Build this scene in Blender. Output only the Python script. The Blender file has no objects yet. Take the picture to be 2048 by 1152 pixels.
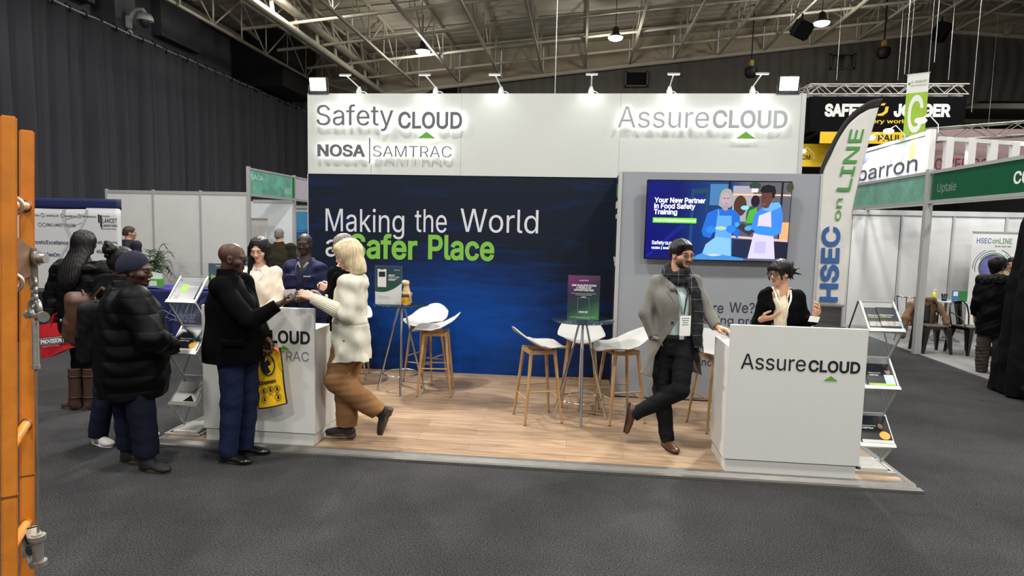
import bpy, bmesh, math, random
import numpy as np
from mathutils import Matrix, Vector
PI = math.pi
scn = bpy.context.scene
COL = scn.collection
# ---------------------------------------------------------------- camera
cam_d = bpy.data.cameras.new('camera'); cam = bpy.data.objects.new('camera', cam_d); COL.objects.link(cam)
scn.camera = cam
_f, _pitch, _roll, _yaw = 1266.68, .0914, .0225, -.1046
_F = Vector((math.sin(_yaw) * math.cos(_pitch), math.cos(_yaw) * math.cos(_pitch), -math.sin(_pitch)))
_R = Vector((math.cos(_yaw), -math.sin(_yaw), 0)); _U = _R.cross(_F)
_R2 = _R * math.cos(_roll) + _U * math.sin(_roll); _U2 = -_R * math.sin(_roll) + _U * math.cos(_roll)
_M = Matrix((_R2, _U2, -_F)).transposed().to_4x4(); _M.translation = (3.4807, -4.9088, 1.881)
cam.matrix_world = _M
cam_d.sensor_fit = 'HORIZONTAL'; cam_d.sensor_width = 36; cam_d.lens = _f / 2048 * 36
cam_d.clip_start = .05; cam_d.clip_end = 300
# ---------------------------------------------------------------- world, exposure
wd = bpy.data.worlds.new('hall_air'); scn.world = wd; wd.use_nodes = True
wd.node_tree.nodes['Background'].inputs[0].default_value = (.93, .97, 1, 1)
wd.node_tree.nodes['Background'].inputs[1].default_value = .36
vs = scn.view_settings
vs.view_transform = 'Standard'; vs.look = 'None'; vs.exposure = 0.12; vs.gamma = 1; vs.use_curve_mapping = False
scn.cycles.max_bounces = 5; scn.cycles.diffuse_bounces = 3; scn.cycles.glossy_bounces = 3
scn.cycles.transmission_bounces = 5; scn.cycles.transparent_max_bounces = 6
scn.cycles.caustics_reflective = False; scn.cycles.caustics_refractive = False
scn.cycles.sample_clamp_indirect = 4
# ---------------------------------------------------------------- the hall's lamps, hung from the roof
def light(name, kind, loc, power, col=(1, 1, 1), aim=None, parent=None, **kw):
    d = bpy.data.lights.new(name, kind); d.energy = power; d.color = col
    for k, v in kw.items(): setattr(d, k, v)
    o = bpy.data.objects.new(name, d); COL.objects.link(o); o.location = loc; o.parent = parent
    if aim is not None:
        o.rotation_euler = (Vector(aim) - Vector(loc)).to_track_quat('-Z', 'Y').to_euler()
    return o
HB = 260
for i, x in enumerate((-4.5, 1.5, 7.5, 13.5)):
    for j, y in enumerate((-8, -1.5, 5, 11.5)):
        light('high_bay_light', 'AREA', (x, y, 8.3), HB * (1.35 if y < 0 else 1), (1, .97, .92), aim=(x, y, 0), shape='DISK', size=.7)
# ================================================================ helpers
def lin(c):
    return tuple(((v / 255) / 12.92 if v / 255 <= .04045 else ((v / 255 + .055) / 1.055) ** 2.4) for v in c[:3]) + (1,)
def nd(nt, t, **kw):
    n = nt.nodes.new(t)
    for k, v in kw.items():
        if k in n.inputs and not hasattr(n, k): n.inputs[k].default_value = v
        else: setattr(n, k, v)
    return n
MATS = {}
def mat(name, col, rough=.6, metal=0, var=0, vs=8, bump=0, bs=60, emit=0, spec=.5, trans=0, alpha=1, sheen=0, stretch=None, coat=0):
    if name in MATS: return MATS[name]
    m = bpy.data.materials.new(name); m.use_nodes = True; nt = m.node_tree; L = nt.links.new
    b = nt.nodes['Principled BSDF']; c = lin(col)
    b.inputs['Base Color'].default_value = c; b.inputs['Roughness'].default_value = rough
    b.inputs['Metallic'].default_value = metal; b.inputs['Specular IOR Level'].default_value = spec
    if trans: b.inputs['Transmission Weight'].default_value = trans
    if alpha < 1: b.inputs['Alpha'].default_value = alpha
    if coat: b.inputs['Coat Weight'].default_value = coat; b.inputs['Coat Roughness'].default_value = .1
    if sheen: b.inputs['Sheen Weight'].default_value = sheen; b.inputs['Sheen Roughness'].default_value = .5
    if emit: b.inputs['Emission Color'].default_value = c; b.inputs['Emission Strength'].default_value = emit
    if var or bump:
        tc = nd(nt, 'ShaderNodeTexCoord'); src = tc.outputs['Object']
        if stretch:
            mp = nd(nt, 'ShaderNodeMapping'); mp.inputs['Scale'].default_value = stretch; L(src, mp.inputs['Vector']); src = mp.outputs[0]
    if var:
        n = nd(nt, 'ShaderNodeTexNoise'); n.inputs['Scale'].default_value = vs; n.inputs['Detail'].default_value = 6; n.inputs['Roughness'].default_value = .65
        L(src, n.inputs['Vector'])
        r = nd(nt, 'ShaderNodeValToRGB'); e = r.color_ramp.elements
        e[0].position = .3; e[1].position = .7
        e[0].color = tuple(v * (1 - var) for v in c[:3]) + (1,); e[1].color = tuple(min(1, v * (1 + var)) for v in c[:3]) + (1,)
        L(n.outputs['Fac'], r.inputs[0]); L(r.outputs[0], b.inputs['Base Color'])
    if bump:
        n = nd(nt, 'ShaderNodeTexNoise'); n.inputs['Scale'].default_value = bs; n.inputs['Detail'].default_value = 4; L(src, n.inputs['Vector'])
        bp = nd(nt, 'ShaderNodeBump'); bp.inputs['Strength'].default_value = bump; bp.inputs['Distance'].default_value = .01
        L(n.outputs['Fac'], bp.inputs['Height']); L(bp.outputs[0], b.inputs['Normal'])
    MATS[name] = m
    return m
def link_mesh(name, me, m, parent=None):
    o = bpy.data.objects.new(name, me); COL.objects.link(o)
    for k in (m if isinstance(m, (list, tuple)) else [m]):
        if k is not None: me.materials.append(k)
    if parent is not None: o.parent = parent
    return o
def tag(o, label=None, cat=None, group=None, kind=None):
    for k, v in (('label', label), ('category', cat), ('group', group), ('kind', kind)):
        if v: o[k] = v
    return o
def thing(name, label, cat, loc=(0, 0, 0), rz=0, group=None):
    o = bpy.data.objects.new(name, None); COL.objects.link(o); o.empty_display_size = .1
    o.location = loc; o.rotation_euler = (0, 0, rz)
    return tag(o, label, cat, group)
def copy_thing(o, loc=None, rz=None, label=None, parent=None):
    c = o.copy(); COL.objects.link(c)
    if parent is not None: c.parent = parent
    for ch in list(o.children): copy_thing(ch, parent=c)
    if loc is not None: c.location = loc
    if rz is not None: c.rotation_euler = (0, 0, rz)
    if label: c['label'] = label
    return c
def fr(ax):
    """rotation whose Z is ax"""
    return Vector(ax).to_track_quat('Z', 'Y').to_matrix()
class MB:
    """collects shapes into one mesh"""
    def __init__(s): s.v = []; s.f = []; s.mi = []; s.m = 0; s.sm = []
    def add(s, vs, fs, smooth=False):
        n = len(s.v); s.v += [tuple(v) for v in vs]
        for f in fs: s.f.append(tuple(i + n for i in f)); s.mi.append(s.m); s.sm.append(smooth)
        return s
    def box(s, c, d, rot=None, bev=0):
        bm = bmesh.new(); bmesh.ops.create_cube(bm, size=1)
        for v in bm.verts: v.co = Vector((v.co.x * d[0], v.co.y * d[1], v.co.z * d[2]))
        if bev: bmesh.ops.bevel(bm, geom=bm.edges[:], offset=bev, segments=2, affect='EDGES')
        R = rot if rot is not None else Matrix.Identity(3)
        if isinstance(rot, tuple):
            from mathutils import Euler
            R = Euler(rot).to_matrix()
        bm.verts.index_update()
        s.add([R @ v.co + Vector(c) for v in bm.verts], [[v.index for v in f.verts] for f in bm.faces]); bm.free(); return s
    def b2(s, lo, hi, bev=0):
        return s.box([(a + b) / 2 for a, b in zip(lo, hi)], [abs(b - a) for a, b in zip(lo, hi)], None, bev)
    def cyl(s, a, b, r0, r1=None, n=16, caps=True):
        r1 = r0 if r1 is None else r1
        a, b = Vector(a), Vector(b); R = fr(b - a); vs = []
        for p, r in ((a, r0), (b, r1)):
            for i in range(n):
                t = 2 * PI * i / n; vs.append(p + R @ Vector((r * math.cos(t), r * math.sin(t), 0)))
        s.add(vs, [(i, (i + 1) % n, n + (i + 1) % n, n + i) for i in range(n)], True)
        if caps: s.add(vs[:n], [tuple(range(n - 1, -1, -1))]); s.add(vs[n:], [tuple(range(n))])
        return s
    def bar(s, a, b, w, h, up=(0, 0, 1)):
        a, b = Vector(a), Vector(b); d = (b - a); z = d.normalized(); u = Vector(up)
        x = z.cross(u)
        if x.length < 1e-4: x = Vector((1, 0, 0))
        x.normalize(); y = x.cross(z)
        return s.box((a + b) / 2, (w, h, d.length), Matrix((x, y, z)).transposed())
    def tube(s, pts, r, n=10, closed=False, caps=True):
        P = [Vector(p) for p in pts]; m = len(P); rs = r if isinstance(r, (list, tuple)) else [r] * m
        vs = []; X = None
        for i in range(m):
            d = (P[(i + 1) % m] - P[i - 1]) if closed else (P[min(i + 1, m - 1)] - P[max(i - 1, 0)])
            d.normalize()
            if X is None: X = d.orthogonal().normalized()
            X = (X - d * X.dot(d)).normalized(); Y = d.cross(X)
            vs += [P[i] + (X * math.cos(2 * PI * k / n) + Y * math.sin(2 * PI * k / n)) * rs[i] for k in range(n)]
        fs = []
        for i in range(m if closed else m - 1):
            j = (i + 1) % m
            fs += [(i * n + k, i * n + (k + 1) % n, j * n + (k + 1) % n, j * n + k) for k in range(n)]
        s.add(vs, fs, True)
        if not closed and caps: s.add(vs[:n], [tuple(range(n - 1, -1, -1))]); s.add(vs[-n:], [tuple(range(n))])
        return s
    def lathe(s, prof, c=(0, 0, 0), n=28):
        m = len(prof); vs = []
        for r, z in prof:
            vs += [(c[0] + r * math.cos(2 * PI * k / n), c[1] + r * math.sin(2 * PI * k / n), c[2] + z) for k in range(n)]
        fs = [(i * n + k, i * n + (k + 1) % n, (i + 1) * n + (k + 1) % n, (i + 1) * n + k) for i in range(m - 1) for k in range(n)]
        s.add(vs, fs, True)
        if prof[0][0] > 1e-4: s.add(vs[:n], [tuple(range(n - 1, -1, -1))])
        if prof[-1][0] > 1e-4: s.add(vs[-n:], [tuple(range(n))])
        return s
    def prism(s, pts, o, u, v, th):
        """polygon of (a,b) laid at o + a*u + b*v, thickness th along u x v"""
        o, u, v = Vector(o), Vector(u), Vector(v); w = u.cross(v).normalized() * th; n = len(pts)
        f = [o + u * a + v * b for a, b in pts]; s.add(f + [p + w for p in f], [tuple(range(n - 1, -1, -1)), tuple(range(n, 2 * n))] + [(i, (i + 1) % n, n + (i + 1) % n, n + i) for i in range(n)])
        return s
    def ball(s, c, r, n=16):
        bm = bmesh.new(); bmesh.ops.create_uvsphere(bm, u_segments=n, v_segments=max(6, n // 2), radius=1)
        rr = r if isinstance(r, (tuple, list)) else (r, r, r); bm.verts.index_update()
        s.add([(c[0] + v.co.x * rr[0], c[1] + v.co.y * rr[1], c[2] + v.co.z * rr[2]) for v in bm.verts], [[v.index for v in f.verts] for f in bm.faces], True); bm.free(); return s
    def grid(s, fn, nu, nv, closed_u=False):
        vs = [fn(i / (nu if closed_u else nu - 1), j / (nv - 1)) for j in range(nv) for i in range(nu)]
        fs = [(j * nu + i, j * nu + (i + 1) % nu, (j + 1) * nu + (i + 1) % nu, (j + 1) * nu + i) for j in range(nv - 1) for i in range(nu if closed_u else nu - 1)]
        return s.add(vs, fs, True)
    def build(s, name, m, parent=None, label=None):
        me = bpy.data.meshes.new(name); me.from_pydata(s.v, [], s.f)
        o = link_mesh(name, me, m, parent)
        me.polygons.foreach_set('material_index', s.mi); me.polygons.foreach_set('use_smooth', s.sm)
        me.update()
        if label: o['label'] = label
        return o
def solidify(o, t, off=0):
    m = o.modifiers.new('thick', 'SOLIDIFY'); m.thickness = t; m.offset = off; return o
# ---------------------------------------------------------------- lettering
_tm = {}
try: FONT = bpy.data.fonts.load(bpy.utils.system_resource('DATAFILES', path='fonts') + '/Inter.woff2')   # Blender's own interface font
except Exception: FONT = None
def text_mesh(s, bold=0, ext=0):
    """outline letters, each outer contour filled with its own counters (the font's strokes overlap)"""
    k = (s, bold)
    if k in _tm: return _tm[k]
    c = bpy.data.curves.new('t', 'FONT'); c.body = s; c.size = 1
    if FONT: c.font = FONT
    o = bpy.data.objects.new('t', c); COL.objects.link(o)
    dg = bpy.context.evaluated_depsgraph_get(); cu = o.evaluated_get(dg).to_curve(dg, apply_modifiers=False)
    sp = []
    for q in cu.splines:
        P = q.bezier_points; pts = []
        for i in range(len(P)):
            a, b = P[i], P[(i + 1) % len(P)]
            a0, a1, b1, b0 = a.co, a.handle_right, b.handle_left, b.co
            straight = (a1 - a0).cross(b0 - a0).length < 1e-6 and (b1 - a0).cross(b0 - a0).length < 1e-6
            for t in ((0,) if straight else (0, .25, .5, .75)):
                r = 1 - t; pts.append((a0 * r ** 3 + a1 * (3 * r * r * t) + b1 * (3 * r * t * t) + b0 * t ** 3).to_2d())
        out = []
        for p in pts:
            if not out or (p - out[-1]).length > 1e-5: out.append(p)
        if len(out) > 2 and (out[0] - out[-1]).length < 1e-5: out.pop()
        if len(out) > 2: sp.append(out)
    o.to_curve_clear(); bpy.data.objects.remove(o)
    from mathutils.geometry import delaunay_2d_cdt
    ar = lambda p: sum(p[i].x * p[(i + 1) % len(p)].y - p[(i + 1) % len(p)].x * p[i].y for i in range(len(p))) / 2
    A = [ar(p) for p in sp]; sg = 1 if not A or A[max(range(len(A)), key=lambda i: abs(A[i]))] > 0 else -1
    def fat(p):
        if not bold: return p
        n = len(p); q = []
        for i in range(n):
            d1 = (p[i] - p[i - 1]).normalized(); d2 = (p[(i + 1) % n] - p[i]).normalized(); n1 = Vector((d1.y, -d1.x)); n2 = Vector((d2.y, -d2.x)); m_ = n1 + n2
            if m_.length < .2: m_ = n1
            m_.normalize(); q.append(p[i] + m_ * (bold * sg / max(.45, m_.dot(n1))))
        return q
    sp = [fat(p) for p in sp]
    pts, ed, seg = [], [], []
    for p in sp:
        n = len(pts); pts += p; ed += [(n + q, n + (q + 1) % len(p)) for q in range(len(p))]
        seg += [(p[q].x, p[q].y, p[(q + 1) % len(p)].x, p[(q + 1) % len(p)].y) for q in range(len(p))]
    r = delaunay_2d_cdt(pts, ed, [], 0, 1e-6); vv = np.array([(a.x, a.y) for a in r[0]]); tri = [tuple(t) for t in r[2] if len(t) == 3]
    T = np.array(tri); ce = vv[T].mean(1); sgm = np.array(seg); wn = np.zeros(len(T), int)
    for x0, y0, x1, y1 in sgm:                       # winding number of every triangle
        up = (y0 <= ce[:, 1]) & (y1 > ce[:, 1]); dn = (y0 > ce[:, 1]) & (y1 <= ce[:, 1])
        if y1 == y0: continue
        xc = x0 + (ce[:, 1] - y0) / (y1 - y0) * (x1 - x0); rt = xc > ce[:, 0]
        wn += (up & rt).astype(int) - (dn & rt).astype(int)
    F2 = []
    for t, keep in zip(tri, wn != 0):
        if not keep: continue
        a, b, c_ = t; cr = (vv[b, 0] - vv[a, 0]) * (vv[c_, 1] - vv[a, 1]) - (vv[c_, 0] - vv[a, 0]) * (vv[b, 1] - vv[a, 1]); F2.append((a, b, c_) if cr > 0 else (a, c_, b))
    es = {(a, b) for f in F2 for a, b in zip(f, f[1:] + f[:1])}; B_ = [(a, b) for a, b in es if (b, a) not in es]
    us = sorted({a for f in F2 for a in f}); mp_ = {a: i for i, a in enumerate(us)}
    F2 = [tuple(mp_[a] for a in f) for f in F2]; B_ = [(mp_[a], mp_[b]) for a, b in B_]
    v = np.zeros((len(us), 3)); v[:, :2] = vv[us]
    _tm[k] = (v, F2, B_)
    return _tm[k]
CAP = None
def txt(mb, s, o, w, cap, u=(1, 0, 0), v=(0, 0, 1), th=.002, bold=0, gap=0):
    """writes s into mb from the base-left point o along u, cap height cap, total width w (None: natural)"""
    global CAP
    if CAP is None: CAP = text_mesh('H')[0][:, 1].max()
    vs, f, bd = text_mesh(s, bold)
    x0, x1 = vs[:, 0].min(), vs[:, 0].max()
    sy = cap / CAP; sx = (w / (x1 - x0)) if w else sy
    o, u, v = (np.array(a, float) for a in (o, u, v)); n = np.cross(u, v)
    P = o + np.outer((vs[:, 0] - x0) * sx, u) + np.outer(vs[:, 1] * sy, v) + n * th
    mb.add(P, f)
    if th > .0005:
        N = len(P); Q = P - n * th
        mb.add(np.vstack([P, Q]), [(b, a, a + N, b + N) for a, b in bd])
    return mb
# ---------------------------------------------------------------- soft bodies: distance fields turned into one smooth skin
RES = 1.0
def catmull(a, n):
    a = np.array(a, float); m = len(a); t = np.linspace(0, m - 1, n); i = np.clip(t.astype(int), 0, m - 2); f = (t - i)[:, None]
    p0, p1, p2, p3 = a[np.maximum(i - 1, 0)], a[i], a[i + 1], a[np.minimum(i + 2, m - 1)]
    return .5 * (2 * p1 + (p2 - p0) * f + (2 * p0 - 5 * p1 + 4 * p2 - p3) * f ** 2 + (3 * p1 - p0 - 3 * p2 + p3) * f ** 3)
class SDF:
    def __init__(s): s.P = []; s.M = np.eye(4); s.Z = []
    def at(s, M): s.M = np.array(M, float) if M is not None else np.eye(4); return s
    def _t(s, p): return s.M[:3, :3] @ np.array(p, float) + s.M[:3, 3]
    def _ab(s, lo, hi):
        c = np.array([s._t((x, y, z)) for x in (lo[0], hi[0]) for y in (lo[1], hi[1]) for z in (lo[2], hi[2])])
        return c.min(0), c.max(0)
    def prim(s, fn, lo, hi, k=.0, m=0, op='u', loc=True): s.P.append((fn, lo, hi, k, m, op, np.linalg.inv(s.M) if loc else None)); return s
    def cone(s, a, b, ra, rb=None, k=.02, m=0, op='u', flat=False):
        rb = ra if rb is None else rb; a, b = s._t(a), s._t(b); ab = b - a; L = max(1e-9, ab @ ab)
        def fn(x, y, z):
            t = np.clip(((x - a[0]) * ab[0] + (y - a[1]) * ab[1] + (z - a[2]) * ab[2]) / L, 0, 1)
            d = np.sqrt((x - a[0] - t * ab[0]) ** 2 + (y - a[1] - t * ab[1]) ** 2 + (z - a[2] - t * ab[2]) ** 2) - (ra + (rb - ra) * t)
            return np.maximum(d, ((x - b[0]) * ab[0] + (y - b[1]) * ab[1] + (z - b[2]) * ab[2]) / math.sqrt(L)) if flat else d
        r = max(ra, rb)
        return s.prim(fn, np.minimum(a, b) - r, np.maximum(a, b) + r, k, m, op, False)
    def chain(s, pts, rs, k=.02, m=0, op='u'):
        for i in range(len(pts) - 1): s.cone(pts[i], pts[i + 1], rs[i], rs[i + 1], k, m, op)
        return s
    def ell(s, c, r, k=.02, m=0, op='u'):
        c, r = np.array(c, float), np.array(r, float)
        def fn(x, y, z):
            x = (x - c[0]) / r[0]; y = (y - c[1]) / r[1]; z = (z - c[2]) / r[2]
            k0 = np.sqrt(x * x + y * y + z * z); k1 = np.sqrt((x / r[0]) ** 2 + (y / r[1]) ** 2 + (z / r[2]) ** 2) + 1e-9
            return k0 * (k0 - 1) / k1
        lo, hi = s._ab(c - r, c + r); return s.prim(fn, lo, hi, k, m, op)
    def box(s, c, h, rd=.01, k=.0, m=0, op='u'):
        c, h = np.array(c, float), np.array(h, float) - rd
        def fn(x, y, z):
            qx, qy, qz = abs(x - c[0]) - h[0], abs(y - c[1]) - h[1], abs(z - c[2]) - h[2]
            return np.sqrt(np.maximum(qx, 0) ** 2 + np.maximum(qy, 0) ** 2 + np.maximum(qz, 0) ** 2) + np.minimum(np.maximum(np.maximum(qx, qy), qz), 0) - rd
        lo, hi = s._ab(c - h - rd, c + h + rd); return s.prim(fn, lo, hi, k, m, op)
    def loft(s, lev, k=.03, n=2.3, m=0, op='u', fold=None, ang=None):
        """lev: (z, cx, cy, rx, ry) from low to high"""
        c = catmull(lev, 8 * len(lev)); Z = c[:, 0]
        z0, z1 = Z[0], Z[-1]
        def fn(x, y, z):
            cx, cy, rx, ry = (np.interp(z, Z, c[:, i]) for i in (1, 2, 3, 4))
            X, Y = x - cx, y - cy
            q = ((abs(X) / rx) ** n + (abs(Y) / ry) ** n) ** (1 / n)
            d = (q - 1) * np.minimum(rx, ry) * .95
            if fold: d = d - fold(np.arctan2(Y, X), z)
            return np.maximum(d, np.maximum(z - z1, z0 - z))
        r = c[:, 3:5].max(0) + .02
        lo, hi = s._ab((c[:, 1].min() - r[0], c[:, 2].min() - r[1], z0), (c[:, 1].max() + r[0], c[:, 2].max() + r[1], z1))
        return s.prim(fn, lo, hi, k, m, op)
    def wedge(s, zs, ws, y0=0., k=.004, op='s', m=0, inv=False):
        """front opening in the current frame: |x - xo| < w(z), y > y0.  ws: list of (xo, w)"""
        zs = np.array(zs); W = np.array(ws)
        def fn(x, y, z):
            xo = np.interp(z, zs, W[:, 0]); w = np.interp(z, zs, W[:, 1])
            d = np.maximum(np.maximum((abs(x - xo) - w) * .9, y0 - y), np.maximum(zs[0] - z, z - zs[-1]))
            return -d if inv else d
        lo, hi = s._ab((-.6, y0 - 1 * inv, zs[0] - inv), (.6, .6, zs[-1] + inv)); return s.prim(fn, lo, hi, k, m, op)
    def band(s, fn): s.Z.append(fn); return s
    def wrinkle(s, amp, sc=(18, 18, 30), seed=0):
        r = np.random.RandomState(seed); ph = r.rand(9) * 6.28; K = r.randn(4, 3) * .5 + 1 * np.sign(r.randn(4, 3))
        def fn(x, y, z):
            wx = np.sin(7 * z + ph[0]) + np.sin(9 * y + ph[1]); wy = np.sin(8 * x + ph[2]) + np.sin(6 * z + ph[3])
            v = 0
            for i in range(4): v = v + np.sin(K[i, 0] * sc[0] * x + K[i, 1] * sc[1] * y + K[i, 2] * sc[2] * z + ph[4 + i] + 1.1 * wx + .8 * wy)
            u = np.sin(K[0, 0] * 2.6 * sc[0] * x + K[1, 1] * 2.2 * sc[1] * y + K[2, 2] * 2.4 * sc[2] * z + 2.2 * wx + ph[8]) + np.sin(K[3, 0] * 2.2 * sc[0] * x - K[2, 1] * 2.6 * sc[1] * y + 2.0 * wy + K[1, 2] * 2.1 * sc[2] * z)
            return amp * (v / 2.2 + .16 * u)
        return s.band(fn)
    def build(s, name, mats, parent=None, h=.005, off=(0, 0, 0), label=None):
        h = h * RES
        lo = np.min([p[1] for p in s.P if p[5] == 'u'], axis=0) - 3 * h - .012; hi = np.max([p[2] for p in s.P if p[5] == 'u'], axis=0) + 3 * h + .012
        n = np.ceil((hi - lo) / h).astype(int) + 1
        ax = [(lo[i] + h * np.arange(n[i])).astype(np.float32) for i in range(3)]
        F = np.full(n, 9., np.float32); Lb = np.zeros(n, np.uint8)
        for fn, a, b, k, m, op, Mi in s.P:
            pad = max(k, 0) + 2.5 * h + .006
            i0 = np.clip(np.floor((a - pad - lo) / h).astype(int), 0, n); i1 = np.clip(np.ceil((b + pad - lo) / h).astype(int) + 1, 0, n)
            if (i1 <= i0).any(): continue
            sl = tuple(slice(p, q) for p, q in zip(i0, i1))
            x, y, z = ax[0][sl[0]][:, None, None], ax[1][sl[1]][None, :, None], ax[2][sl[2]][None, None, :]
            if Mi is not None and not np.allclose(Mi, np.eye(4)):
                x, y, z = (Mi[i, 0] * x + Mi[i, 1] * y + Mi[i, 2] * z + Mi[i, 3] for i in range(3))
            d = fn(x, y, z); f = F[sl]
            if op == 'p': Lb[sl][np.broadcast_to(d < 0, f.shape)] = m; continue
            if op == 'u':
                L_ = Lb[sl]; L_[d < f] = m
                if k: t = np.clip(.5 + .5 * (f - d) / k, 0, 1); F[sl] = f + (d - f) * t - k * t * (1 - t)
                else: F[sl] = np.minimum(f, d)
            else:
                d = -d
                if k: t = np.clip(.5 - .5 * (f - d) / k, 0, 1); F[sl] = f + (d - f) * t + k * t * (1 - t)
                else: F[sl] = np.maximum(f, d)
        if s.Z:
            I = np.nonzero(np.abs(F) < .03); x, y, z = ax[0][I[0]], ax[1][I[1]], ax[2][I[2]]
            for fn in s.Z: F[I] += fn(x, y, z)
        F[[0, -1]] = 9; F[:, [0, -1]] = 9; F[:, :, [0, -1]] = 9
        S = F < 0; a = [slice(None, -1), slice(1, None)]
        cnt = sum(S[a[i], a[j], a[k]].astype(np.uint8) for i in (0, 1) for j in (0, 1) for k in (0, 1))
        act = (cnt > 0) & (cnt < 8); idx = np.argwhere(act); N = len(idx)
        ids = np.full(act.shape, -1, np.int32); ids[act] = np.arange(N)
        pos = np.zeros((N, 3)); w = np.zeros(N)
        cs = [(i, j, k) for i in (0, 1) for j in (0, 1) for k in (0, 1)]
        for ca in cs:
            for axn in range(3):
                if ca[axn]: continue
                cb = list(ca); cb[axn] = 1
                A = F[tuple((idx + ca).T)]; B = F[tuple((idx + cb).T)]; q = (A < 0) != (B < 0)
                t = A[q] / (A[q] - B[q]); pp = np.tile(np.array(ca, float), (q.sum(), 1)); pp[:, axn] += t; pos[q] += pp; w[q] += 1
        V = lo + (idx + pos / w[:, None]) * h
        Q = []
        for axn in range(3):
            o1, o2 = [(1, 2), (2, 0), (0, 1)][axn]
            d = np.moveaxis(S, axn, 0); e = np.argwhere(d[:-1] != d[1:])
            order = [axn] + [q for q in range(3) if q != axn]; E = np.zeros_like(e); E[:, order] = e
            u1 = np.zeros(3, int); u1[o1] = 1; u2 = np.zeros(3, int); u2[o2] = 1
            inside = S[tuple(E.T)]
            q = np.stack([ids[tuple((E - u1 - u2).T)], ids[tuple((E - u2).T)], ids[tuple(E.T)], ids[tuple((E - u1).T)]], 1)
            q[~inside] = q[~inside][:, ::-1]; Q.append(q)
        Q = np.vstack(Q)
        lab = Lb[tuple(idx[Q[:, 0]].T)]
        V = V - np.array(off)
        me = bpy.data.meshes.new(name); me.vertices.add(N); me.vertices.foreach_set('co', V.astype(np.float32).ravel())
        me.loops.add(len(Q) * 4); me.loops.foreach_set('vertex_index', Q.astype(np.int32).ravel())
        me.polygons.add(len(Q)); me.polygons.foreach_set('loop_start', np.arange(0, 4 * len(Q), 4, dtype=np.int32))
        me.update(calc_edges=True)
        o = link_mesh(name, me, mats, parent)
        me.polygons.foreach_set('use_smooth', np.ones(len(Q), bool)); me.polygons.foreach_set('material_index', lab.astype(np.int32))
        me.update()
        if label: o['label'] = label
        return o
# ================================================================ the hall
def struct(o): o['kind'] = 'structure'; return o
carpet = mat('carpet', (53, 53, 54), .97, var=.3, vs=.7, bump=.3, bs=170, spec=.05)
def carpet_grit(m):
    nt = m.node_tree; L = nt.links.new; b = nt.nodes['Principled BSDF']; base = b.inputs['Base Color'].links[0].from_socket
    tc = nd(nt, 'ShaderNodeTexCoord'); n = nd(nt, 'ShaderNodeTexNoise'); n.inputs['Scale'].default_value = 105; n.inputs['Detail'].default_value = 3; n.inputs['Roughness'].default_value = .8; L(tc.outputs['Object'], n.inputs[0])
    r = nd(nt, 'ShaderNodeValToRGB'); e = r.color_ramp.elements; e[0].position = .38; e[0].color = (.35, .35, .35, 1); e[1].position = .68; e[1].color = (2.1, 2.1, 2.1, 1); L(n.outputs['Fac'], r.inputs[0])
    x = nd(nt, 'ShaderNodeMix'); x.data_type = 'RGBA'; x.blend_type = 'MULTIPLY'; x.inputs[0].default_value = 1; L(base, x.inputs[6]); L(r.outputs[0], x.inputs[7]); L(x.outputs[2], b.inputs['Base Color'])
carpet_grit(carpet)
grey_carpet = mat('grey_carpet', (128, 127, 126), .95, var=.3, vs=90, bump=.3, bs=400, spec=.1)
dark_paint = mat('dark_wall_paint', (84, 85, 90), .8, var=.08, vs=1.5)
white_pipe = mat('cream_steel', (206, 199, 180), .5, var=.1, vs=3)
roof_m = mat('roof_sheet', (206, 198, 180), .7, var=.1, vs=1.2, stretch=(1, 4, 1))
gable_m = mat('gable_sheet', (104, 98, 91), .7, var=.1, vs=2)
beige_m = mat('beige_sheet', (196, 184, 158), .7, var=.1, vs=1.2)
black_m = mat('black_paint', (14, 14, 15), .6)
alu = mat('aluminium', (196, 196, 194), .35, metal=.85, var=.06, vs=20)
alu_w = mat('satin_aluminium', (190, 191, 190), .45, metal=.45)
panel_w = mat('white_panel', (205, 205, 202), .55, var=.04, vs=3)
chrome = mat('chrome', (205, 207, 210), .12, metal=1)
dsteel = mat('dark_steel', (70, 70, 72), .4, metal=.8)
white_m = mat('white_gloss', (226, 226, 222), .35)
glow = mat('lamp_glow', (255, 250, 240), .5, emit=14)

m = MB(); m.b2((-14, -14, -.3), (32, 46, 0)); struct(m.build('floor', carpet))
m = MB()
for a, b in (((6.1, .95), (12, .95)), ((6.5, -.35), (12.5, -2.4)), ((1.2, -3.5), (3.1, -.55))):
    pass
# carpet joints
m = MB()
for x in (-4, -2, 1.9, 7.0, 11):
    m.b2((x, -9, 0), (x + .006, 1.2 if x > 6.5 else -.25 if x > -1 else 6, .0015))
m.b2((6.25, 1.0, 0), (14, 1.012, .0015))
struct(m.build('floor_seam', mat('carpet_seam', (38, 38, 38), .9)))
m = MB(); m.b2((9.05, 1.2, 0), (15, 9, .012)); struct(m.build('floor_carpet_tile', grey_carpet))
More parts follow.
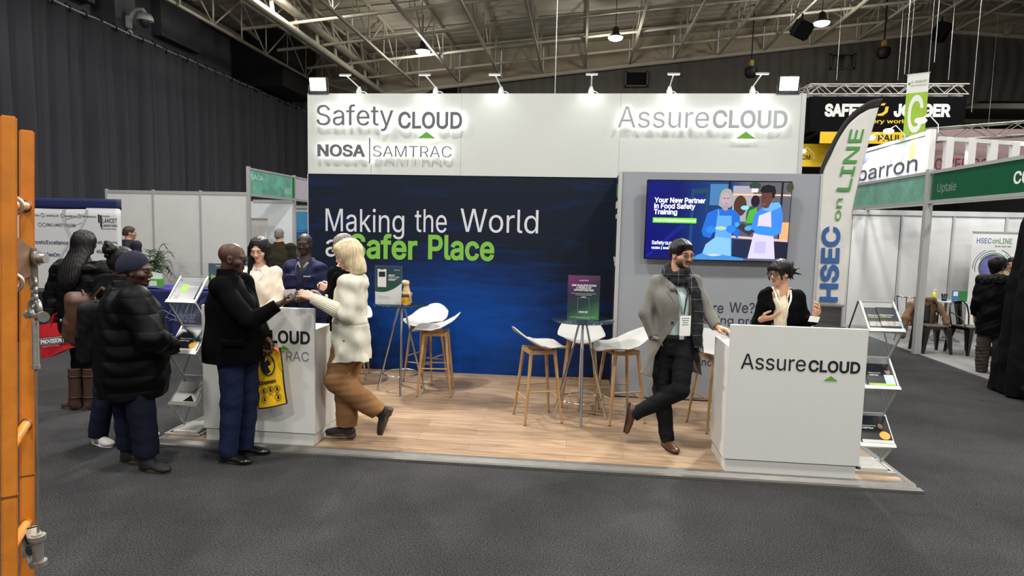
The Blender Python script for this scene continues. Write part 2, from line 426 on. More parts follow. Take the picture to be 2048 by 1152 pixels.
# left wall with its dark drape
m = MB(); m.b2((-9.3, -12, 0), (-8.9, 26, 12.5)); struct(m.build('wall_left', dark_paint))
m = MB()
for y in (-6, 2.2, 10.45, 18.7):
    m.b2((-8.9, y, 0), (-8.35, y + .75, 11))
for y in (4, 8.2, 12.6): m.b2((-8.9, y, 7.2), (-8.6, y + 1.9, 11))
struct(m.build('wall_left_column', dark_paint))
m = MB(); m.b2((-8.9, 16.8, 6.72), (-7.0, 19.6, 8.6)); struct(m.build('wall_left_duct', black_m))
m = MB(); m.b2((-8.95, -12, 9.3), (-8.88, 26, 9.42)); m.cyl((-8.5, -6, 8.35), (-8.5, 21.9, 8.35), .09); struct(m.build('trim_1', white_pipe))
rng = random.Random(4)
pleat = [(rng.uniform(.4, 1.3), rng.uniform(0, 6.28), rng.uniform(.02, .06)) for _ in range(7)]
def curtain_fn(y0, y1, x0, zt, seed):
    r = random.Random(seed); ks = [(r.uniform(6, 9), r.uniform(0, 6.3), .07), (r.uniform(12, 16), r.uniform(0, 6.3), .06), (r.uniform(24, 30), r.uniform(0, 6.3), .022), (r.uniform(2, 3), r.uniform(0, 6.3), .05)]
    def fn(u, v):
        y = y0 + (y1 - y0) * u; z = zt * (1 - v); sway = .25 * v * math.sin(2.1 * y + seed)
        d = sum(a * math.sin(k * (y + sway * (.3 + .3 * math.sin(y))) + p) for k, p, a in ks) * (.55 + .45 * min(1, v * 2.5))
        return (x0 + d, y, z)
    return fn
drape_m = mat('black_drape', (66, 67, 72), .9, var=.08, vs=30, spec=.15)
for i, (a, b) in enumerate(((-7, 3.4), (3.4, 11.2), (11.2, 21.6))):
    m = MB(); m.grid(curtain_fn(a, b, -8.0, 6.58, 3 + i), 420, 26)
    t = m.build('hall_curtain', drape_m)
    tag(t, ['dark grey floor length drape nearest the orange ladder frame', 'dark grey pleated drape hanging below the white dome camera', 'dark grey pleated drape at the far end beside the black duct box'][i], 'curtain', 'drapes along the left wall')
m = MB(); m.tube([(-8.0, -7 + 29 * i / 60, 6.6 + .012 * math.sin(i * 1.7)) for i in range(61)], .035)
t = m.build('curtain_truss_rail', alu); tag(t, 'long metal rail carrying the dark drapes on the left', 'rail')
for i in range(60):
    y = -6.8 + .475 * i; MB().tube([(-8.04, y, 6.55), (-7.95, y + .05, 6.66), (-7.96, y + .16, 6.62), (-8.0, y + .2, 6.5)], .018, 6).build('tie_knot', black_m, t)
# dome camera
t = thing('dome_camera', 'white dome security camera on a curved bracket, high on the dark left wall', 'camera', (-8.0, 11.2, 6.62))
t.location = (-8.33, 10.85, 6.95)
m = MB(); m.box((.05, 0, .05), (.1, .16, .3), bev=.02); m.box((.05, 0, -.22), (.12, .14, .16), bev=.02); m.build('wall_box', white_m, t)
m = MB(); m.tube([(.08, 0, .1), (.14, 0, .26), (.28, 0, .36), (.45, 0, .36), (.5, 0, .28)], .05); m.build('bracket', white_m, t)
m = MB(); m.lathe([(.05, .18), (.16, .14), (.2, .05), (.2, -.03)], (.5, 0, .1)); m.build('housing', white_m, t)
m = MB(); m.ball((.5, 0, .07), .165); m.build('dome', mat('smoked_dome', (60, 62, 66), .08, spec=.8), t)
# roof : rises to a ridge along y
RX = 17.2
def bz(x): return 7.55 + .1 * (x + 6) if x < RX else 7.55 + .1 * (RX + 6) - .09 * (x - RX)       # bottom chords
def tz(x): return bz(x) + 1.25 - .02 * max(0, min(x, RX) + 6)
m = MB()
N = 300
def roof_fn(u, v):
    x = -9.2 + 40 * u; y = -13 + 35.2 * v
    return (x, y, tz(x) + .06)
m.grid(roof_fn, 41, 140)
for i in range(3, len(m.v), 1):
    pass
m.v = [(x, y, z + (.035 if (i // 41) % 2 else 0)) for i, (x, y, z) in enumerate(m.v)]
m.sm = [False] * len(m.sm)
o = m.build('ceiling', roof_m); struct(o); solidify(o, .04, 1)
for i in range(18):
    x = -7.0 + 1.75 * i
    m = MB(); y0, y1 = 8.0, 21.7
    m.bar((x, y0, bz(x)), (x, y1, bz(x)), .075, .075); m.bar((x, y0, tz(x) - .05), (x, y1, tz(x) - .05), .075, .075)
    n = 9
    for k in range(n + 1):
        y = y0 + (y1 - y0) * k / n
        m.bar((x, y, bz(x)), (x, y, tz(x) - .05), .032, .032)
        if k < n:
            y2 = y + (y1 - y0) / n
            a, b = ((bz(x), tz(x) - .05) if k % 2 else (tz(x) - .05, bz(x)))
            m.bar((x, y, a), (x, y2, b), .032, .032)
    struct(m.build('ceiling_truss', white_pipe))
for k, y in enumerate((11.0, 13.4, 15.6, 17.9, 20.0)):
    m = MB()
    pts = [(x, y, bz(x) + .1) for x in (-6.6, RX, 24)]
    m.tube(pts, .05, 8)
    m.tube([(x, y + .4, tz(x) - .1) for x in (-6.6, RX, 24)], .04, 8)
    struct(m.build('ceiling_rail', white_pipe))
# eave girder on the left
m = MB(); x = -5.0
m.cyl((x, 4, 7.55), (x, 21.9, 7.55), .1); m.cyl((x, 4, 8.05), (x, 21.9, 8.05), .12); m.cyl((x - .5, 4, 8.6), (x - .5, 21.9, 8.6), .07)
for k in range(12):
    y = 4.6 + 1.5 * k; m.cyl((x, y, 7.55), (x - .2, y, 9.0), .06, n=8)
    m.cyl((x - .2, y, 8.7), (x, y + 1.5, 8.05), .035, n=8)
m.cyl((-8.4, 15.2, 9.8), (-5, 19.3, 7.55), .06); m.cyl((-8.3, 8.5, 9.8), (-7.8, 19.3, 7.9), .07); m.cyl((-7.8, 19.3, 7.7), (-4.6, 22, 7.2), .06)
struct(m.build('ceiling_girder', white_pipe))
# gable end: beige strip, eave pipe and ribbed dark sheeting
m = MB(); xs = [-6.2] + [-5.25 + 1.75 * i for i in range(13)] + [RX, 22, 26]
for a, b in zip(xs[:-1], xs[1:]):
    m.prism([(a + .015, bz(a) - .02), (b - .015, bz(b) - .02), (b - .015, tz(b) + .02), (a + .015, tz(a) + .02)], (0, 22.0, 0), (1, 0, 0), (0, 0, 1), .06)
m.prism([(-9.3, 7.2), (-6.2, 7.4), (-6.2, tz(-6.2)), (-9.3, tz(-9.2))], (0, 22.0, 0), (1, 0, 0), (0, 0, 1), .06)
m.prism([(-7.4, 6.9), (-3.2, 7.55), (-2.2, 7.9), (-7.4, 7.4)], (0, 21.9, 0), (1, 0, 0), (0, 0, 1), .06)
struct(m.build('wall_back_fascia', beige_m))
m = MB(); m.tube([(-7.2, 21.85, bz(-6.2) - .3), (-3, 21.85, bz(-3) - .12), (3, 21.85, bz(3) - .06), (RX, 21.85, bz(RX)), (26, 21.85, bz(26))], .09, 10)
struct(m.build('trim_2', white_pipe))
m = MB(); n = 330
def gable_fn(u, v):
    x = -9 + 36 * u; k = int(round(u * (n - 1))) % 4
    zb = 0 if x < 12.2 else 7.55 if x < RX else 7.3
    z1 = bz(max(x, -6.2)) + .1
    bulge = .5 * math.sin(PI * v) ** 1 if x > 3 else 0
    return (x, 22.1 + (.05 if k in (1, 2) else 0) - bulge * .5, zb + (z1 - zb) * v)
m.grid(gable_fn, n, 14)
struct(m.build('wall_back', gable_m))
for i, (x, z) in enumerate(((-2.2, 7.55), (5.56, 8.1), (13.5, 8.75))):
    t = thing('louvre_vent', ['dark louvred vent low in the gable behind the second header lamp', 'dark louvred vent in the ribbed gable above the middle of the header', 'dark louvred vent in the gable right of the hanging banner wires'][i], 'vent', (x, 21.95, z), 0, 'louvred vents in the gable')
    m = MB()
    for s in (-1, 1): m.b2((s * .43 - .03, -.14, -.3), (s * .43 + .03, .05, .3)); m.b2((-.46, -.14, s * .28 - .03), (.46, .05, s * .28 + .03))
    m.build('frame', mat('vent_frame', (92, 88, 82), .6), t)
    m = MB()
    for k in range(9): m.box((0, -.04, -.24 + .06 * k), (.84, .07, .012), (.6, 0, 0))
    m.b2((-.43, -.01, -.28), (.43, .02, .28)); m.build('louvres', mat('vent_black', (24, 24, 26), .6), t)
# hall beyond the gable on the right
m = MB(); m.b2((6, 45, 0), (32, 45.3, 12)); struct(m.build('wall_far', mat('far_wall', (82, 80, 76), .8)))
m = MB(); m.b2((8, 22.6, 9.1), (32, 45, 9.3)); struct(m.build('ceiling_far', mat('far_ceiling', (118, 112, 104), .8, var=.1)))
m = MB()
for y in (24, 27, 30.5, 35): m.bar((8, y, 8.7), (32, y, 8.7), .3, .25)
for x in (13, 17.5, 22): m.bar((x, 22.4, 8.75), (x + 2, 45, 8.75), .25, .2)
struct(m.build('ceiling_far_beam', mat('far_beam', (138, 132, 122), .7)))
m = MB(); m.b2((31, -14, 0), (31.3, 46, 12)); struct(m.build('wall_right', mat('right_wall', (120, 118, 114), .8)))
# high bays that show
HBL = [(-2.1, 17.1, 7.95), (4.45, 17.1, 8.35), (11.0, 17.1, 8.75)]
HBW = ['left', 'middle', 'right']
def high_bay(loc, label, s=1, e=2):
    t = thing('high_bay_lamp', label, 'lamp', loc, 0, 'high bay lamps in the roof')
    m = MB(); m.lathe([(.05, .34), (.1, .3), (.12, .12), (.2, .06), (.21, .0)], n=20); m.build('housing', dsteel, t); MB().cyl((0, 0, .34), (0, 0, (tz(loc[0]) + .055 if loc[1] < 22 else 9.09) - loc[2]), .012, n=6).build('drop_rod', dsteel, t)
    m = MB(); m.lathe([(.19 * s, -.005), (.17 * s, -.06), (.1 * s, -.10), (.0, -.11)], n=20); m.build('lens', glow, t)
    light('high_bay_light', 'POINT', (0, 0, -.3), 45 * e, (1, .96, .9), parent=t, shadow_soft_size=.15)
    return t
for i, p in enumerate(HBL): high_bay(p, ['glowing round high bay lamp in the roof above the left header lettering', 'glowing round high bay lamp in the roof above the middle of the header', 'glowing high bay lamp at the top, above the right header lettering'][i], 1.3)
for i, p in enumerate(((11.3, 26, 8.3), (18.4, 26, 8.35), (26.2, 28, 8.3))): high_bay(p, ['small glowing lamp just above the header beside the right floodlight', 'small glowing lamp above the black hanging banner truss', 'small glowing lamp of the far hall right of the hanging letter banner'][i], 1.4, 1.5)
# chain hoists hung in the roof
for i, (x, y, z, l) in enumerate(((9.42, 19.3, 7.55, 1.0), (13.9, 19.3, 8.2, .95))):
    t = thing('chain_hoist', ['black motor hoist hanging on a strap above the right floodlight', 'black motor hoist hanging on a strap in front of the right gable vent'][i], 'hoist', (x, y, z), 0, 'motor hoists under the roof')
    m = MB(); m.bar((0, 0, .35), (0, 0, tz(x) + .055 - z), .02, .1); m.build('strap', mat('navy_strap', (20, 26, 52), .7), t)
    m = MB(); m.lathe([(.14, 0), (.22, .1), (.22, .32), (.2, .34)], n=12); m.build('chain_bag', black_m, t)
    m = MB(); m.box((0, 0, .5), (.16, .16, .22), bev=.03); m.build('motor', mat('hoist_yellow', (170, 140, 60), .5), t)
for i, (x, y, z) in enumerate(((10.3, 16.8, 8.45), (15.7, 19.2, 9.05))):
    t = thing('line_speaker', ['black loudspeaker at the top edge beside a roof lamp', 'black loudspeaker tilted under the roof ridge on the right'][i], 'speaker', (x, y, z), .3 + i, 'loudspeakers under the roof')
    m = MB(); m.box((0, 0, 0), (.5, .5, .55), (.5, .3, 0), bev=.06); m.build('cabinet', black_m, t)
    m = MB(); m.bar((0, 0, .2), (0, 0, .5), .03, .06); m.build('bracket', dsteel, t)
# wires dropping from the roof
m = MB()
for x, y, z0 in ((10.4, 13.9, 6.2), (13.3, 13.9, 6.2), (12.0, 13.9, 6.2), (10.5, 10.3, 5.5), (10.8, 9.7, 5.6), (12.9, 12, 5.0), (16.8, 18, 4.5), (3.1, 3.5, 3.54)):
    m.cyl((x, y, z0), (x, y, bz(x)), .007, n=5)
t = m.build('hanging_wires', alu); tag(t, 'thin steel wires dropping from the roof to the hung signs', 'wires'); t['kind'] = 'stuff'
# ================================================================ shell booths on the left
post_m = alu_w
def post(name, x, y, h, parent, s=.05):
    m = MB(); m.b2((x - s / 2, y - s / 2, 0), (x + s / 2, y + s / 2, h))
    for dx, dy in ((1, 0), (-1, 0), (0, 1), (0, -1)):
        m.b2((x + dx * s / 2 - .006 - abs(dy) * .004, y + dy * s / 2 - .006 - abs(dx) * .004, 0), (x + dx * s / 2 + .006 + abs(dy) * .004, y + dy * s / 2 + .006 + abs(dx) * .004, h))
    return m.build(name, post_m, parent)
fasc_g = mat('fascia_green', (16, 88, 58), .22, var=.1, vs=40, bump=.12, bs=30, stretch=(1, .3, 3), coat=.6)
fasc_l = mat('fascia_mint', (110, 175, 155), .25, var=.35, vs=3, bump=.1, bs=30, coat=.5)
fasc_p = mat('fascia_lilac', (190, 182, 196), .3, var=.1, vs=8, bump=.3, bs=16)
ink_w = mat('white_print', (232, 232, 230), .6); ink_d = mat('charcoal_print', (44, 46, 48), .6); ink_k = mat('black_print', (16, 17, 19), .6)
ink_g = mat('grey_print', (128, 128, 128), .6); ink_n = mat('navy_print', (28, 36, 84), .6); green = mat('green_print', (92, 158, 48), .55)
t = thing('shell_booth', 'white panelled shell booth with mint fascia, left of the blue graphic wall', 'booth', (-3, 7, 0))
for i in range(3):
    m = MB(); m.b2((-3 + i + .02, -.012, .04), (-3 + i + .98, .012, 2.46)); m.build('wall_panel', panel_w, t)
m = MB()
for i in range(3): m.b2((-3 + i + .02, -.02, 2.44), (-3 + i + .98, .02, 2.5)); m.b2((-3 + i + .02, -.02, 0), (-3 + i + .98, .02, .05))
m.b2((-.98, 1.98, 2.37), (-.02, 2.02, 2.44)); m.build('rail', post_m, t)
for i in range(3): post('post', -3 + i, 0, 2.52, t, .045)
post('post', 0, 0, 3.0, t, .06); post('post', 0, 2, 3.0, t, .06)
m = MB(); m.b2((-3, 1.99, 0), (-.03, 2.01, 2.4)); m.b2((-3.02, 0, 0), (-3, 2, 2.4)); m.build('back_panel', mat('cool_panel', (214, 219, 222), .5, var=.04), t)
f = MB().b2((-.015, .03, 2.47), (.015, 1.88, 2.95)).build('fascia', fasc_l, t)
m = MB(); m.b2((-.02, 1.88, 2.47), (.02, 1.97, 2.95)); m.build('fascia_end', mat('leaf_green', (40, 110, 50), .4), f)
m = MB(); m.b2((-.025, .03, 2.94), (.025, 1.97, 2.98)); m.b2((-.025, .03, 2.43), (.025, 1.97, 2.48)); m.build('fascia_rail', post_m, f)
m = MB(); txt(m, 'SAGA', (.016, .06, 2.76), .5, .1, (0, 1, 0)); txt(m, 'A07', (.016, 1.5, 2.56), .3, .12, (0, 1, 0)); m.build('lettering', mat('pale_print', (200, 222, 214), .5), f)
t = thing('shell_booth', 'shell booth with pale lilac fascia, half hidden behind the blue graphic wall', 'booth', (-3, 9.06, 0))
MB().b2((-.015, 0, 2.47), (.015, 2.9, 2.95)).build('fascia', fasc_p, t)
m = MB(); m.b2((-.025, 0, 2.94), (.025, 2.9, 2.98)); m.b2((-.025, 0, 2.43), (.025, 2.9, 2.48)); m.b2((-3, 2.86, 2.34), (0, 2.9, 2.42)); m.build('rail', post_m, t)
post('post', 0, 2.94, 3.0, t, .06)
MB().b2((-3, 2.9, 0), (-.03, 2.92, 2.34)).build('wall_panel', panel_w, t)
m = MB(); m.m = 0; m.b2((-1.6, 2.87, 1.75), (-.03, 2.895, 2.25)); m.m = 1
m.prism([(-1.6, 1.4), (-.03, 1.4), (-.03, 1.74), (-.3, 1.8), (-.5, 1.74), (-.9, 1.72), (-1.6, 1.66)], (0, 2.87, 0), (1, 0, 0), (0, 0, 1), -.02)
m.m = 2; m.b2((-1.6, 2.86, .9), (-.03, 2.895, 1.42)); m.m = 0; m.b2((-1.6, 2.885, 1.4), (-.03, 2.9, 1.8))
m.build('landscape_print', [mat('sky_print', (70, 150, 200), .5, var=.15, vs=2), mat('mesa_print', (52, 84, 140), .6, var=.2, vs=4), mat('veld_print', (86, 102, 104), .6, var=.3, vs=9)], t)
# blank roll-up banner in the booth
t = thing('rollup_banner', 'blank pale grey roll-up banner standing inside the mint fascia booth', 'banner', (-3.72, 8.7, 0))
m = MB(); m.b2((-.3, -.005, .08), (.22, .005, 2.0)); m.build('banner_sheet', mat('pale_sheet', (196, 194, 190), .5, var=.06), t)
m = MB(); m.b2((-.32, -.015, 1.98), (.24, .015, 2.02)); m.b2((-.34, -.07, 0), (.26, .07, .08)); m.cyl((-.24, .03, .08), (-.22, .03, 2.0), .008); m.build('rail_and_foot', alu, t)
# the laboratory wall banner
t = thing('backdrop_banner', 'wide white laboratory backdrop banner with navy top band, behind the red bag', 'banner', (-4.0, 4.6, 0))
n_ = 26
def lb(x0, x1, z0, z1, y=0.0):
    return lambda u, v: (x0 + (x1 - x0) * u, y + .003 * math.sin(u * 9 + v * 3) + .002 * math.sin(v * 14), z0 + (z1 - z0) * v)
m = MB(); m.grid(lb(-2.2, .13, .25, 2.08), n_, 14); o = m.build('banner_sheet', mat('banner_white', (216, 216, 216), .6), t); solidify(o, .02, -1)
m = MB(); m.grid(lb(-2.2, .14, 2.06, 2.23), n_, 4); o = m.build('navy_band', ink_n, t); solidify(o, .024, -1)
m = MB(); z = .33
BY = -.008
for x, z, s, w, c in ((-1.166, 1.935, 'LancetLab_ZA', .225, .03), (-.83, 1.932, 'lancetlab_za', .19, .03), (-.526, 1.932, 'www.lancet.co.za', .24, .028), (-1.62, 1.935, 'LancetSAfrica', .33, .03), (-1.16, 1.775, '0861 LANCET (526238)', .51, .045), (-1.62, 1.482, '#DiagnosticExcellence', .83, .06), (-.45, 1.51, '#LancetLabCares', .52, .05), (-1.58, 1.283, '#LancetLabGeeOm', .63, .06), (-.3, 1.358, '#Siyakhathala', .4, .052)):
    txt(m, s, (x, BY, z), w, c)
m.build('lettering', ink_n, t)
m = MB(); txt(m, 'LANCET', (-.174, BY, 1.848), .25, .07); txt(m, 'LABORATORIES', (-.174, BY, 1.786), .255, .036); txt(m, 'Vital in Diagnostic Excellence', (-.174, BY, 1.745), .24, .016); txt(m, 'PATHOLOGISTS', (-.174, BY, 1.945), .13, .018)
m.prism([(-.215, 1.8), (-.185, 1.73), (-.185, 1.97), (-.215, 1.97)], (0, BY, 0), (1, 0, 0), (0, 0, 1), .003)
m.prism([(-.25, 1.86), (-.225, 1.84), (-.225, 1.98), (-.25, 1.98)], (0, BY, 0), (1, 0, 0), (0, 0, 1), .003); m.build('laboratory_emblem', ink_d, t)
m = MB()
for x, z in ((-1.225, 1.952), (-.876, 1.95), (-.576, 1.948), (-1.279, 1.797), (-1.205, 1.797)):
    m.tube([(x + .03 * math.cos(a), BY, z + .03 * math.sin(a)) for a in np.linspace(0, 2 * PI, 14)[:-1]], .004, 5, True)
m.build('social_icon', mat('icon_grey', (120, 140, 140), .6), t)
hx = mat('helix_grey', (190, 191, 197), .6)
for ph in (0, PI):
    m = MB(); y_ = -.0062 - (.0006 if ph else 0); vs_ = []
    for k in range(70):
        z = .42 + k * .0235; x = -.78 + .16 * (z - 1.2) + .2 * math.cos(k * .085 + .6 + ph); vs_ += [(x - .028, y_, z), (x + .028, y_, z + .012)]
    m.add(vs_, [(2 * k, 2 * k + 1, 2 * k + 3, 2 * k + 2) for k in range(69)]); m.build('helix_print', hx, t)
m = MB()
for k in range(4, 70, 6):
    z = .42 + k * .0235; x = -.78 + .16 * (z - 1.2); q = .2 * math.cos(k * .085 + .6)
    if abs(q) > .06: m.add([(x - q, -.0056, z - .05), (x - q, -.0056, z - .035), (x + q, -.0056, z + .065), (x + q, -.0056, z + .05)], [(0, 1, 2, 3)])
m.build('helix_rungs', hx, t)
m = MB()
for x in (-2.1, 0): m.b2((x - .02, .02, 0), (x + .02, .05, 2.2)); m.b2((x - .02, -.2, 0), (x + .02, .3, .03))
m.build('frame', alu, t)
# vehicle-blue print and counter at the foot of the banner
m = MB(); m.b2((-5.7, 3.9, 0), (-4.3, 4.4, .78), .02); o = m.build('side_table', mat('dark_cloth', (24, 26, 34), .8)); tag(o, 'dark low display table below the laboratory backdrop banner', 'table')
# navy clothed table
t = thing('clothed_table', 'long table under a navy printed cloth, behind the left brochure rack', 'table', (-2.95, 4.95, 0))
cl = mat('navy_cloth', (24, 28, 82), .6, var=.2, vs=4); 
def cloth_fn(w, d, h, dr):
    def fn(u, v):
        a = 2 * PI * u; n = 6
        c, s_ = math.cos(a), math.sin(a); q = (abs(c) ** n + abs(s_) ** n) ** (-1 / n)
        k = min(v / .35, 1); r = k if v < .35 else 1
        f = .012 * math.sin(22 * a) * max(0, (v - .35) / .65)
        z = h if v < .35 else h - (v - .35) / .65 * dr
        return (c * q * (w / 2 * r + f * 2), s_ * q * (d / 2 * r + f * 2), z)
    return fn
m = MB(); m.grid(cloth_fn(1.55, .7, .8, .76), 160, 24, True); m.build('cloth', cl, t)
m = MB(); rr = random.Random(2)
for k in range(22):
    a = rr.uniform(.4, 2.7); l = rr.uniform(.2, .7); x = -.2 + rr.uniform(-.1, .5)
    m.bar((x, -.385, .3), (x + l * math.cos(a), -.385, .3 + l * math.sin(a) * .6), .004, .004)
txt(m, 'LANCET', (.05, -.39, .35), .3, .07); txt(m, 'LABORATORIES', (.05, -.39, .29), .3, .03); m.build('cloth_print', mat('cloth_print', (150, 160, 200), .6), t)
m = MB(); m.grid(lambda u, v: (-.7 + 1.4 * u, -.34 + .5 * v, .805 + .02 * math.sin(9 * u) * math.sin(7 * v + 1)), 24, 10)
o = m.build('gathered_runner', mat('violet_cloth', (56, 44, 150), .5), t); solidify(o, .01)
t = thing('leaflet_box', 'small green and white leaflet box on the navy clothed table', 'box', (-3.4, 4.75, .815))
m = MB(); m.b2((-.1, -.07, 0), (.1, .07, .14), .005); m.build('green_body', mat('apple_green', (86, 160, 60), .5), t)
m = MB(); m.prism([(-.1, .14), (.1, .14), (.1, .22), (-.1, .26)], (0, .03, 0), (1, 0, 0), (0, 0, 1), .004); m.b2((-.07, -.075, .03), (.07, -.071, .11)); m.build('white_card', white_m, t)
# potted palm
t = thing('potted_palm', 'dark green potted palm before the white shell panels', 'plant', (-4.64, 6.3, 0))
m = MB(); m.lathe([(.13, 0), (.17, .3), (.19, .34), (.17, .34), (.15, .3)]); m.build('pot', mat('pot_dark', (50, 44, 40), .6), t)
m = MB(); m.m = 0; rr = random.Random(8)
for k in range(22):
    a = rr.uniform(0, 6.28); reach = rr.uniform(.25, .5); hh = rr.uniform(1.1, 1.62)
    P = [Vector((math.cos(a) * reach * s, math.sin(a) * reach * s, .3 + (hh - .3) * (1 - (1 - s) ** 2) - .25 * s ** 4)) for s in np.linspace(0, 1, 12)]
    m.tube(P, .006, 5)
    side = Vector((-math.sin(a), math.cos(a), 0))
    for i in range(5, 12):
        for sg in (-1, 1):
            d = (P[i] - P[i - 1]).normalized(); tip = P[i] + side * sg * .13 + d * .12 + Vector((0, 0, -.05)); w = d * .014
            m.add([P[i] - w, P[i] + w, tip], [(0, 1, 2)])
m.build('fronds', mat('palm_green', (52, 72, 40), .6, var=.3, vs=9), t)

# ================================================================ booth with the green fascia on the right
t = thing('shell_booth', 'open white shell booth with dark green fascia and number, on the right aisle', 'booth', (9.05, 0, 0))
for y, h in ((6.05, 3.0), (9.0, 3.0), (2.3, 3.0)): post('post', 0, y, h, t, .1 if y == 6.05 else .06)
f = MB().b2((-.015, 2.35, 2.5), (.015, 5.98, 2.92)).build('fascia', fasc_g, t)
m = MB(); m.b2((-.03, 2.33, 2.92), (.03, 8.97, 2.97)); m.b2((-.03, 2.33, 2.45), (.03, 8.97, 2.5)); m.build('fascia_rail', post_m, f)
m = MB(); txt(m, 'Uptale', (-.016, 5.78, 2.62), .5, .13, (0, -1, 0)); m.build('lettering', mat('fascia_grey_print', (120, 140, 134), .5), f)
m = MB(); txt(m, 'C07', (-.016, 4.02, 2.62), .42, .15, (0, -1, 0), bold=.02); m.build('booth_number', ink_w, f)
MB().b2((-.015, 6.12, 2.5), (.015, 8.94, 2.92)).build('fascia', mat('fascia_sea', (120, 172, 156), .18, var=.25, vs=3, bump=.12, bs=26, coat=.7), t)
m = MB()
for i in range(4): m.b2((.05 + i, 8.99, .06), (1.0 + i, 9.01, 2.36))
o = m.build('wall_panels', mat('booth_panel', (196, 196, 195), .5, var=.03), t)
m = MB(); m.b2((4.1, 4.2, 0), (4.13, 9, 2.4)); m.build('side_panel', mat('booth_panel', (214, 214, 213), .5), t)
m = MB(); m.b2((.03, 8.96, 2.36), (4.1, 9.03, 2.46)); m.b2((.03, 8.97, 0), (4.1, 9.03, .06)); m.build('rail', post_m, t)
for i in range(1, 4): post('post', i + .02, 9.0, 2.4, t, .05)
m = MB(); m.b2((.3, 4.2, 2.46), (.36, 9, 2.52)); m.build('roof_beam', white_m, t)
# roll-up of that booth
t = thing('rollup_banner', 'white roll-up banner with ring graphic, behind the woman in fur hood', 'banner', (11.62, 8.55, 0))
m = MB(); m.b2((-.42, -.004, .08), (.42, .004, 2.04)); m.build('banner_sheet', mat('banner_white', (220, 220, 220), .5), t)
m = MB(); m.b2((-.43, -.015, 2.03), (.43, .015, 2.06)); m.b2((-.45, -.1, 0), (.45, .1, .08), .01); m.build('rail_and_foot', alu, t)
m = MB(); txt(m, 'HSEC', (-.34, -.006, 1.83), .27, .1); m.build('lettering', mat('steel_blue', (50, 92, 150), .5), t)
m = MB(); txt(m, 'onLINE', (-.05, -.006, 1.83), .36, .1); txt(m, 'Simple. Smart. Safe', (0, -.006, 1.76), .3, .03); m.build('lettering', mat('hs_green', (70, 140, 60), .5), t)
m = MB()
for r, a0, a1, w, mi in ((.30, .2, 2.6, .02, 0), (.34, 1.5, 3.4, .012, 1), (.27, 0, 6.28, .03, 1), (.38, .3, 1.2, .012, 1), (.34, -1, .9, .012, 0), (.38, 2, 3.2, .01, 1)):
    m.m = mi; N = 40
    for k in range(N):
        a, b = a0 + (a1 - a0) * k / N, a0 + (a1 - a0) * (k + 1) / N
        m.add([(q * math.cos(c), -.006 - mi * .001, 1.35 + q * math.sin(c)) for q, c in ((r - w, a), (r, a), (r, b), (r - w, b))], [(0, 1, 2, 3)])
m.m = 2; m.add([(.24 * math.cos(a), -.0055, 1.35 + .24 * math.sin(a)) for a in np.linspace(0, 2 * PI, 40)[:-1]], [tuple(range(39))])
m.build('ring_print', [mat('ring_green', (70, 150, 90), .5), mat('ring_grey', (70, 76, 92), .5), mat('ring_blue', (92, 98, 160), .5, var=.4, vs=8)], t)
# cafe chairs of that booth
blk_gloss = mat('black_gloss', (12, 12, 13), .16, spec=.7)
def cafe_chair(label, x, y, rz):
    t = thing('metal_cafe_chair', label, 'chair', (x, y, .012), rz, 'black metal chairs in the green fascia booth')
    m = MB(); m.box((0, 0, .45), (.36, .36, .025), bev=.01); m.build('seat', mat('seat_worn', (96, 88, 78), .4, metal=.3), t)
    m = MB(); m.b2((-.175, -.175, .40), (.175, .175, .44)); m.build('seat_rim', blk_gloss, t)
    for sx in (-1, 1):
        for sy in (-1, 1):
            m = MB(); m.add([], []); P, Q = Vector((sx * .16, sy * .16, .43)), Vector((sx * .215, sy * .215, 0))
            R = (Q - P)
            m.add([P + Vector((a * .045, b * .045, 0)) for a, b in ((-1, -1), (1, -1), (1, 1), (-1, 1))] + [Q + Vector((a * .016, b * .016, 0)) for a, b in ((-1, -1), (1, -1), (1, 1), (-1, 1))],
                  [(0, 1, 5, 4), (1, 2, 6, 5), (2, 3, 7, 6), (3, 0, 4, 7), (0, 3, 2, 1), (4, 5, 6, 7)]); m.build('leg', blk_gloss, t)
    m = MB(); m.tube([(-.17, -.17, .45), (-.19, -.2, .62), (-.17, -.23, .78), (-.1, -.245, .84), (.1, -.245, .84), (.17, -.23, .78), (.19, -.2, .62), (.17, -.17, .45)], .012); m.build('back_frame', blk_gloss, t)
    m = MB(); m.grid(lambda u, v: ((u - .5) * (.11 + .05 * v), -.18 - .07 * v - .01 * math.sin(u * PI), .45 + .38 * v), 6, 8); o = m.build('back_splat', blk_gloss, t); solidify(o, .006)
    m = MB(); m.tube([(.19, -.2, .66), (.235, -.1, .66), (.24, .06, .6), (.19, .13, .44)], .01); m.build('arm_rail', blk_gloss, t)
    return t
cafe_chair('black metal cafe chair draped with a brown jacket', 9.34, 6.2, PI)
cafe_chair('black metal cafe chair with bare back, right of the jacket-draped one', 9.92, 6.2, PI + .3)
t = thing('glass_meeting_table', 'small round meeting table on chrome column behind the cafe chairs', 'table', (10.3, 7.6, .012))
m = MB(); m.lathe([(0, .73), (.4, .73), (.4, .745), (0, .745)], n=36); m.build('tabletop', mat('frosted_glass', (200, 208, 206), .15, trans=.4), t)
m = MB(); m.cyl((0, 0, .03), (0, 0, .73), .035); 
for k in range(4):
    a = k * PI / 2 + .5; m.bar((0, 0, .06), (.3 * math.cos(a), .3 * math.sin(a), .02), .05, .03)
m.build('pedestal', chrome, t)
t = thing('wire_chair', 'silver metal tub chair half behind the jacket-draped cafe chair', 'chair', (9.55, 7.35, .012), 2.4)
m = MB(); m.tube([(.25 * math.cos(a), .25 * math.sin(a), .82) for a in np.linspace(-.3, PI + .3, 20)], .014)
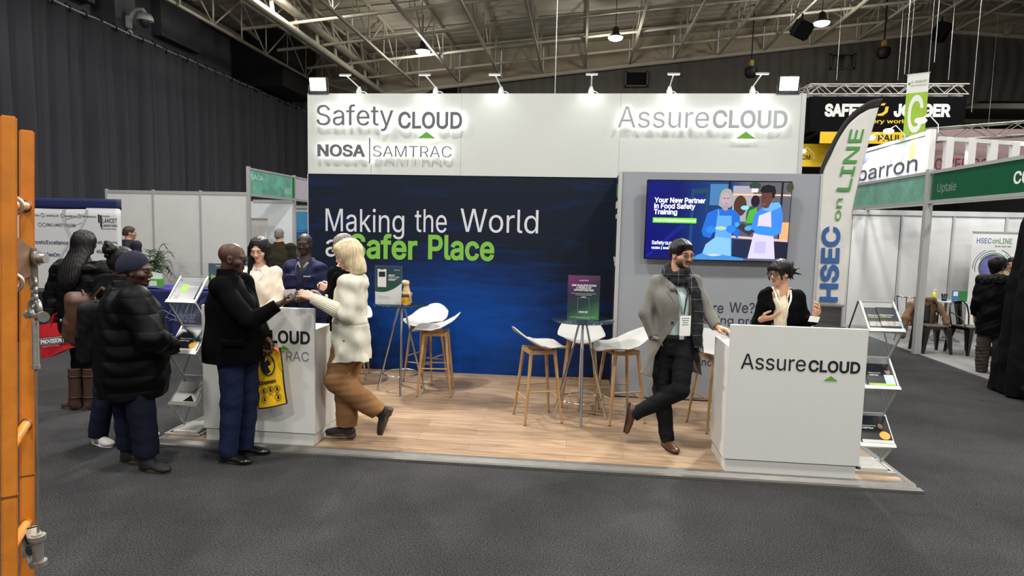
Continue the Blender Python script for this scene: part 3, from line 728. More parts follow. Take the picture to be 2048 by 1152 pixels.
for a in (-.2, .8, 1.57, 2.3, PI + .2): m.cyl((.25 * math.cos(a), .25 * math.sin(a), .82), (.2 * math.cos(a), .2 * math.sin(a), .42), .01, n=8)
m.build('back_frame', chrome, t); MB().lathe([(0, .42), (.2, .42), (.21, .44), (0, .45)]).build('seat', alu, t)
for k in range(4):
    a = k * PI / 2 + .78; MB().cyl((.15 * math.cos(a), .15 * math.sin(a), .42), (.24 * math.cos(a), .24 * math.sin(a), 0), .012).build('leg', chrome, t)
t = thing('sanitiser_bottle', 'clear pump bottle of yellow liquid on the meeting table', 'bottle', (10.02, 7.5, .757))
MB().lathe([(.035, 0), (.038, .01), (.038, .13), (.014, .16)]).build('bottle_body', mat('yellow_liquid', (205, 205, 40), .2), t)
m = MB(); m.cyl((0, 0, .155), (0, 0, .2), .008); m.box((.015, 0, .205), (.05, .018, .014)); m.build('pump', white_m, t)
t = thing('pen_cup', 'cup of dark pens on the meeting table beside the pump bottle', 'cup', (10.2, 7.5, .757))
m = MB()
for k in range(9): m.cyl((.03 * math.cos(k), .03 * math.sin(k), .02), (.05 * math.cos(k), .05 * math.sin(k), .13), .006, n=6)
m.build('pens', ink_k, t); MB().lathe([(.04, 0), (.042, .09), (.038, .09), (.036, .01)]).build('holder', blk_gloss, t)
t = thing('leaflet_holder', 'blue and green leaflet display on the meeting table', 'leaflet holder', (10.42, 7.45, .757), .1)
m = MB(); m.m = 0; m.b2((-.12, 0, 0), (.0, .01, .2)); m.m = 1; m.b2((0, 0, 0), (.16, .01, .19)); m.m = 2; m.b2((-.1, -.003, .1), (-.02, 0, .18)); m.build('leaflets', [mat('leaf_blue', (60, 110, 170), .5), mat('leaf_green2', (40, 120, 60), .5), white_m], t)
MB().b2((-.13, .01, 0), (.17, .04, .03)).build('holder_foot', white_m, t)
# brown jacket over the chair back
S = SDF()
S.loft([(.38, .02, -.30, .2, .035), (.6, 0, -.30, .22, .04), (.78, 0, -.285, .19, .04), (.87, 0, -.27, .1, .03)], n=2.6)
S.chain([(-.23, -.25, .66), (-.13, -.262, .85), (.13, -.262, .85), (.23, -.25, .66)], [.045, .035, .035, .045], .03)
S.chain([(.22, -.26, .74), (.31, -.2, .52), (.345, -.2, .22)], [.06, .06, .05], .03); S.chain([(-.22, -.25, .74), (-.255, -.1, .56), (-.24, -.02, .48)], [.055, .05, .045], .03)
S.wrinkle(.006, (20, 20, 24), 5)
o = S.build('brown_jacket', [mat('jacket_brown', (110, 84, 58), .8, var=.15, vs=20)], None, .007); o.location = (9.34, 6.2, .02); o.rotation_euler = (0, 0, PI)
tag(o, 'brown jacket with pale stripes draped over a black cafe chair', 'jacket')
m = MB(); m.tube([(-.255 + .06 * math.cos(q), -.1, .56 + .06 * math.sin(q)) for q in np.linspace(0, 2 * PI, 13)[:-1]], .008, 6, True); m.build('stripe', white_m, o)

# ================================================================ signs above the right aisle
t = thing('hanging_box_sign', 'large black hanging box sign with white and yellow lettering under a truss', 'sign', (9.8, 14, 0))
bk = mat('sign_black', (9, 10, 12), .8, var=.1, spec=.1)
m = MB(); m.b2((0, 0, 4.83), (4.06, .04, 5.78)); m.b2((-.04, .04, 4.83), (0, 1.9, 5.78)); m.build('sign_face', bk, t)
m = MB(); W = [('SAFETY', .36, 1.0), ('JOGGER', 2.2, 1.5)]
txt(m, 'SAFETY', (.37, -.005, 5.26), 1.32, .30, bold=.045); txt(m, 'JOGGER', (2.2, -.005, 5.26), 1.48, .30, bold=.045); m.build('lettering', ink_w, t)
yl = mat('sign_yellow', (236, 196, 20), .5)
m = MB(); txt(m, 'for every worksite', (1.05, -.005, 5.06), 1.85, .105, bold=.015)
m.prism([(0, 0), (.14, 0), (.26, .1), (.28, .25), (.2, .25), (.17, .12), (.1, .07), (0, .05)], (1.78, -.002, 5.26), (1, 0, 0), (0, 0, 1), .006)
m.prism([(.06, .28), (.16, .28), (.2, .34), (.1, .34)], (1.78, -.002, 5.26), (1, 0, 0), (0, 0, 1), .006); m.build('lettering', yl, t)
def truss(m, a, b, w, up=(0, 0, 1), n=12, r=.022, side=(0, 1, 0)):
    a, b, up, sd = Vector(a), Vector(b), Vector(up) * w, Vector(side) * w
    C = [Vector((0, 0, 0)), up, sd, up + sd]
    for c in C: m.cyl(a + c, b + c, r, n=8)
    d = (b - a) / n
    for k in range(n):
        for p, q in ((0, 1), (2, 3), (0, 2), (1, 3)):
            if k % 2: p, q = q, p
            m.cyl(a + d * k + C[p], a + d * (k + 1) + C[q], r * .55, n=6, caps=False)
tr = MB(); truss(tr, (-.05, 0, 5.85), (4.1, 0, 5.85), .27, n=14); truss(tr, (-.05, 0, 5.85), (-.25, 2.0, 5.85), .27, side=(1, 0, 0), n=7); truss(tr, (-.3, 1.8, 4.35), (1.2, 1.8, 4.35), .2, n=8)
tr.build('truss', mat('truss_white', (200, 198, 190), .4, metal=.3), t)
t = thing('yellow_fascia_sign', 'yellow sign strip with black lettering below the black hanging sign', 'sign', (9.3, 15, 0))
m = MB(); m.b2((.1, 0, 3.95), (1.6, .05, 4.62)); m.b2((.8, -1.0, 4.5), (4.4, -.96, 4.82)); m.build('sign_face', yl, t)
m = MB(); txt(m, 'SAFETYJOGGER.COM', (-.6, -.006, 4.16), 1.5, .13, bold=.02); txt(m, '900-PAULINUS', (1.7, -1.006, 4.58), 1.9, .16, bold=.02); m.build('lettering', ink_k, t)
# dangling letter banner
t = thing('hanging_letter_banner', 'narrow hanging banner, white above and lime green below, with big letter C', 'banner', (10.6, 9.9, 0), -.55)
m = MB(); m.m = 0; m.b2((-.2, -.006, 5.02), (.2, .006, 5.42)); m.m = 1; m.b2((-.2, -.006, 4.12), (.2, .006, 5.02)); m.build('banner_sheet', [white_m, mat('lime', (148, 190, 40), .5, var=.08)], t)
m = MB(); txt(m, 'C', (-.14, -.008, 4.2), .28, .74, bold=.015); m.build('letter', ink_w, t)
m = MB(); txt(m, 'A-OSHEXPO', (-.12, -.008, 5.22), .29, .055); txt(m, 'SOUTH AFRICA 2025', (-.12, -.008, 5.16), .29, .025); m.ball((-.155, -.008, 5.22), (.02, .003, .03)); m.build('lettering', mat('olive_print', (90, 120, 40), .5), t)
m = MB(); m.cyl((-.22, 0, 5.42), (.22, 0, 5.42), .012); m.cyl((-.22, 0, 4.12), (.22, 0, 4.12), .012); m.cyl((-.18, 0, 5.42), (-.18, 0, 7.5), .004, n=5); m.cyl((.18, 0, 5.42), (.18, 0, 7.5), .004, n=5); m.build('pole_and_wire', alu, t)
# lit white sign above the green fascia
t = thing('white_header_sign', 'white lit header sign with charcoal lowercase lettering above the green fascia', 'sign', (9.55, 0, 0))
m = MB(); m.b2((-.02, 7.2, 2.98), (.02, 10.6, 3.72)); m.build('sign_face', mat('lilac_white', (216, 216, 232), .5), t)
m = MB(); txt(m, 'barron', (-.026, 9.9, 3.12), 2.45, .29, (0, -1, 0)); m.build('lettering', ink_d, t)
m = MB(); 
for mi, (y, z, a, b) in enumerate(((8.0, 3.72, .12, .4), (8.45, 3.74, .12, .4), (7.6, 3.72, .13, .42), (10.0, 3.6, .5, .16))):
    m.m = mi; m.prism([(a * math.cos(q) + .25 * b * math.sin(q), min(b * math.sin(q), 3.715 - z)) for q in np.linspace(0, 2 * PI, 24)[:-1]], (-.024, y, z), (0, -1, 0), (0, 0, 1), .002)
m.build('colour_patch_print', [mat('patch_mint', (170, 214, 190), .5), mat('patch_blue', (186, 200, 236), .5), mat('patch_yellow', (232, 214, 120), .5), mat('patch_indigo', (120, 130, 214), .5)], t)
m = MB(); m.b2((-.04, 7.1, 3.72), (.04, 10.6, 3.78)); m.b2((-.05, 7.05, 2.9), (.05, 7.2, 3.8)); m.build('frame', white_m, t)
t = thing('lattice_header', 'white post and rail header frame running right from the white header sign', 'frame', (9.6, 6.95, 0), -.0)
a, b = Vector((0, 0, 0)), Vector((1.1, -1.55, -.1)); wf = mat('white_frame', (214, 214, 212), .4)
m = MB(); m.bar((0, 0, 3.62), (3.6, .9, 3.56), .07, .07); m.bar((0, 0, 3.02), (3.6, .9, 3.0), .07, .07); m.build('rail', wf, t)
for k in range(7):
    m = MB(); m.b2((.12 + .42 * k, .03 + .105 * k - .05, 3.0), (.24 + .42 * k, .03 + .105 * k + .05, 3.62)); m.build('post', wf, t)
t = thing('red_letter_sign', 'dusky pink sign with red capitals seen behind the white post frame', 'sign', (11.6, 12.0, 0))
m = MB(); m.b2((-.1, 0, 3.25), (4.5, .04, 4.6)); m.build('sign_face', mat('dusky_pink', (176, 150, 150), .7), t)
m = MB(); txt(m, '& POWER COMPANY', (.15, -.005, 3.6), 2.6, .28); m.build('lettering', mat('deep_red', (150, 40, 44), .6), t)
t = thing('stand_truss', 'grey lattice truss slanting up to the right edge above the pink sign', 'truss', (11.2, 11.3, 0))
m = MB(); truss(m, (0, 0, 4.15), (7.5, -2.2, 4.55), .3, n=18); m.build('chords_and_braces', mat('truss_grey', (150, 148, 142), .4, metal=.4), t)
# small spot lamps over those signs
for i, (x, y, z) in enumerate(((9.5, 8.6, 4.0), (9.55, 9.5, 4.0), (9.5, 7.4, 4.0), (11.5, 7.4, 3.85), (12.6, 7.9, 3.85), (9.85, 14.6, 4.35))):
    t = thing('arm_spot_lamp', ['bright arm lamp left of the letter banner, over the white header sign', 'bright arm lamp at the feather flag edge, over the white header sign', 'bright arm lamp right at the foot of the letter banner', 'bright arm lamp over the white post frame', 'bright arm lamp farthest right over the white post frame', 'bright lamp above the yellow sign left of the feather flag'][i], 'lamp', (x, y, z), 0, 'arm lamps over the right booth signs')
    m = MB(); m.ball((0, 0, 0), (.10, .07, .05)); m.build('lens', glow, t)
    m = MB(); m.tube([(0, 0, .03), (.15, .05, .12), (.35, .1, -.05), (.36, .1, -.2)], .01, 6); m.build('arm', white_m, t)
    if i < 5: light('arm_lamp_light', 'SPOT', (-.12, -.08, -.05), 90, aim=(-.1, 0, -1) if i > 2 else (-.25, 0, -.8), parent=t, spot_size=2.4, shadow_soft_size=.06)
# ================================================================ the exhibition stand
PF = .04
def wood_floor():
    m = bpy.data.materials.new('oak_laminate'); m.use_nodes = True; nt = m.node_tree; L = nt.links.new; b = nt.nodes['Principled BSDF']
    tc = nd(nt, 'ShaderNodeTexCoord')
    br = nd(nt, 'ShaderNodeTexBrick'); br.offset = .37; br.squash = 1
    for k, v in (('Scale', 1), ('Brick Width', 1.3), ('Row Height', .19), ('Mortar Size', .0012), ('Bias', 0)): br.inputs[k].default_value = v
    br.inputs['Color1'].default_value = lin((158, 132, 104)); br.inputs['Color2'].default_value = lin((182, 156, 128)); br.inputs['Mortar'].default_value = lin((112, 90, 70))
    L(tc.outputs['Object'], br.inputs['Vector'])
    mp = nd(nt, 'ShaderNodeMapping'); mp.inputs['Scale'].default_value = (1.6, 22, 1); L(tc.outputs['Object'], mp.inputs[0])
    n = nd(nt, 'ShaderNodeTexNoise'); n.inputs['Scale'].default_value = 1.6; n.inputs['Detail'].default_value = 7; n.inputs['Distortion'].default_value = .6; L(mp.outputs[0], n.inputs[0])
    r = nd(nt, 'ShaderNodeValToRGB'); r.color_ramp.elements[0].position = .32; r.color_ramp.elements[0].color = (.50, .44, .40, 1); r.color_ramp.elements[1].position = .62; r.color_ramp.elements[1].color = (1, 1, 1, 1)
    L(n.outputs['Fac'], r.inputs[0])
    mx = nd(nt, 'ShaderNodeMix'); mx.data_type = 'RGBA'; mx.blend_type = 'MULTIPLY'; mx.inputs[0].default_value = .8
    L(br.outputs['Color'], mx.inputs[6]); L(r.outputs[0], mx.inputs[7]); L(mx.outputs[2], b.inputs['Base Color'])
    b.inputs['Roughness'].default_value = .38; b.inputs['Specular IOR Level'].default_value = .4
    return m
m = MB(); m.b2((0, 0, .001), (6, 3.0, PF)); o = m.build('stand_platform', wood_floor()); tag(o, 'raised oak laminate stand platform', 'platform'); o['kind'] = 'structure'; o.name = 'floor_platform'
m = MB(); e = .05
m.prism([(-e, 0), (0, PF + .004), (.05, PF + .004), (.05, 0)], (-e, -.0, 0), (0, 1, 0), (0, 0, 1), 6 + 2 * e)
m.prism([(0, 0), (0, 0), (0, 0)], (0, 0, 0), (1, 0, 0), (0, 1, 0), 0) if 0 else None
m.b2((-e, 0, .001), (0, 3, PF + .003)); m.b2((6, 0, .001), (6 + e, 3, PF + .003))
m.b2((-e - .03, -e - .02, .001), (6 + e + .03, -.0, .02))
struct(m.build('trim_platform_edge', mat('ramp_aluminium', (108, 106, 101), .45, metal=.4, var=.18, vs=12, stretch=(1, 6, 6))))
# ---- header
hdr_m = mat('header_white', (196, 199, 194), .55, var=.02, vs=2)
hdr = thing('header_sign', 'long white header panel with back-lit lettering along the top of the stand', 'header sign', (0, 3, 2.54))
for a, b in ((0, 1.976), (1.978, 3.918), (3.92, 6.0)):
    MB().b2((a, -.04, 0), (b, .04, 1.0)).build('panel', hdr_m, hdr)
MB().b2((6.0, -.05, 0), (6.05, .05, 1.0)).build('end_post', alu_w, hdr)
letter_g = mat('letter_face', (96, 98, 100), .45, spec=.3); letter_l = mat('letter_face_silver', (158, 162, 162), .4); led = mat('letter_led', (255, 255, 250), .5, emit=5)
def halo(s, x, z, w, cap, face, bold=0, y=-.11):
    p = MB(); txt(p, s, (x, y, z), w, cap, th=.022, bold=bold); p = p.build('lettering', face, hdr)
    g = MB(); txt(g, s, (x, y + .024, z), w, cap, th=.004, bold=bold); g.build('led_backing', led, p)
halo('Safety', .155, .595, .985, .245, letter_g); halo('CLOUD', 1.205, .565, .80, .188, letter_g, .022)
halo('NOSA', .165, .215, .62, .135, letter_g, .03); halo('SAMTRAC', .885, .212, .995, .135, letter_g, -.006); halo('|', .835, .19, .012, .19, letter_g)
halo('Assure', 3.885, .585, 1.06, .245, letter_l); halo('CLOUD', 4.985, .592, .845, .19, letter_l, .022)
for x, z, w, h in ((1.562, .443, .228, .083), (5.372, .466, .228, .085)):
    p = MB(); p.prism([(-w / 2, 0), (w / 2, 0), (0, h)], (x, -.088, z), (1, 0, 0), (0, 0, 1), .03); p = p.build('arrow_emblem', green, hdr)
    g = MB(); g.prism([(-w / 2 - .006, -.004), (w / 2 + .006, -.004), (0, h + .005)], (x, -.078, z), (1, 0, 0), (0, 0, 1), .006); g.build('led_backing', led, p)
# arm lamps on the header
LW = ['leftmost arm lamp clipped on the white header', 'second arm lamp from the left on the white header', 'arm lamp on the white header, third from the left', 'arm lamp on the white header left of the suspension wire gap, fourth along', 'arm lamp on the white header above the silver lettering', 'rightmost arm lamp on the white header beside the right floodlight']
for i, (x, dx) in enumerate(((.66, -.12), (1.64, -.1), (2.46, -.06), (3.56, -.0), (4.49, .02), (5.45, .06))):
    t = thing('header_arm_lamp', LW[i], 'lamp', (x, 3.0, 3.54), 0, 'arm lamps along the header')
    m = MB(); m.lathe([(.035, 0), (.035, .04), (.022, .07), (.018, .09)], n=14); m.build('clamp', mat('clear_clamp', (190, 192, 192), .2), t)
    m = MB(); m.tube([(.02, 0, .03), (.06, .03, .035), (.1, .06, .01), (.1, .07, -.03)], .006, 6); m.build('lead', white_m, t)
    h = Vector((dx, -.16, .2)); m = MB(); m.cyl((0, 0, .08), h, .008, n=8); m.build('arm', white_m, t)
    m = MB(); m.box(h, (.15, .05, .02), (.25, 0, 0), bev=.006); hd = m.build('lamp_head', mat('lamp_grey', (176, 178, 178), .4), t)
    m = MB(); m.box(h + Vector((0, -.001, -.012)), (.13, .036, .006), (.25, 0, 0)); m.build('lens', mat('arm_lamp_lens', (255, 252, 244), .5, emit=6), hd)
    light('arm_lamp_light', 'SPOT', h + Vector((0, -.02, -.03)), 6, (.92, 1, .97), aim=(dx * .6, -.02, -.75), parent=t, spot_size=1.9, spot_blend=.8, shadow_soft_size=.05)
for i, x in enumerate((.15, 5.84)):
    t = thing('led_floodlight', ['bright square floodlight on the left end of the white header', 'bright square floodlight on the right end of the white header'][i], 'floodlight', (x, 2.93, 3.54), 0, 'floodlights on the header ends')
    m = MB(); m.box((0, .03, .1), (.24, .05, .2), (.2, 0, 0), bev=.01)
    for k in range(6): m.box((-.1 + .04 * k, .07, .1), (.006, .05, .17))
    m.build('housing', dsteel, t)
    MB().box((0, -.003, .105), (.2, .008, .15), (.2, 0, 0)).build('lens', mat('flood_glow', (255, 255, 250), .5, emit=18), t)
    m = MB(); m.tube([(-.13, .02, .1), (-.13, .02, .0), (.13, .02, .0), (.13, .02, .1)], .008, 6); m.build('bracket', dsteel, t)
    light('flood_light', 'SPOT', (0, -.12, .09), 520, (1, .985, .95), aim=((1.2 if i == 0 else -1.2), -3.2, -3.0), parent=t, spot_size=1.75, spot_blend=.5, shadow_soft_size=.09)
# ---- blue graphic wall
def blue_graphic():
    m = bpy.data.materials.new('blue_graphic'); m.use_nodes = True; nt = m.node_tree; L = nt.links.new; b = nt.nodes['Principled BSDF']
    tc = nd(nt, 'ShaderNodeTexCoord')
    mp = nd(nt, 'ShaderNodeMapping'); mp.inputs['Location'].default_value = (-1.0, 0, -.42); mp.inputs['Scale'].default_value = (.5, 0, .8); L(tc.outputs['Object'], mp.inputs[0])
    g = nd(nt, 'ShaderNodeTexGradient'); g.gradient_type = 'SPHERICAL'; L(mp.outputs[0], g.inputs[0])
    mp2 = nd(nt, 'ShaderNodeMapping'); mp2.inputs['Scale'].default_value = (.55, 1, 4.5); mp2.inputs['Rotation'].default_value = (0, .12, 0); L(tc.outputs['Object'], mp2.inputs[0])
    n = nd(nt, 'ShaderNodeTexNoise'); n.inputs['Scale'].default_value = 1.5; n.inputs['Detail'].default_value = 8; n.inputs['Roughness'].default_value = .6; n.inputs['Distortion'].default_value = 1.2; L(mp2.outputs[0], n.inputs[0])
    ma = nd(nt, 'ShaderNodeMath'); ma.operation = 'MULTIPLY_ADD'; ma.inputs[1].default_value = .9; ma.inputs[2].default_value = -.48; L(n.outputs['Fac'], ma.inputs[0])
    ad = nd(nt, 'ShaderNodeMath'); ad.operation = 'ADD'; L(g.outputs['Fac'], ad.inputs[0]); L(ma.outputs[0], ad.inputs[1])
    r = nd(nt, 'ShaderNodeValToRGB'); e = r.color_ramp.elements
    e[0].position = 0; e[0].color = lin((17, 25, 40)); e[1].position = .75; e[1].color = lin((5, 66, 148))
    q = e.new(.3); q.color = lin((9, 40, 92))
    L(ad.outputs[0], r.inputs[0]); L(r.outputs[0], b.inputs['Base Color']); b.inputs['Roughness'].default_value = .5; b.inputs['Specular IOR Level'].default_value = .2
    return m
gw = thing('graphic_wall', 'deep blue printed back wall with white and green slogan', 'wall panel', (0, 3, PF))
o = MB().b2((0, -.03, 0), (3.9, .03, 2.5)).build('printed_fabric', blue_graphic(), gw); o.location = (0, 0, 0)
MB().b2((-.012, -.034, 0), (0, .034, 2.5)).build('frame_edge', alu_w, gw)
for x in (.02, 1.95, 3.8): MB().b2((x, .032, 0), (x + .05, .08, 2.5)).build('post', alu_w, gw)
lw = mat('slogan_white', (205, 207, 212), .6); lg = mat('slogan_green', (118, 178, 62), .6)
Y0 = -.031
for s, x0, x1 in (('Making', .228, 1.262), ('the', 1.40, 1.81), ('World', 1.985, 2.963)):
    m = MB(); txt(m, s, (x0, Y0, 1.773 + (x0 + x1) / 2 * .018 - .012), x1 - x0, .287); m.build('slogan_lettering', lw, gw)
m = MB(); txt(m, 'a', (.225, Y0, 1.45), .17, .287); m.build('slogan_lettering', lw, gw)
for s, x0, x1 in (('Safer', .545, 1.435), ('Place', 1.575, 2.42)):
    m = MB(); txt(m, s, (x0, Y0, 1.44 + x0 * .012), x1 - x0, .287, bold=.022); m.build('slogan_lettering', lg, gw)
# ---- grey storage cabin with the screen
grey_w = mat('cabin_grey', (143, 147, 153), .6, var=.02, vs=3)
cb = thing('storage_cabin', 'grey walled storage cabin carrying the screen and a company text', 'cabin', (3.9, 2.16, PF))
MB().b2((0, 0, 0), (2.1, .04, 2.5)).build('front_panel', grey_w, cb)
MB().b2((-.0, .04, 0), (.04, .82, 2.5)).build('side_panel', mat('side_navy', (22, 32, 50), .5), cb)
MB().b2((-.02, -.02, 0), (.02, .02, 2.5)).build('post', alu_w, cb); MB().b2((2.085, -.015, 0), (2.11, .04, 2.5)).build('post', alu_w, cb); MB().b2((2.1, .82, 0), (2.15, .88, 2.5)).build('post', alu_w, cb)
m = MB()
for z, w in ((2.0, .5), (1.5, .62), (1.45, .4)): m.b2((-.003, .12, z), (0, .12 + w, z + .05))
m.m = 1; m.b2((-.003, .1, 2.25), (0, .6, 2.4)); m.m = 0; m.b2((-.003, .1, 2.12), (0, .7, 2.2)); m.build('side_print', [ink_w, green], cb)
m = MB(); nv = mat('cabin_text', (34, 42, 62), .6)
y = -.002
txt(m, 'Who', (.46, y, .985), .42, .11); txt(m, 'Are', (.962, y, .99), .20, .11); txt(m, 'We?', (1.225, y, 1.002), .265, .11)
txt(m, 'A leading provider', (.72, y, .872), 1.1, .082); txt(m, 'in excellence', (.72, y, .75), .62, .08); txt(m, 'training', (.72, y, .63), .35, .08); txt(m, 'and', (.90, y, .40), .17, .08); txt(m, 'l', (.985, y, .515), .01, .085)
m.build('company_text', nv, cb)
m = MB(); m.b2((0, -.012, 0), (2.1, 0, .012)); m.build('floor_strip', black_m, cb)
# ---- the screen
tv = thing('wall_screen', 'large black-edged flat screen showing two people in aprons', 'television', (4.92, 2.16, 2.03))
R = Matrix.Rotation(.06, 3, 'X')
tv.rotation_euler = (.05, 0, 0)
MB().box((0, -.095, 0), (1.49, .045, .85), bev=.006).build('casing', mat('tv_black', (10, 10, 11), .25), tv)
MB().b2((-.3, -.075, -.2), (.3, -.014, .2)).build('wall_mount', black_m, tv)
W, H = .735, .413
def em(name, c, e=1.0, **k): return mat('screen_' + name, c, .3, emit=e * .52, **k)
def scr_bg():
    m = bpy.data.materials.new('screen_picture'); m.use_nodes = True; nt = m.node_tree; L = nt.links.new; b = nt.nodes['Principled BSDF']
    tc = nd(nt, 'ShaderNodeTexCoord'); sp = nd(nt, 'ShaderNodeSeparateXYZ'); L(tc.outputs['Object'], sp.inputs[0])
    mr = nd(nt, 'ShaderNodeMapRange'); mr.inputs[1].default_value = -W; mr.inputs[2].default_value = W; L(sp.outputs[0], mr.inputs[0])
    r = nd(nt, 'ShaderNodeValToRGB'); e = r.color_ramp.elements; e[0].position = 0; e[0].color = lin((8, 14, 140)); e[1].position = 1; e[1].color = lin((120, 120, 132))
    for p, c in ((.22, (8, 20, 120)), (.42, (24, 66, 140)), (.6, (36, 80, 150)), (.7, (110, 112, 130))): q = e.new(p); q.color = lin(c)
    L(mr.outputs[0], r.inputs[0]); b.inputs['Base Color'].default_value = (0, 0, 0, 1); b.inputs['Roughness'].default_value = .2
    L(r.outputs[0], b.inputs['Emission Color']); b.inputs['Emission Strength'].default_value = .72
    return m
MB().b2((-W, -.122, -H), (W, -.118, H)).build('display', scr_bg(), tv)
pic = MB(); pm = []; _k = {}; _n = [0]
def pc(c, pts, e=1.0):
    if c not in _k: _k[c] = len(pm); pm.append(em('tone_%d_%d_%d' % c, c, e))
    pic.m = _k[c]; _n[0] += 1
    pic.prism([(a * 2 * W - W, H - b * 2 * H) for a, b in pts], (0, -.1225 - .00012 * _n[0], 0), (1, 0, 0), (0, 0, 1), .0001)
def el(cx, cy, rx, ry, n=20): return [(cx + rx * math.cos(q), cy - ry * math.sin(q)) for q in np.linspace(0, 2 * PI, n + 1)[:-1]]
# room behind
pc((9, 22, 118), [(.0, .98), (.02, .98), (.36, .45), (.30, .45)][::-1]); pc((20, 60, 110), [(.31, .95), (.31, .1), (.33, .1), (.33, .95)]); pc((24, 58, 88), [(.31, .42), (.31, .1), (.43, .08), (.43, .38), (.415, .38), (.415, .14), (.33, .16), (.33, .42)])
pc((60, 110, 160), [(.44, .03), (.57, .03), (.57, .3), (.44, .3)][::-1]); pc((14, 22, 50), [(.565, 0), (.585, 0), (.585, .5), (.565, .5)][::-1]); pc((150, 148, 160), [(.60, .05), (.74, .05), (.74, .5), (.60, .5)][::-1])
pc((232, 180, 140), [(.6, .15), (1.0, .15), (1.0, .17), (.6, .17)][::-1]); pc((24, 26, 30), [(.93, .0), (.945, .0), (.945, .8), (.93, .8)][::-1]); pc((70, 44, 36), el(.655, .3, .045, .13)); pc((40, 60, 50), el(.75, .05, .04, .05)); pc((60, 60, 50), el(.99, .06, .025, .06)); pc((210, 200, 220), [(.725, .08), (.775, .08), (.77, .13), (.73, .13)][::-1])
pc((240, 160, 110), [(.94, .5), (1, .5), (1, .74), (.94, .74)][::-1]); pc((200, 170, 170), [(.6, .68), (1, .72), (1, .75), (.6, .71)][::-1]); pc((26, 34, 66), [(.62, .73), (.76, .73), (.76, .97), (.62, .97)][::-1]); pc((24, 26, 50), [(.9, .75), (1, .75), (1, .97), (.9, .97)][::-1])
pc((40, 80, 60), el(.735, .45, .035, .15)); pc((70, 160, 50), [(.70, .52), (.72, .36), (.77, .32), (.79, .52)]); pc((26, 20, 24), el(.758, .24, .03, .075)); pc((120, 200, 240), el(.688, .325, .028, .028))
# woman in blue
pc((150, 146, 142), [(.505, .3), (.51, .16), (.53, .1), (.56, .085), (.585, .1), (.602, .17), (.60, .3), (.58, .33), (.53, .33)]); pc((168, 146, 160), el(.553, .22, .03, .085)); pc((150, 130, 150), [(.535, .3), (.57, .3), (.575, .37), (.53, .37)][::-1]); pc((70, 60, 90), [(.535, .205), (.55, .205), (.55, .215), (.535, .215)][::-1]); pc((70, 60, 90), [(.56, .205), (.575, .205), (.575, .215), (.56, .215)][::-1]); pc((140, 80, 110), el(.556, .272, .009, .006))
pc((30, 96, 190), [(.43, .4), (.5, .34), (.53, .345), (.555, .37), (.585, .34), (.62, .36), (.655, .42), (.67, .6), (.65, .72), (.60, .62), (.6, .56), (.5, .56), (.46, .72), (.41, .7), (.395, .63)])
pc((86, 150, 214), [(.5, .43), (.60, .43), (.605, .6), (.615, .97), (.4, .97), (.43, .8), (.49, .72)]); pc((86, 150, 214), [(.5, .36), (.51, .36), (.515, .44), (.505, .44)][::-1]); pc((120, 176, 226), [(.4, .97), (.43, .8), (.5, .7), (.6, .72), (.615, .97)]); pc((40, 118, 210), el(.46, .61, .035, .045)); pc((40, 118, 210), el(.60, .60, .035, .05)); pc((150, 190, 200), el(.53, .59, .04, .025)); pc((188, 184, 110), el(.53, .59, .024, .014))
# man in blue hooded top
pc((56, 120, 220), [(.755, .42), (.80, .33), (.84, .27), (.91, .26), (.94, .31), (.955, .45), (.95, .64), (.9, .68), (.8, .68), (.74, .64), (.70, .60), (.71, .55), (.745, .54)]); pc((96, 160, 240), [(.81, .34), (.85, .26), (.92, .25), (.94, .3), (.88, .36), (.84, .36)])
pc((88, 52, 48), [(.795, .2), (.80, .1), (.83, .07), (.87, .09), (.875, .22), (.85, .32), (.825, .33), (.805, .3)]); pc((20, 16, 18), [(.785, .11), (.80, .05), (.84, .03), (.885, .05), (.895, .12), (.885, .2), (.872, .2), (.868, .13), (.80, .135)]); pc((40, 26, 30), [(.81, .19), (.826, .19), (.826, .2), (.81, .2)][::-1]); pc((130, 80, 80), el(.818, .275, .012, .008))
pc((196, 190, 232), [(.79, .42), (.87, .36), (.88, .55), (.9, .68), (.92, .97), (.73, .97), (.76, .66), (.78, .6)]); pc((176, 172, 216), [(.775, .75), (.85, .75), (.85, .9), (.77, .9)]); pc((50, 130, 236), [(.72, .58), (.8, .55), (.93, .57), (.94, .62), (.9, .68), (.8, .66), (.74, .63)]); pc((52, 46, 48), [(.64, .58), (.68, .52), (.77, .62), (.73, .68)]); pc((70, 150, 240), el(.72, .585, .025, .03)); pc((70, 150, 240), el(.64, .54, .015, .03))
pc((60, 130, 200), [(.34, .97), (.4, .92), (.55, .93), (.7, .97), (.7, 1), (.34, 1)]); pc((180, 190, 210), [(.42, .93), (.5, .92), (.55, .94), (.48, .955)])
pc((104, 224, 36), [(.045, .47), (.355, .47), (.355, .535), (.045, .535)][::-1], 1.3)
pic.build('picture_figures', pm, tv)
m = MB(); sw = mat('screen_white', (240, 244, 255), .3, emit=1.1)
yy = -.134
def st(s, x, b, w, c, bd=.02): txt(m, s, (x * 2 * W - W, yy, H - b * 2 * H), w * 2 * W, c * 2 * H, th=.0003, bold=bd)
st('Your New Partner', .05, .275, .36, .06); st('in Food Safety', .05, .35, .29, .06); st('Training', .05, .425, .165, .06); st('Email info@safetycloud.co.za', .058, .515, .29, .028, .005)
st('Safety', .045, .815, .09, .045, .01); st('CLOUD', .14, .815, .075, .034, .025); st('NOSA | SAMTRAC', .045, .875, .19, .026, .02)
m.prism([(-.015, 0), (.015, 0), (0, .015)], (.175 * 2 * W - W, yy, H - .845 * 2 * H), (1, 0, 0), (0, 0, 1), .0003)
m.build('screen_text', sw, tv)

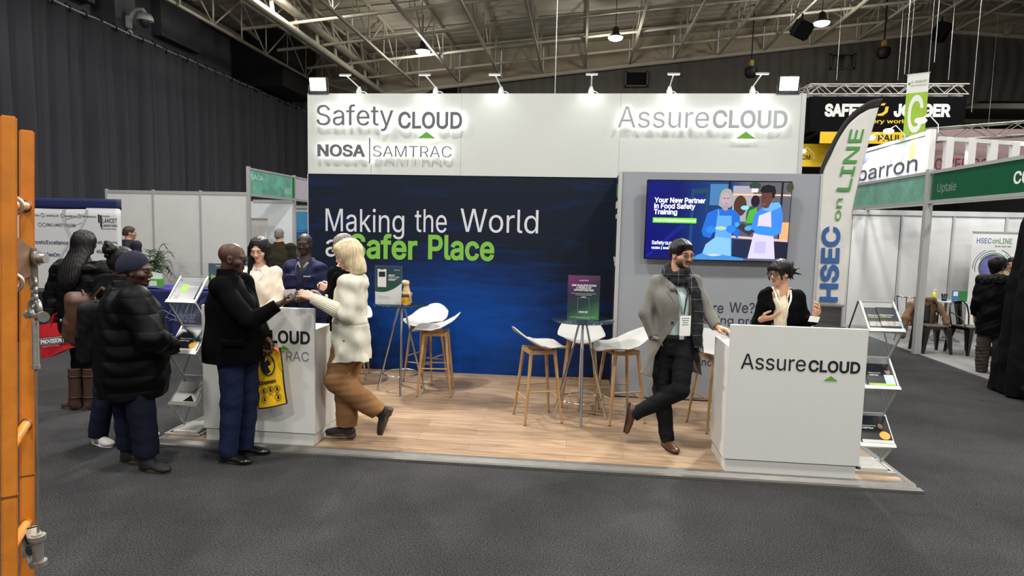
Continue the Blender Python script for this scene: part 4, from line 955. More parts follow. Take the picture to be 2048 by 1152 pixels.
# ---- counters
ctr_w = mat('counter_white', (214, 213, 208), .45, var=.015, vs=4)
def counter(name, label, x0, x1, y0=.03, y1=.56):
    t = thing(name, label, 'counter', (x0, y0, PF)); w = x1 - x0; d = y1 - y0
    MB().b2((0, 0, .105), (w, .03, 1.16), .003).build('front_panel', ctr_w, t)
    m = MB(); m.prism([(.03, .105), (d, .105), (d, .98), (.16, .98), (.03, 1.16)][::-1] if 0 else [(.03, .105), (d, .105), (d, .985), (.03, .985)], (0, 0, 0), (0, 1, 0), (0, 0, 1), .03); m.build('side_panel', ctr_w, t)
    m = MB(); m.prism([(.03, .105), (d, .105), (d, .985), (.03, .985)], (w - .03, 0, 0), (0, 1, 0), (0, 0, 1), .03); m.build('side_panel', ctr_w, t)
    MB().b2((.03, .03, .93), (w - .03, d, .96)).build('worktop', ctr_w, t)
    MB().b2((.015, .012, 0), (w - .02, d - .01, .1)).build('plinth', ctr_w, t)
    return t
t = counter('reception_counter', 'white counter with black and grey lettering, left, behind the man in black jacket', .352, 1.335, .045)
y = -.0005
m = MB(); txt(m, 'Safety', (.065, y, .845), .36, .135); txt(m, 'CLOUD', (.585 - .08, y, .868), .44, .098, bold=.024); txt(m, 'NOSA', (.065, y, .722), .27, .078, bold=.03); m.build('lettering', ink_k, t)
m = MB(); txt(m, 'I SAMTRAC', (.37, y, .722), .565, .078); m.build('lettering', ink_g, t)
m = MB(); m.prism([(-.05, 0), (.05, 0), (0, .034)], (.72, y - .001, .813), (1, 0, 0), (0, 0, 1), .002); m.build('arrow_emblem', green, t)
t = counter('reception_counter', 'white counter with black lettering and green arrow, right, before the woman in glasses', 4.648, 5.65)
m = MB(); txt(m, 'Assure', (.09, y, .823), .475, .118); txt(m, 'CLOUD', (.586, y, .826), .372, .082, bold=.024); m.build('lettering', ink_k, t)
m = MB(); m.prism([(-.05, 0), (.05, 0), (0, .036)], (.752, y - .001, .76), (1, 0, 0), (0, 0, 1), .002); m.build('arrow_emblem', green, t)

# ---- tables
oak = mat('oak_leg', (166, 130, 86), .5, var=.18, vs=6, stretch=(6, 6, 1)); shell_w = mat('seat_white', (186, 186, 182), .4, var=.02)
def bar_table(label, x, y, rz):
    t = thing('glass_bar_table', label, 'table', (x, y, PF), rz, 'round glass bar tables')
    m = MB(); m.lathe([(0, .975), (.3, .975), (.305, .98), (.3, .987), (0, .987)], n=48); m.build('glass_top', mat('dark_glass', (26, 42, 56), .04, spec=.4, alpha=.78), t)
    m = MB(); m.lathe([(0, .955), (.06, .955), (.06, .975), (0, .975)]); m.build('hub', chrome, t)
    for k in range(4):
        a = k * PI / 2; m = MB(); m.cyl((.03 * math.cos(a), .03 * math.sin(a), .958), (.26 * math.cos(a), .26 * math.sin(a), 0), .0115, .0125, n=12); m.build('leg', chrome, t)
    m = MB(); m.tube([(.205 * math.cos(a), .205 * math.sin(a), .2) for a in np.linspace(0, 2 * PI, 41)[:-1]], .008, 8, True); m.build('foot_ring', chrome, t)
    return t
bar_table('round glass bar table with chrome legs, carrying the yellow takeaway cup', 1.515, 1.98, .25)
bar_table('round glass bar table with chrome legs, carrying the purple-green poster', 3.535, 1.25, .05)
def seat_fn(u, v):
    # u across, v front to back
    a, b = 2 * u - 1, 2 * v - 1
    x = a * math.sqrt(max(0, 1 - .5 * b * b)) if 0 else a * math.sqrt(1 - .42 * b * b); yv = b * math.sqrt(1 - .42 * a * a)
    wd = .235 * (1 + .06 * b); X = x * wd * 1.08; Y = yv * .245
    back = max(0, (yv + .05)); z = .715 + .19 * back ** 1.6 * (1 - .25 * (a * a) * max(0, yv))
    z += .035 * a * a * (1 - .3 * yv) * (1 if yv < .3 else .6) - .018 * max(0, -yv - .55) * 2
    Y2 = Y - .03 + .05 * back ** 2
    return (X, Y2, z)
def stool(first=[None]):
    t = thing('bar_stool', 'x', 'stool', (0, 0, PF), 0, 'white shell bar stools with oak legs')
    m = MB(); m.grid(seat_fn, 21, 21); o = m.build('seat_shell', shell_w, t); solidify(o, .012)
    o.modifiers.new('soft', 'SUBSURF').render_levels = 1
    m = MB(); z = .685
    for a, b in (((-.13, -.12), (.13, -.12)), ((.13, -.12), (.13, .12)), ((.13, .12), (-.13, .12)), ((-.13, .12), (-.13, -.12))): m.bar((*a, z), (*b, z), .03, .035)
    m.build('seat_frame', oak, t)
    for sx in (-1, 1):
        for sy in (-1, 1):
            m = MB(); m.cyl((sx * .125, sy * .115, .71), (sx * .195, sy * .185, 0), .019, .0105, n=12); l = m.build('leg', oak, t)
            m = MB(); m.cyl((sx * .1943, sy * .1843, .007), (sx * .195, sy * .185, 0), .0112, n=10); m.build('foot_cap', black_m, l)
    q = lambda z: .125 + .07 * (.71 - z) / .71
    for z, pr in ((.24, 'x'), (.31, 'y')):
        for s_ in (-1, 1):
            m = MB(); a = q(z); b = a - .01
            (m.cyl((-a, s_ * b, z), (a, s_ * b, z), .008, n=8) if pr == 'x' else m.cyl((s_ * a, -b, z), (s_ * a, b, z), .008, n=8)); m.build('stretcher', oak, t)
    return t
proto = None
for lab, x, y, rz in (('white shell bar stool right of the table with the takeaway cup', 1.925, 1.94, -1.45),
                      ('white shell bar stool behind the table with the takeaway cup', 1.67, 2.5, -.3),
                      ('white shell bar stool mostly hidden behind the woman in cream coat', .74, 2.5, .2),
                      ('white shell bar stool standing left of the table with the purple-green poster', 3.12, 1.17, 1.95),
                      ('white shell bar stool behind the table with the purple-green poster', 3.53, 1.80, .05),
                      ('white shell bar stool between the purple-green poster table and the man in grey coat', 3.92, 1.30, -1.2),
                      ('white shell bar stool half hidden at the left side of the right counter', 4.83, 1.22, .35)):
    if proto is None: proto = stool(); c = proto; c.location = (x, y, PF); c.rotation_euler = (0, 0, rz); c['label'] = lab
    else: c = copy_thing(proto, (x, y, PF), rz, lab)
# ---- posters in clear stands
acr = mat('clear_acrylic', (225, 232, 232), .05, trans=.95)
def sign_holder(name, label, x, y, z, rz):
    t = thing(name, label, 'poster', (x, y, z), rz, 'posters in clear table stands')
    m = MB(); m.b2((-.155, .004, 0), (.155, .007, .43)); m.b2((-.155, .004, 0), (.155, .09, .003)); m.build('acrylic_stand', acr, t)
    return t
def grad(name, stops, axis=2, z0=0, z1=.42, tilt=0):
    m = bpy.data.materials.new(name); m.use_nodes = True; nt = m.node_tree; L = nt.links.new; b = nt.nodes['Principled BSDF']
    tc = nd(nt, 'ShaderNodeTexCoord'); sp = nd(nt, 'ShaderNodeSeparateXYZ'); L(tc.outputs['Object'], sp.inputs[0])
    ma = nd(nt, 'ShaderNodeMath'); ma.operation = 'MULTIPLY_ADD'; ma.inputs[1].default_value = tilt; L(sp.outputs[0], ma.inputs[0]); L(sp.outputs[axis], ma.inputs[2])
    mr = nd(nt, 'ShaderNodeMapRange'); mr.inputs[1].default_value = z0; mr.inputs[2].default_value = z1; L(ma.outputs[0], mr.inputs[0])
    r = nd(nt, 'ShaderNodeValToRGB'); e = r.color_ramp.elements
    e[0].position, e[0].color = stops[0][0], lin(stops[0][1]); e[1].position, e[1].color = stops[-1][0], lin(stops[-1][1])
    for p, c in stops[1:-1]: q = e.new(p); q.color = lin(c)
    L(mr.outputs[0], r.inputs[0]); L(r.outputs[0], b.inputs['Base Color']); b.inputs['Roughness'].default_value = .25
    return m
t = sign_holder('poster_stand', 'white and dark green poster with phone picture in a clear stand', 1.388, 1.9, 1.028, 0)
MB().b2((-.15, 0, 0), (.15, .003, .42)).build('poster_sheet', mat('poster_white', (205, 208, 205), .3), t)
m = MB(); top = [(-.15, .14)] + [(-.15 + .3 * k / 16, .14 - .012 * math.sin(k / 16 * PI * 1.1) + .095 * (k / 16) ** 2.2) for k in range(1, 17)]
m.prism(top + [(.15, .42), (-.15, .42)], (0, -.0002, 0), (1, 0, 0), (0, 0, 1), .001); m.build('green_field', grad('poster_green', [(0, (40, 84, 60)), (1, (44, 62, 84))], z0=.1, z1=.42), t)
m = MB(); m.box((-.073, -.002, .29), (.098, .002, .2), bev=.0009); m.build('phone_picture', mat('phone_white', (214, 214, 210), .4), t)
m = MB(); m.b2((-.108, -.0045, .305), (-.036, -.003, .362)); m.b2((-.092, -.0045, .385), (-.055, -.003, .392)); m.build('phone_screen', ink_k, t)
m = MB(); txt(m, 'SAFETY', (0, -.0012, .316), .075, .014, bold=.03, th=.0004); txt(m, 'STARTS HERE', (0, -.0012, .296), .125, .014, th=.0004); txt(m, 'Safetycloud', (.065, -.0012, .378), .065, .009, th=.0004)
for k in range(4): m.b2((0, -.0014, .283 - .006 * k), (.1 - .01 * k, -.0012, .2855 - .006 * k))
m.build('lettering', ink_w, t)
m = MB()
for z in (.093, .082, .07, .057): m.b2((-.12, -.001, z), (.02 - (.09 if z > .09 else 0), -.0005, z + .002))
for x in (-.125, -.03, .07): m.b2((x, -.001, .018), (x + .05, -.0005, .021))
m.build('small_print', mat('small_print_grey', (150, 152, 150), .5), t)
t = sign_holder('poster_stand', 'dark purple and green poster about a qualification in a clear stand', 3.535, 1.22, 1.03, 0)
MB().b2((-.15, 0, 0), (.15, .003, .42)).build('poster_sheet', grad('poster_plum', [(0, (78, 130, 84)), (.3, (44, 66, 66)), (.6, (50, 46, 66)), (1, (130, 48, 110))], z0=-.02, z1=.5, tilt=-.45), t)
m = MB()
for s, z, w, c, b in (('SAMTRAC', .375, .09, .012, 0), ('ONE QUALIFICATION', .325, .235, .017, .025), ('A WORLD OF', .302, .145, .017, .025), ('OPPORTUNITIES', .279, .19, .017, .025), ('Choose training and move in-demand workplace', .252, .24, .0075, 0), ('risk management qualification', .238, .16, .0075, 0), ('SCAN ME', .067, .085, .016, .03), ('Successfully available to your Scope', .022, .24, .007, 0), ('accredited and trusted', .012, .12, .006, 0)):
    txt(m, s, (-w / 2, -.0003, z), w, c, th=.0006, bold=b)
m.build('lettering', ink_w, t)
m = MB()
for a, b in (((-.055, .055), (-.055, .21)), ((.055, .055), (.055, .21)), ((-.055, .055), (.055, .055)), ((-.055, .21), (-.03, .21)), ((.03, .21), (.055, .21))): m.bar((a[0], -.001, a[1]), (b[0], -.001, b[1]), .002, .002, (0, 1, 0))
m.prism([(.028 * math.cos(q), .212 + .018 * math.sin(q)) for q in np.linspace(0, PI, 12)], (0, -.0006, 0), (1, 0, 0), (0, 0, 1), .0006); m.build('clipboard_outline', mat('outline_grey', (150, 150, 150), .5), t)
t = sign_holder('poster_stand', 'slate poster with green and white heading standing at the left counter, behind the man', .30, .34, 1.19, 0)
t.location = (.293, .50, 1.03)
MB().b2((-.15, 0, .15), (.15, .003, .49)).build('poster_sheet', mat('poster_slate', (66, 84, 100), .35), t)
m = MB(); txt(m, 'Refer', (-.125, -.0003, .355), .11, .03, th=.0006, bold=.03); m.prism(el(-.05, .30, .02, .012), (0, -.0002, 0), (1, 0, 0), (0, 0, 1), .0005); m.build('green_heading', mat('poster_lime', (150, 196, 60), .5), t)
m = MB(); txt(m, 'Your Friends', (-.125, -.0007, .32), .25, .03, th=.0006, bold=.03); txt(m, 'Safetycloud  NOSA  SAMTRAC', (-.08, -.0007, .465), .2, .01, th=.0006); m.b2((-.125, -.001, .288), (.1, -.0007, .292)); m.b2((-.07, -.001, .278), (.1, -.0007, .282)); m.build('lettering', ink_w, t)
m = MB(); m.prism(el(.03, .40, .045, .04), (0, -.0003, 0), (1, 0, 0), (0, 0, 1), .0005); m.build('people_print', mat('print_peach', (206, 176, 156), .5, var=.4, vs=50), t)
# takeaway cup and bag on the glass table
t = thing('takeaway_cup', 'yellow takeaway coffee cup with black lid on the glass table', 'cup', (1.60, 1.83, 1.028))
m = MB(); m.m = 0; m.lathe([(.0, 0), (.028, 0), (.031, .022)], n=24); m.m = 1; m.lathe([(.031, .022), (.041, .10)], n=24); m.build('cup_body', [white_m, mat('cup_yellow', (236, 180, 30), .45)], t)
MB().lathe([(.044, .098), (.044, .106), (.038, .112), (.036, .122), (0, .122)], n=24).build('lid', black_m, t)
m = MB(); txt(m, 'M', (-.012, -.0395, .05), .022, .02); m.build('mark', mat('cup_orange', (190, 110, 20), .5), t)
S = SDF(); S.box((0, 0, .065), (.055, .04, .065), .015); S.cone((0, 0, .11), (-.01, 0, .19), .05, .028, k=.02); S.cone((-.01, 0, .19), (-.015, 0, .225), .024, .045, k=.01); S.wrinkle(.0045, (60, 60, 40), 3)
t = S.build('paper_bag', [mat('bag_kraft', (206, 178, 130), .7, var=.2, vs=30)], None, .004); t.location = (1.575, 1.98, 1.028); tag(t, 'twisted-top tan and yellow takeaway bag behind the yellow cup', 'bag')
m = MB(); m.b2((-.05, -.046, .02), (.02, -.041, .08)); m.build('bag_print', mat('bag_red', (206, 90, 40), .6), t)
m = MB(); m.b2((-.052, -.0455, 0), (.052, -.041, .02)); m.build('bag_base_print', MATS['cup_yellow'], t)
# ---- zigzag brochure racks
rk_m = mat('rack_alu', (192, 190, 182), .35, metal=.5); clear = mat('rack_acrylic', (190, 198, 198), .08, alpha=.2)
def rack(label, x, y, lips, w):
    t = thing('brochure_rack', label, 'rack', (x, y, PF), 0, 'zigzag brochure racks')
    D, RZ = .2, .2
    for i, L in enumerate(lips):
        L -= PF
        a, b = Vector((0, 0, L)), Vector((0, D, L + RZ))
        nx = (lips[i + 1] - PF + RZ) if i + 1 < len(lips) else .03
        c = Vector((0, D, nx))
        s = Vector((w, 0, 0))
        m = MB()
        for p, q in ((a, b), (a + s, b + s)): m.bar(p, q, .014, .014)
        m.bar(b, b + s, .014, .014); m.bar(a + Vector((-.008, -.006, 0)), a + s + Vector((.008, -.006, 0)), .03, .022, (0, -1, 1)); fr_ = m.build('shelf_frame', rk_m, t)
        n = (b - a).cross(s).normalized() * -.001
        MB().prism([(0, 0), (1, 0), (1, 1), (0, 1)], a + Vector((0, 0, -.004)), s, b - a, .003).build('acrylic_shelf', clear, fr_)
        m = MB()
        for p in (Vector((.0, 0, 0)), s): m.bar(a + p, c + p, .012, .012)
        m.build('folding_bar', rk_m, t)
        MB().prism([(0, 0), (1, 0), (1, 1), (0, 1)], a + Vector((0, .003, -.012)), s, c - a, .003).build('acrylic_panel', clear, t)
        m = MB()
        for p in (-.012, w + .012): m.bar((p, D, L + RZ), (p, D + .14, L + RZ - .24), .008, .012); m.bar((p, D + .14, L + RZ - .24), (p, D, nx), .008, .012)
        m.build('rear_brace', dsteel, t)
    m = MB(); m.b2((-.05, -.02, 0), (w + .02, .012, .02)); m.b2((-.05, .3, 0), (w + .02, .32, .02)); m.b2((-.05, 0, 0), (-.03, .32, .02)); m.b2((w, 0, 0), (w + .02, .32, .02)); m.build('base_frame', rk_m, t)
    return t
rack('zigzag aluminium brochure rack left of the left counter', 0.0, .12, (1.21, .77, .32), .25)
rack('zigzag aluminium brochure rack at the right end of the stand', 5.725, .2, (1.175, .725, .265), .25)
bro_k = mat('brochure_black', (24, 28, 36), .25); bro_w = mat('brochure_white', (206, 204, 198), .3); bro_s = mat('brochure_slate', (52, 64, 72), .25)
def brochure(label, x, y, lip, m0, w=.16, h=.22, off=0., dx=0., marks=()):
    """lies on the sloped shelf; off: lift above the shelf"""
    t = thing('brochure', label, 'brochure', (x + dx, y, lip), 0, 'brochures on the zigzag racks')
    t.rotation_euler = (PI / 4, 0, 0)
    MB().b2((0, .012, .006 + off), (w, .012 + h, .012 + off)).build('cover', m0, t)
    for nm, mm, fn in marks:
        q = MB(); fn(q, .0121 + off); q.build(nm, mm, t)
    return t
yel = mat('helmet_yellow', (226, 170, 40), .4); photo_m = mat('photo_print', (150, 146, 140), .4, var=.6, vs=30); sky_m = mat('photo_blue', (120, 160, 190), .4, var=.4, vs=25); limem = MATS['poster_lime']
def T(s, x, yv, w, c, b=0): return lambda q, z: txt(q, s, (x, yv, z), w, c, u=(1, 0, 0), v=(0, 1, 0), th=.0006, bold=b)
def RC(x0, y0, x1, y1): return lambda q, z: q.b2((x0, y0, z - .0002), (x1, y1, z + .0004))
def EL(x, yv, r, r2): return lambda q, z: q.prism(el(x, yv, r, -r2), (0, 0, z), (1, 0, 0), (0, 1, 0), .0008)
lip = 1.21; ly = .12
brochure('slate brochure with lime green label on the top shelf of the left rack', .0, ly, lip, bro_s, .21, .2, 0, .02, (('lime_label', limem, RC(.05, .1, .11, .18)), ('lettering', ink_w, T('Wellness', .11, .15, .09, .016)), ('photo', photo_m, RC(.0, .02, .07, .07))))
brochure('black safety brochure with yellow helmet picture, middle shelf of the left rack', .0, ly, .77, bro_k, .24, .22, .004, .005, (('lettering', ink_w, T('Making the World', .05, .13, .11, .013)), ('lettering', ink_w, T('a Safer Place', .05, .108, .09, .013, .03)), ('helmet_picture', yel, EL(.19, .07, .035, .03)), ('white_foot', bro_w, RC(0, .012, .24, .035))))
brochure('white brochure with photo corner on the bottom shelf of the left rack', .0, ly, .32, bro_w, .22, .2, .004, .015, (('lettering', mat('print_stone', (110, 106, 100), .5), T('TRAINING PROSPECTUS', .03, .1, .12, .012)), ('photo', photo_m, lambda q, z: q.prism([(.22, .04), (.22, .2), (.14, .11)], (0, 0, z), (1, 0, 0), (0, 1, 0), .0008)), ('dark_photo', bro_k, lambda q, z: q.prism([(.1, .02), (.2, .02), (.15, .08)], (0, 0, z), (1, 0, 0), (0, 1, 0), .0008))))
m = MB(); m.b2((0, 0, 0), (.21, .29, .02)); o = m.build('paper_stack', bro_w); o.location = (.02, .12, PF + .021); tag(o, 'stack of white sheets on the floor of the left rack', 'paper')
lip = 1.175; ly = .2
for i, dx in enumerate((.0, .085)):
    brochure(['dark brochure leaning leftmost on the top shelf of the right rack', 'dark brochure with white heading, second on the top shelf of the right rack'][i], 5.735, ly, lip, bro_k, .14, .2, .0075 * i, dx, (('lettering', ink_w, T('Making the World', .01, .13, .1, .011)), ('lettering', limem, T('a Safer Place', .01, .112, .08, .011, .02)), ('grey_band', photo_m, RC(0, .03, .14, .075))))
brochure('pale photo brochure at the right of the top shelf of the right rack', 5.735, ly, lip, sky_m, .09, .2, .0, .155, (('white_photo', bro_w, RC(.0, .09, .09, .18)), ('dark_photo', bro_k, EL(.03, .1, .02, .02))))
brochure('black brochure with portrait photo on the middle shelf of the right rack', 5.735, ly, .725, bro_k, .2, .2, .004, .02, (('lettering', ink_w, T('Making the World', .02, .12, .09, .011)), ('lettering', ink_w, T('a Safer Place', .02, .1, .07, .011, .02)), ('portrait', mat('print_skin', (150, 104, 78), .5), EL(.165, .14, .02, .026)), ('portrait_hair', bro_k, EL(.165, .163, .022, .014)), ('portrait_coat', mat('print_coat', (180, 206, 224), .5), RC(.13, .03, .2, .11)), ('lime_foot', limem, RC(.0, .012, .2, .03))))
brochure('large black brochure with yellow-jacket worker on the bottom shelf of the right rack', 5.735, ly, .265, bro_k, .23, .24, .004, .005, (('lettering', ink_w, T('Making the World', .02, .155, .11, .013)), ('lettering', ink_w, T('a Safer Place', .02, .135, .09, .013, .03)), ('worker_picture', yel, EL(.18, .08, .04, .035)), ('worker_face', mat('print_skin', (150, 104, 78), .5), EL(.165, .16, .018, .022)), ('white_foot', bro_w, RC(0, .012, .23, .04))))
m = MB(); m.b2((0, 0, 0), (.2, .26, .02)); o = m.build('paper_stack', bro_w); o.location = (5.74, .2, PF + .021); tag(o, 'stack of white sheets on the floor of the right rack', 'paper')
# papers and a small badge stand on the left counter
m = MB(); m.b2((0, 0, 0), (.21, .16, .006)); m.box((.13, .09, .008), (.2, .15, .004), (0, 0, .3)); o = m.build('leaflet_pile', bro_w); o.location = (.66, .16, PF + .96); tag(o, 'loose white leaflets on the left counter before the woman in cream jacket', 'paper')
# ================================================================ people
V = Vector
def fwd(a): a = math.radians(a); return V((math.cos(a), math.sin(a), 0))
def rgt(a): a = math.radians(a); return V((math.sin(a), -math.cos(a), 0))
def frame(o, y, z):
    """4x4: Y axis along y, Z near z"""
    y = V(y).normalized(); z = V(z); x = y.cross(z).normalized(); z = x.cross(y)
    M = Matrix((x, y, z)).transposed().to_4x4(); M.translation = V(o); return M
def TM(a, o=(0, 0, 0)): return frame(o, fwd(a), (0, 0, 1))
def head_M(c, yaw, pitch=0, roll=0, s=1.0):
    M = TM(yaw, c) @ Matrix.Rotation(-math.radians(pitch), 4, 'X') @ Matrix.Rotation(math.radians(roll), 4, 'Y')
    return M @ Matrix.Scale(s, 4) if s != 1 else M
def pose(H, a, sw=.19, hw=.09, c=(0, 0), **kw):
    f, r = fwd(a), rgt(a); o = V((c[0], c[1], 0)); Z = lambda q: V((0, 0, q * H))
    J = dict(H=H, a=a, nk=o + Z(.845), hd=o + f * .03 + Z(.93), pv=o + Z(.53))
    for s, q in (('R', 1), ('L', -1)):
        J['sh' + s] = o + r * sw * q + Z(.812); J['el' + s] = o + r * (sw + .05) * q + Z(.63) - f * .02; J['wr' + s] = o + r * (sw + .05) * q + f * .06 + Z(.49)
        J['hp' + s] = o + r * hw * q + Z(.525); J['kn' + s] = o + r * hw * q + Z(.285); J['an' + s] = o + r * hw * q + Z(.05); J['to' + s] = f.copy()
    J.update({k: (V(v) if isinstance(v, (tuple, list)) else v) for k, v in kw.items()})
    return J
def head_prims(S, M, male=True, full=.0):
    S.at(M); w = 1 if male else .94
    S.ell((0, -.014, .035), (.073 * w, .094, .083), 0)
    S.ell((0, .016, -.035), (.057 * w, .064, .072), .04); S.ell((0, .058, -.092), (.022 * w, .021, .018), .03)
    S.ell((0, .072, .025), (.05 * w, .016, .012), .02)
    for s in (-1, 1):
        S.ell((s * .042, .05, -.024), (.022 + full, .026 + full, .024), .02)
        S.ell((s * .032, .102, .004), (.018, .018, .011), .014, op='s')
        S.ell((s * .0315, .0755, .005), (.016, .0125, .0105), .004)
        S.ell((s * .0115, .091, -.031), (.0085, .010, .0072), .006)
        S.ell((s * .074 * w, -.006, -.008), (.008, .019, .031), .008)
        S.ell((s * .08 * w, -.001, -.006), (.004, .01, .016), .003, op='s')
    S.cone((0, .082, .012), (0, .099, -.027), .0072, .0112, .012)
    S.ell((0, .0805, -.0585), (.0205, .010, .0055), .005, 1); S.ell((0, .079, -.0675), (.0175, .0105, .0062), .004, 1)
    S.ell((0, .096, -.0628), (.021, .012, .0011), .002, op='s')
    S.at(None)
def hand_prims(S, wr, f, n, left, curl=(.3, .3, .3, .35), thumb=.4, sc=1.0, spread=.1):
    f = V(f).normalized(); n = V(n); n = (n - f * n.dot(f)).normalized(); t = n.cross(f) * (1 if left else -1)
    wr = V(wr); P = lambda a, b, c: wr + f * a * sc + t * b * sc + n * c * sc
    for off, ln in ((.027, .088), (.009, .092), (-.009, .088), (-.026, .08)):
        S.cone(P(.0, off * .45, 0), P(ln, off, 0), .017 * sc, .0115 * sc, .012)
    S.cone(P(.02, .016, .006), P(.05, .026, .006), .017 * sc, .012 * sc, .012)
    L = ((.042, .026, .022), (.046, .03, .023), (.043, .027, .022), (.034, .02, .019))
    for i, (off, ln) in enumerate(((.027, .088), (.009, .092), (-.009, .088), (-.026, .08))):
        p = P(ln, off, 0); ang = 0; c = curl[i]
        for k, q in enumerate(L[i]):
            ang += c * (1, 1.15, .8)[k]
            d = (f * math.cos(ang) + n * math.sin(ang) + t * spread * (1.5 - i) * .35 * math.cos(ang)).normalized(); p2 = p + d * q * sc
            r = (.0092, .0085, .0078, .0068)[k:k + 2]; S.cone(p, p2, r[0] * sc, r[1] * sc, .004); p = p2
    p = P(.022, .026, .006); d = (f * .62 + t * (.75 - thumb * .5) + n * (.15 + thumb * .7)).normalized(); p2 = p + d * .042 * sc
    S.cone(p, p2, .0135 * sc, .0105 * sc, .012)
    d2 = (f * .9 + t * (.25 - thumb * .5) + n * thumb * .6).normalized(); p3 = p2 + d2 * .032 * sc; S.cone(p2, p3, .0105 * sc, .0092 * sc, .005)
    S.cone(p3, p3 + (d2 + f * .2).normalized() * .024 * sc, .0092 * sc, .007 * sc, .004)
def person(label, root, J, skin, lips, yaw, pitch=0, roll=0, male=True, hs=1.0, h=.0045, hands=None, eyes=True, brow=None, full=0, group=None, hc=1.0):
    """the whole body as one skin; returns (object, head matrix)"""
    S = SDF(); M = head_M(J['hd'], yaw, pitch, roll, hs); f = fwd(J['a'])
    head_prims(S, M, male, full)
    q = M @ V((0, -.026, -.062)); nr = .056 if male else .047
    S.cone(J['nk'] + V((0, 0, -.03)), q, nr + .004, nr, .02)
    ch = (J['shR'] + J['shL']) / 2
    S.cone(J['shR'], J['shL'], .05, .05, .05); S.cone(J['nk'] - V((0, 0, .02)), ch - V((0, 0, .12)), .06, .085, .05)
    S.cone(ch - V((0, 0, .12)), J['pv'], .085, .085, .05); S.cone(J['hpR'], J['hpL'], .08, .08, .04)
    for s in 'RL':
        S.chain([J['sh' + s], J['el' + s], J['wr' + s]], [.042, .033, .023], .015)
        S.chain([J['hp' + s], J['kn' + s], J['an' + s]], [.07, .048, .034], .02)
        S.cone(J['an' + s], J['an' + s] + V(J['to' + s]).normalized() * .04 + (J['an' + s] - J['kn' + s]).normalized() * .035, .024, .014, .01)
        hd = (hands or {}).get(s)
        if hd: hand_prims(S, J['wr' + s], left=(s == 'L'), **hd)
        else:
            d = (J['wr' + s] - J['el' + s]).normalized(); hand_prims(S, J['wr' + s], d, -rgt(J['a']) * (1 if s == 'R' else -1), s == 'L')
    o = S.build('person', [skin, lips], None, h)
    o.location = root; tag(o, label, 'person', group)
    if eyes:
        for s in (-1, 1):
            m = MB(); m.m = 0; m.ball((s * .0315, .0795, .0035), (.0125, .0095, .0052), 14); m.m = 1; m.ball((s * .0315 + .0008, .0855, .0036), (.0054, .0045, .0051), 12)
            m.v = [tuple(M @ V(v)) for v in m.v]; m.build('eye', [mat('eye_white', (176, 168, 160), .3), mat('eye_iris', (26, 17, 12), .15)], o)
            m = MB(); m.tube([(s * (.0315 + x), .0893 - 16 * x * x, .0092 - 34 * x * x) for x in np.linspace(-.0135, .0145, 7)], [.0008, .0014, .0017, .0017, .0017, .0015, .0008], 6)
            m.v = [tuple(M @ V(v)) for v in m.v]; m.build('eyelashes', mat('lash', (16, 12, 10), .6), o)
            m = MB(); m.tube([(s * (.034 + x), .0905 - 10 * x * x - .005 * max(0, x * 60), .0255 - 9 * (x - .004) ** 2) for x in np.linspace(-.02, .023, 8)], [.0012, .0028, .0031, .0031, .003, .0026, .002, .0008], 6)
            m.v = [tuple(M @ V(v)) for v in m.v]; m.build('eyebrow', brow or MATS['lash'], o)
    return o, M
def wear(S, p, name, mats, h=.005, label=None): return S.build(name, mats if isinstance(mats, list) else [mats], p, h, label=label)
def strands(amp, k, tw=6): return lambda x, y, z: amp * .35 * (np.sin(k * 1.3 * x + 60 * y + 1.5 * np.sin(9 * z)) + np.sin(k * 1.3 * y - 50 * x + 1.5 * np.sin(11 * z + 1)))
def sleeve(S, J, s, r, k=.04, end=.96, m=0, bulge=0):
    sh, el, wr = J['sh' + s], J['el' + s], J['wr' + s]; e = el + (wr - el) * end
    inn = (J['nk'] - V((0, 0, .035)) - sh) * .45
    S.cone(sh + inn, sh, r[0] * .62, r[0] * .97, k, m); S.cone(sh, el, r[0], r[1], k, m); S.cone(el, e, r[1], r[2], .02, m, flat=True)
def trousers(p, J, m, r=(.1, .074, .058), waist=.58, name='trousers', h=.005, k=.02, wr=.003, seed=1, rx=.17, ry=.125, hem=.03, c=(0, 0)):
    S = SDF(); H = J['H']; S.at(TM(J['a'], (c[0], c[1], 0)))
    S.loft([(.46 * H, 0, 0, rx * .82, ry * .85), (.5 * H, 0, -.005, rx, ry), (.54 * H, 0, 0, rx * .97, ry * .95), (waist * H, 0, .005, rx * .88, ry * .88)]); S.at(None)
    for s in 'RL':
        a = J['an' + s]; kn = J['kn' + s]; d = (a - kn).normalized()
        S.cone(J['hp' + s], kn, r[0], r[1], k); S.cone(kn, a + d * hem, r[1], r[2], k, flat=True)
    S.wrinkle(wr, (14, 14, 34), seed)
    return wear(S, p, name, m, h)
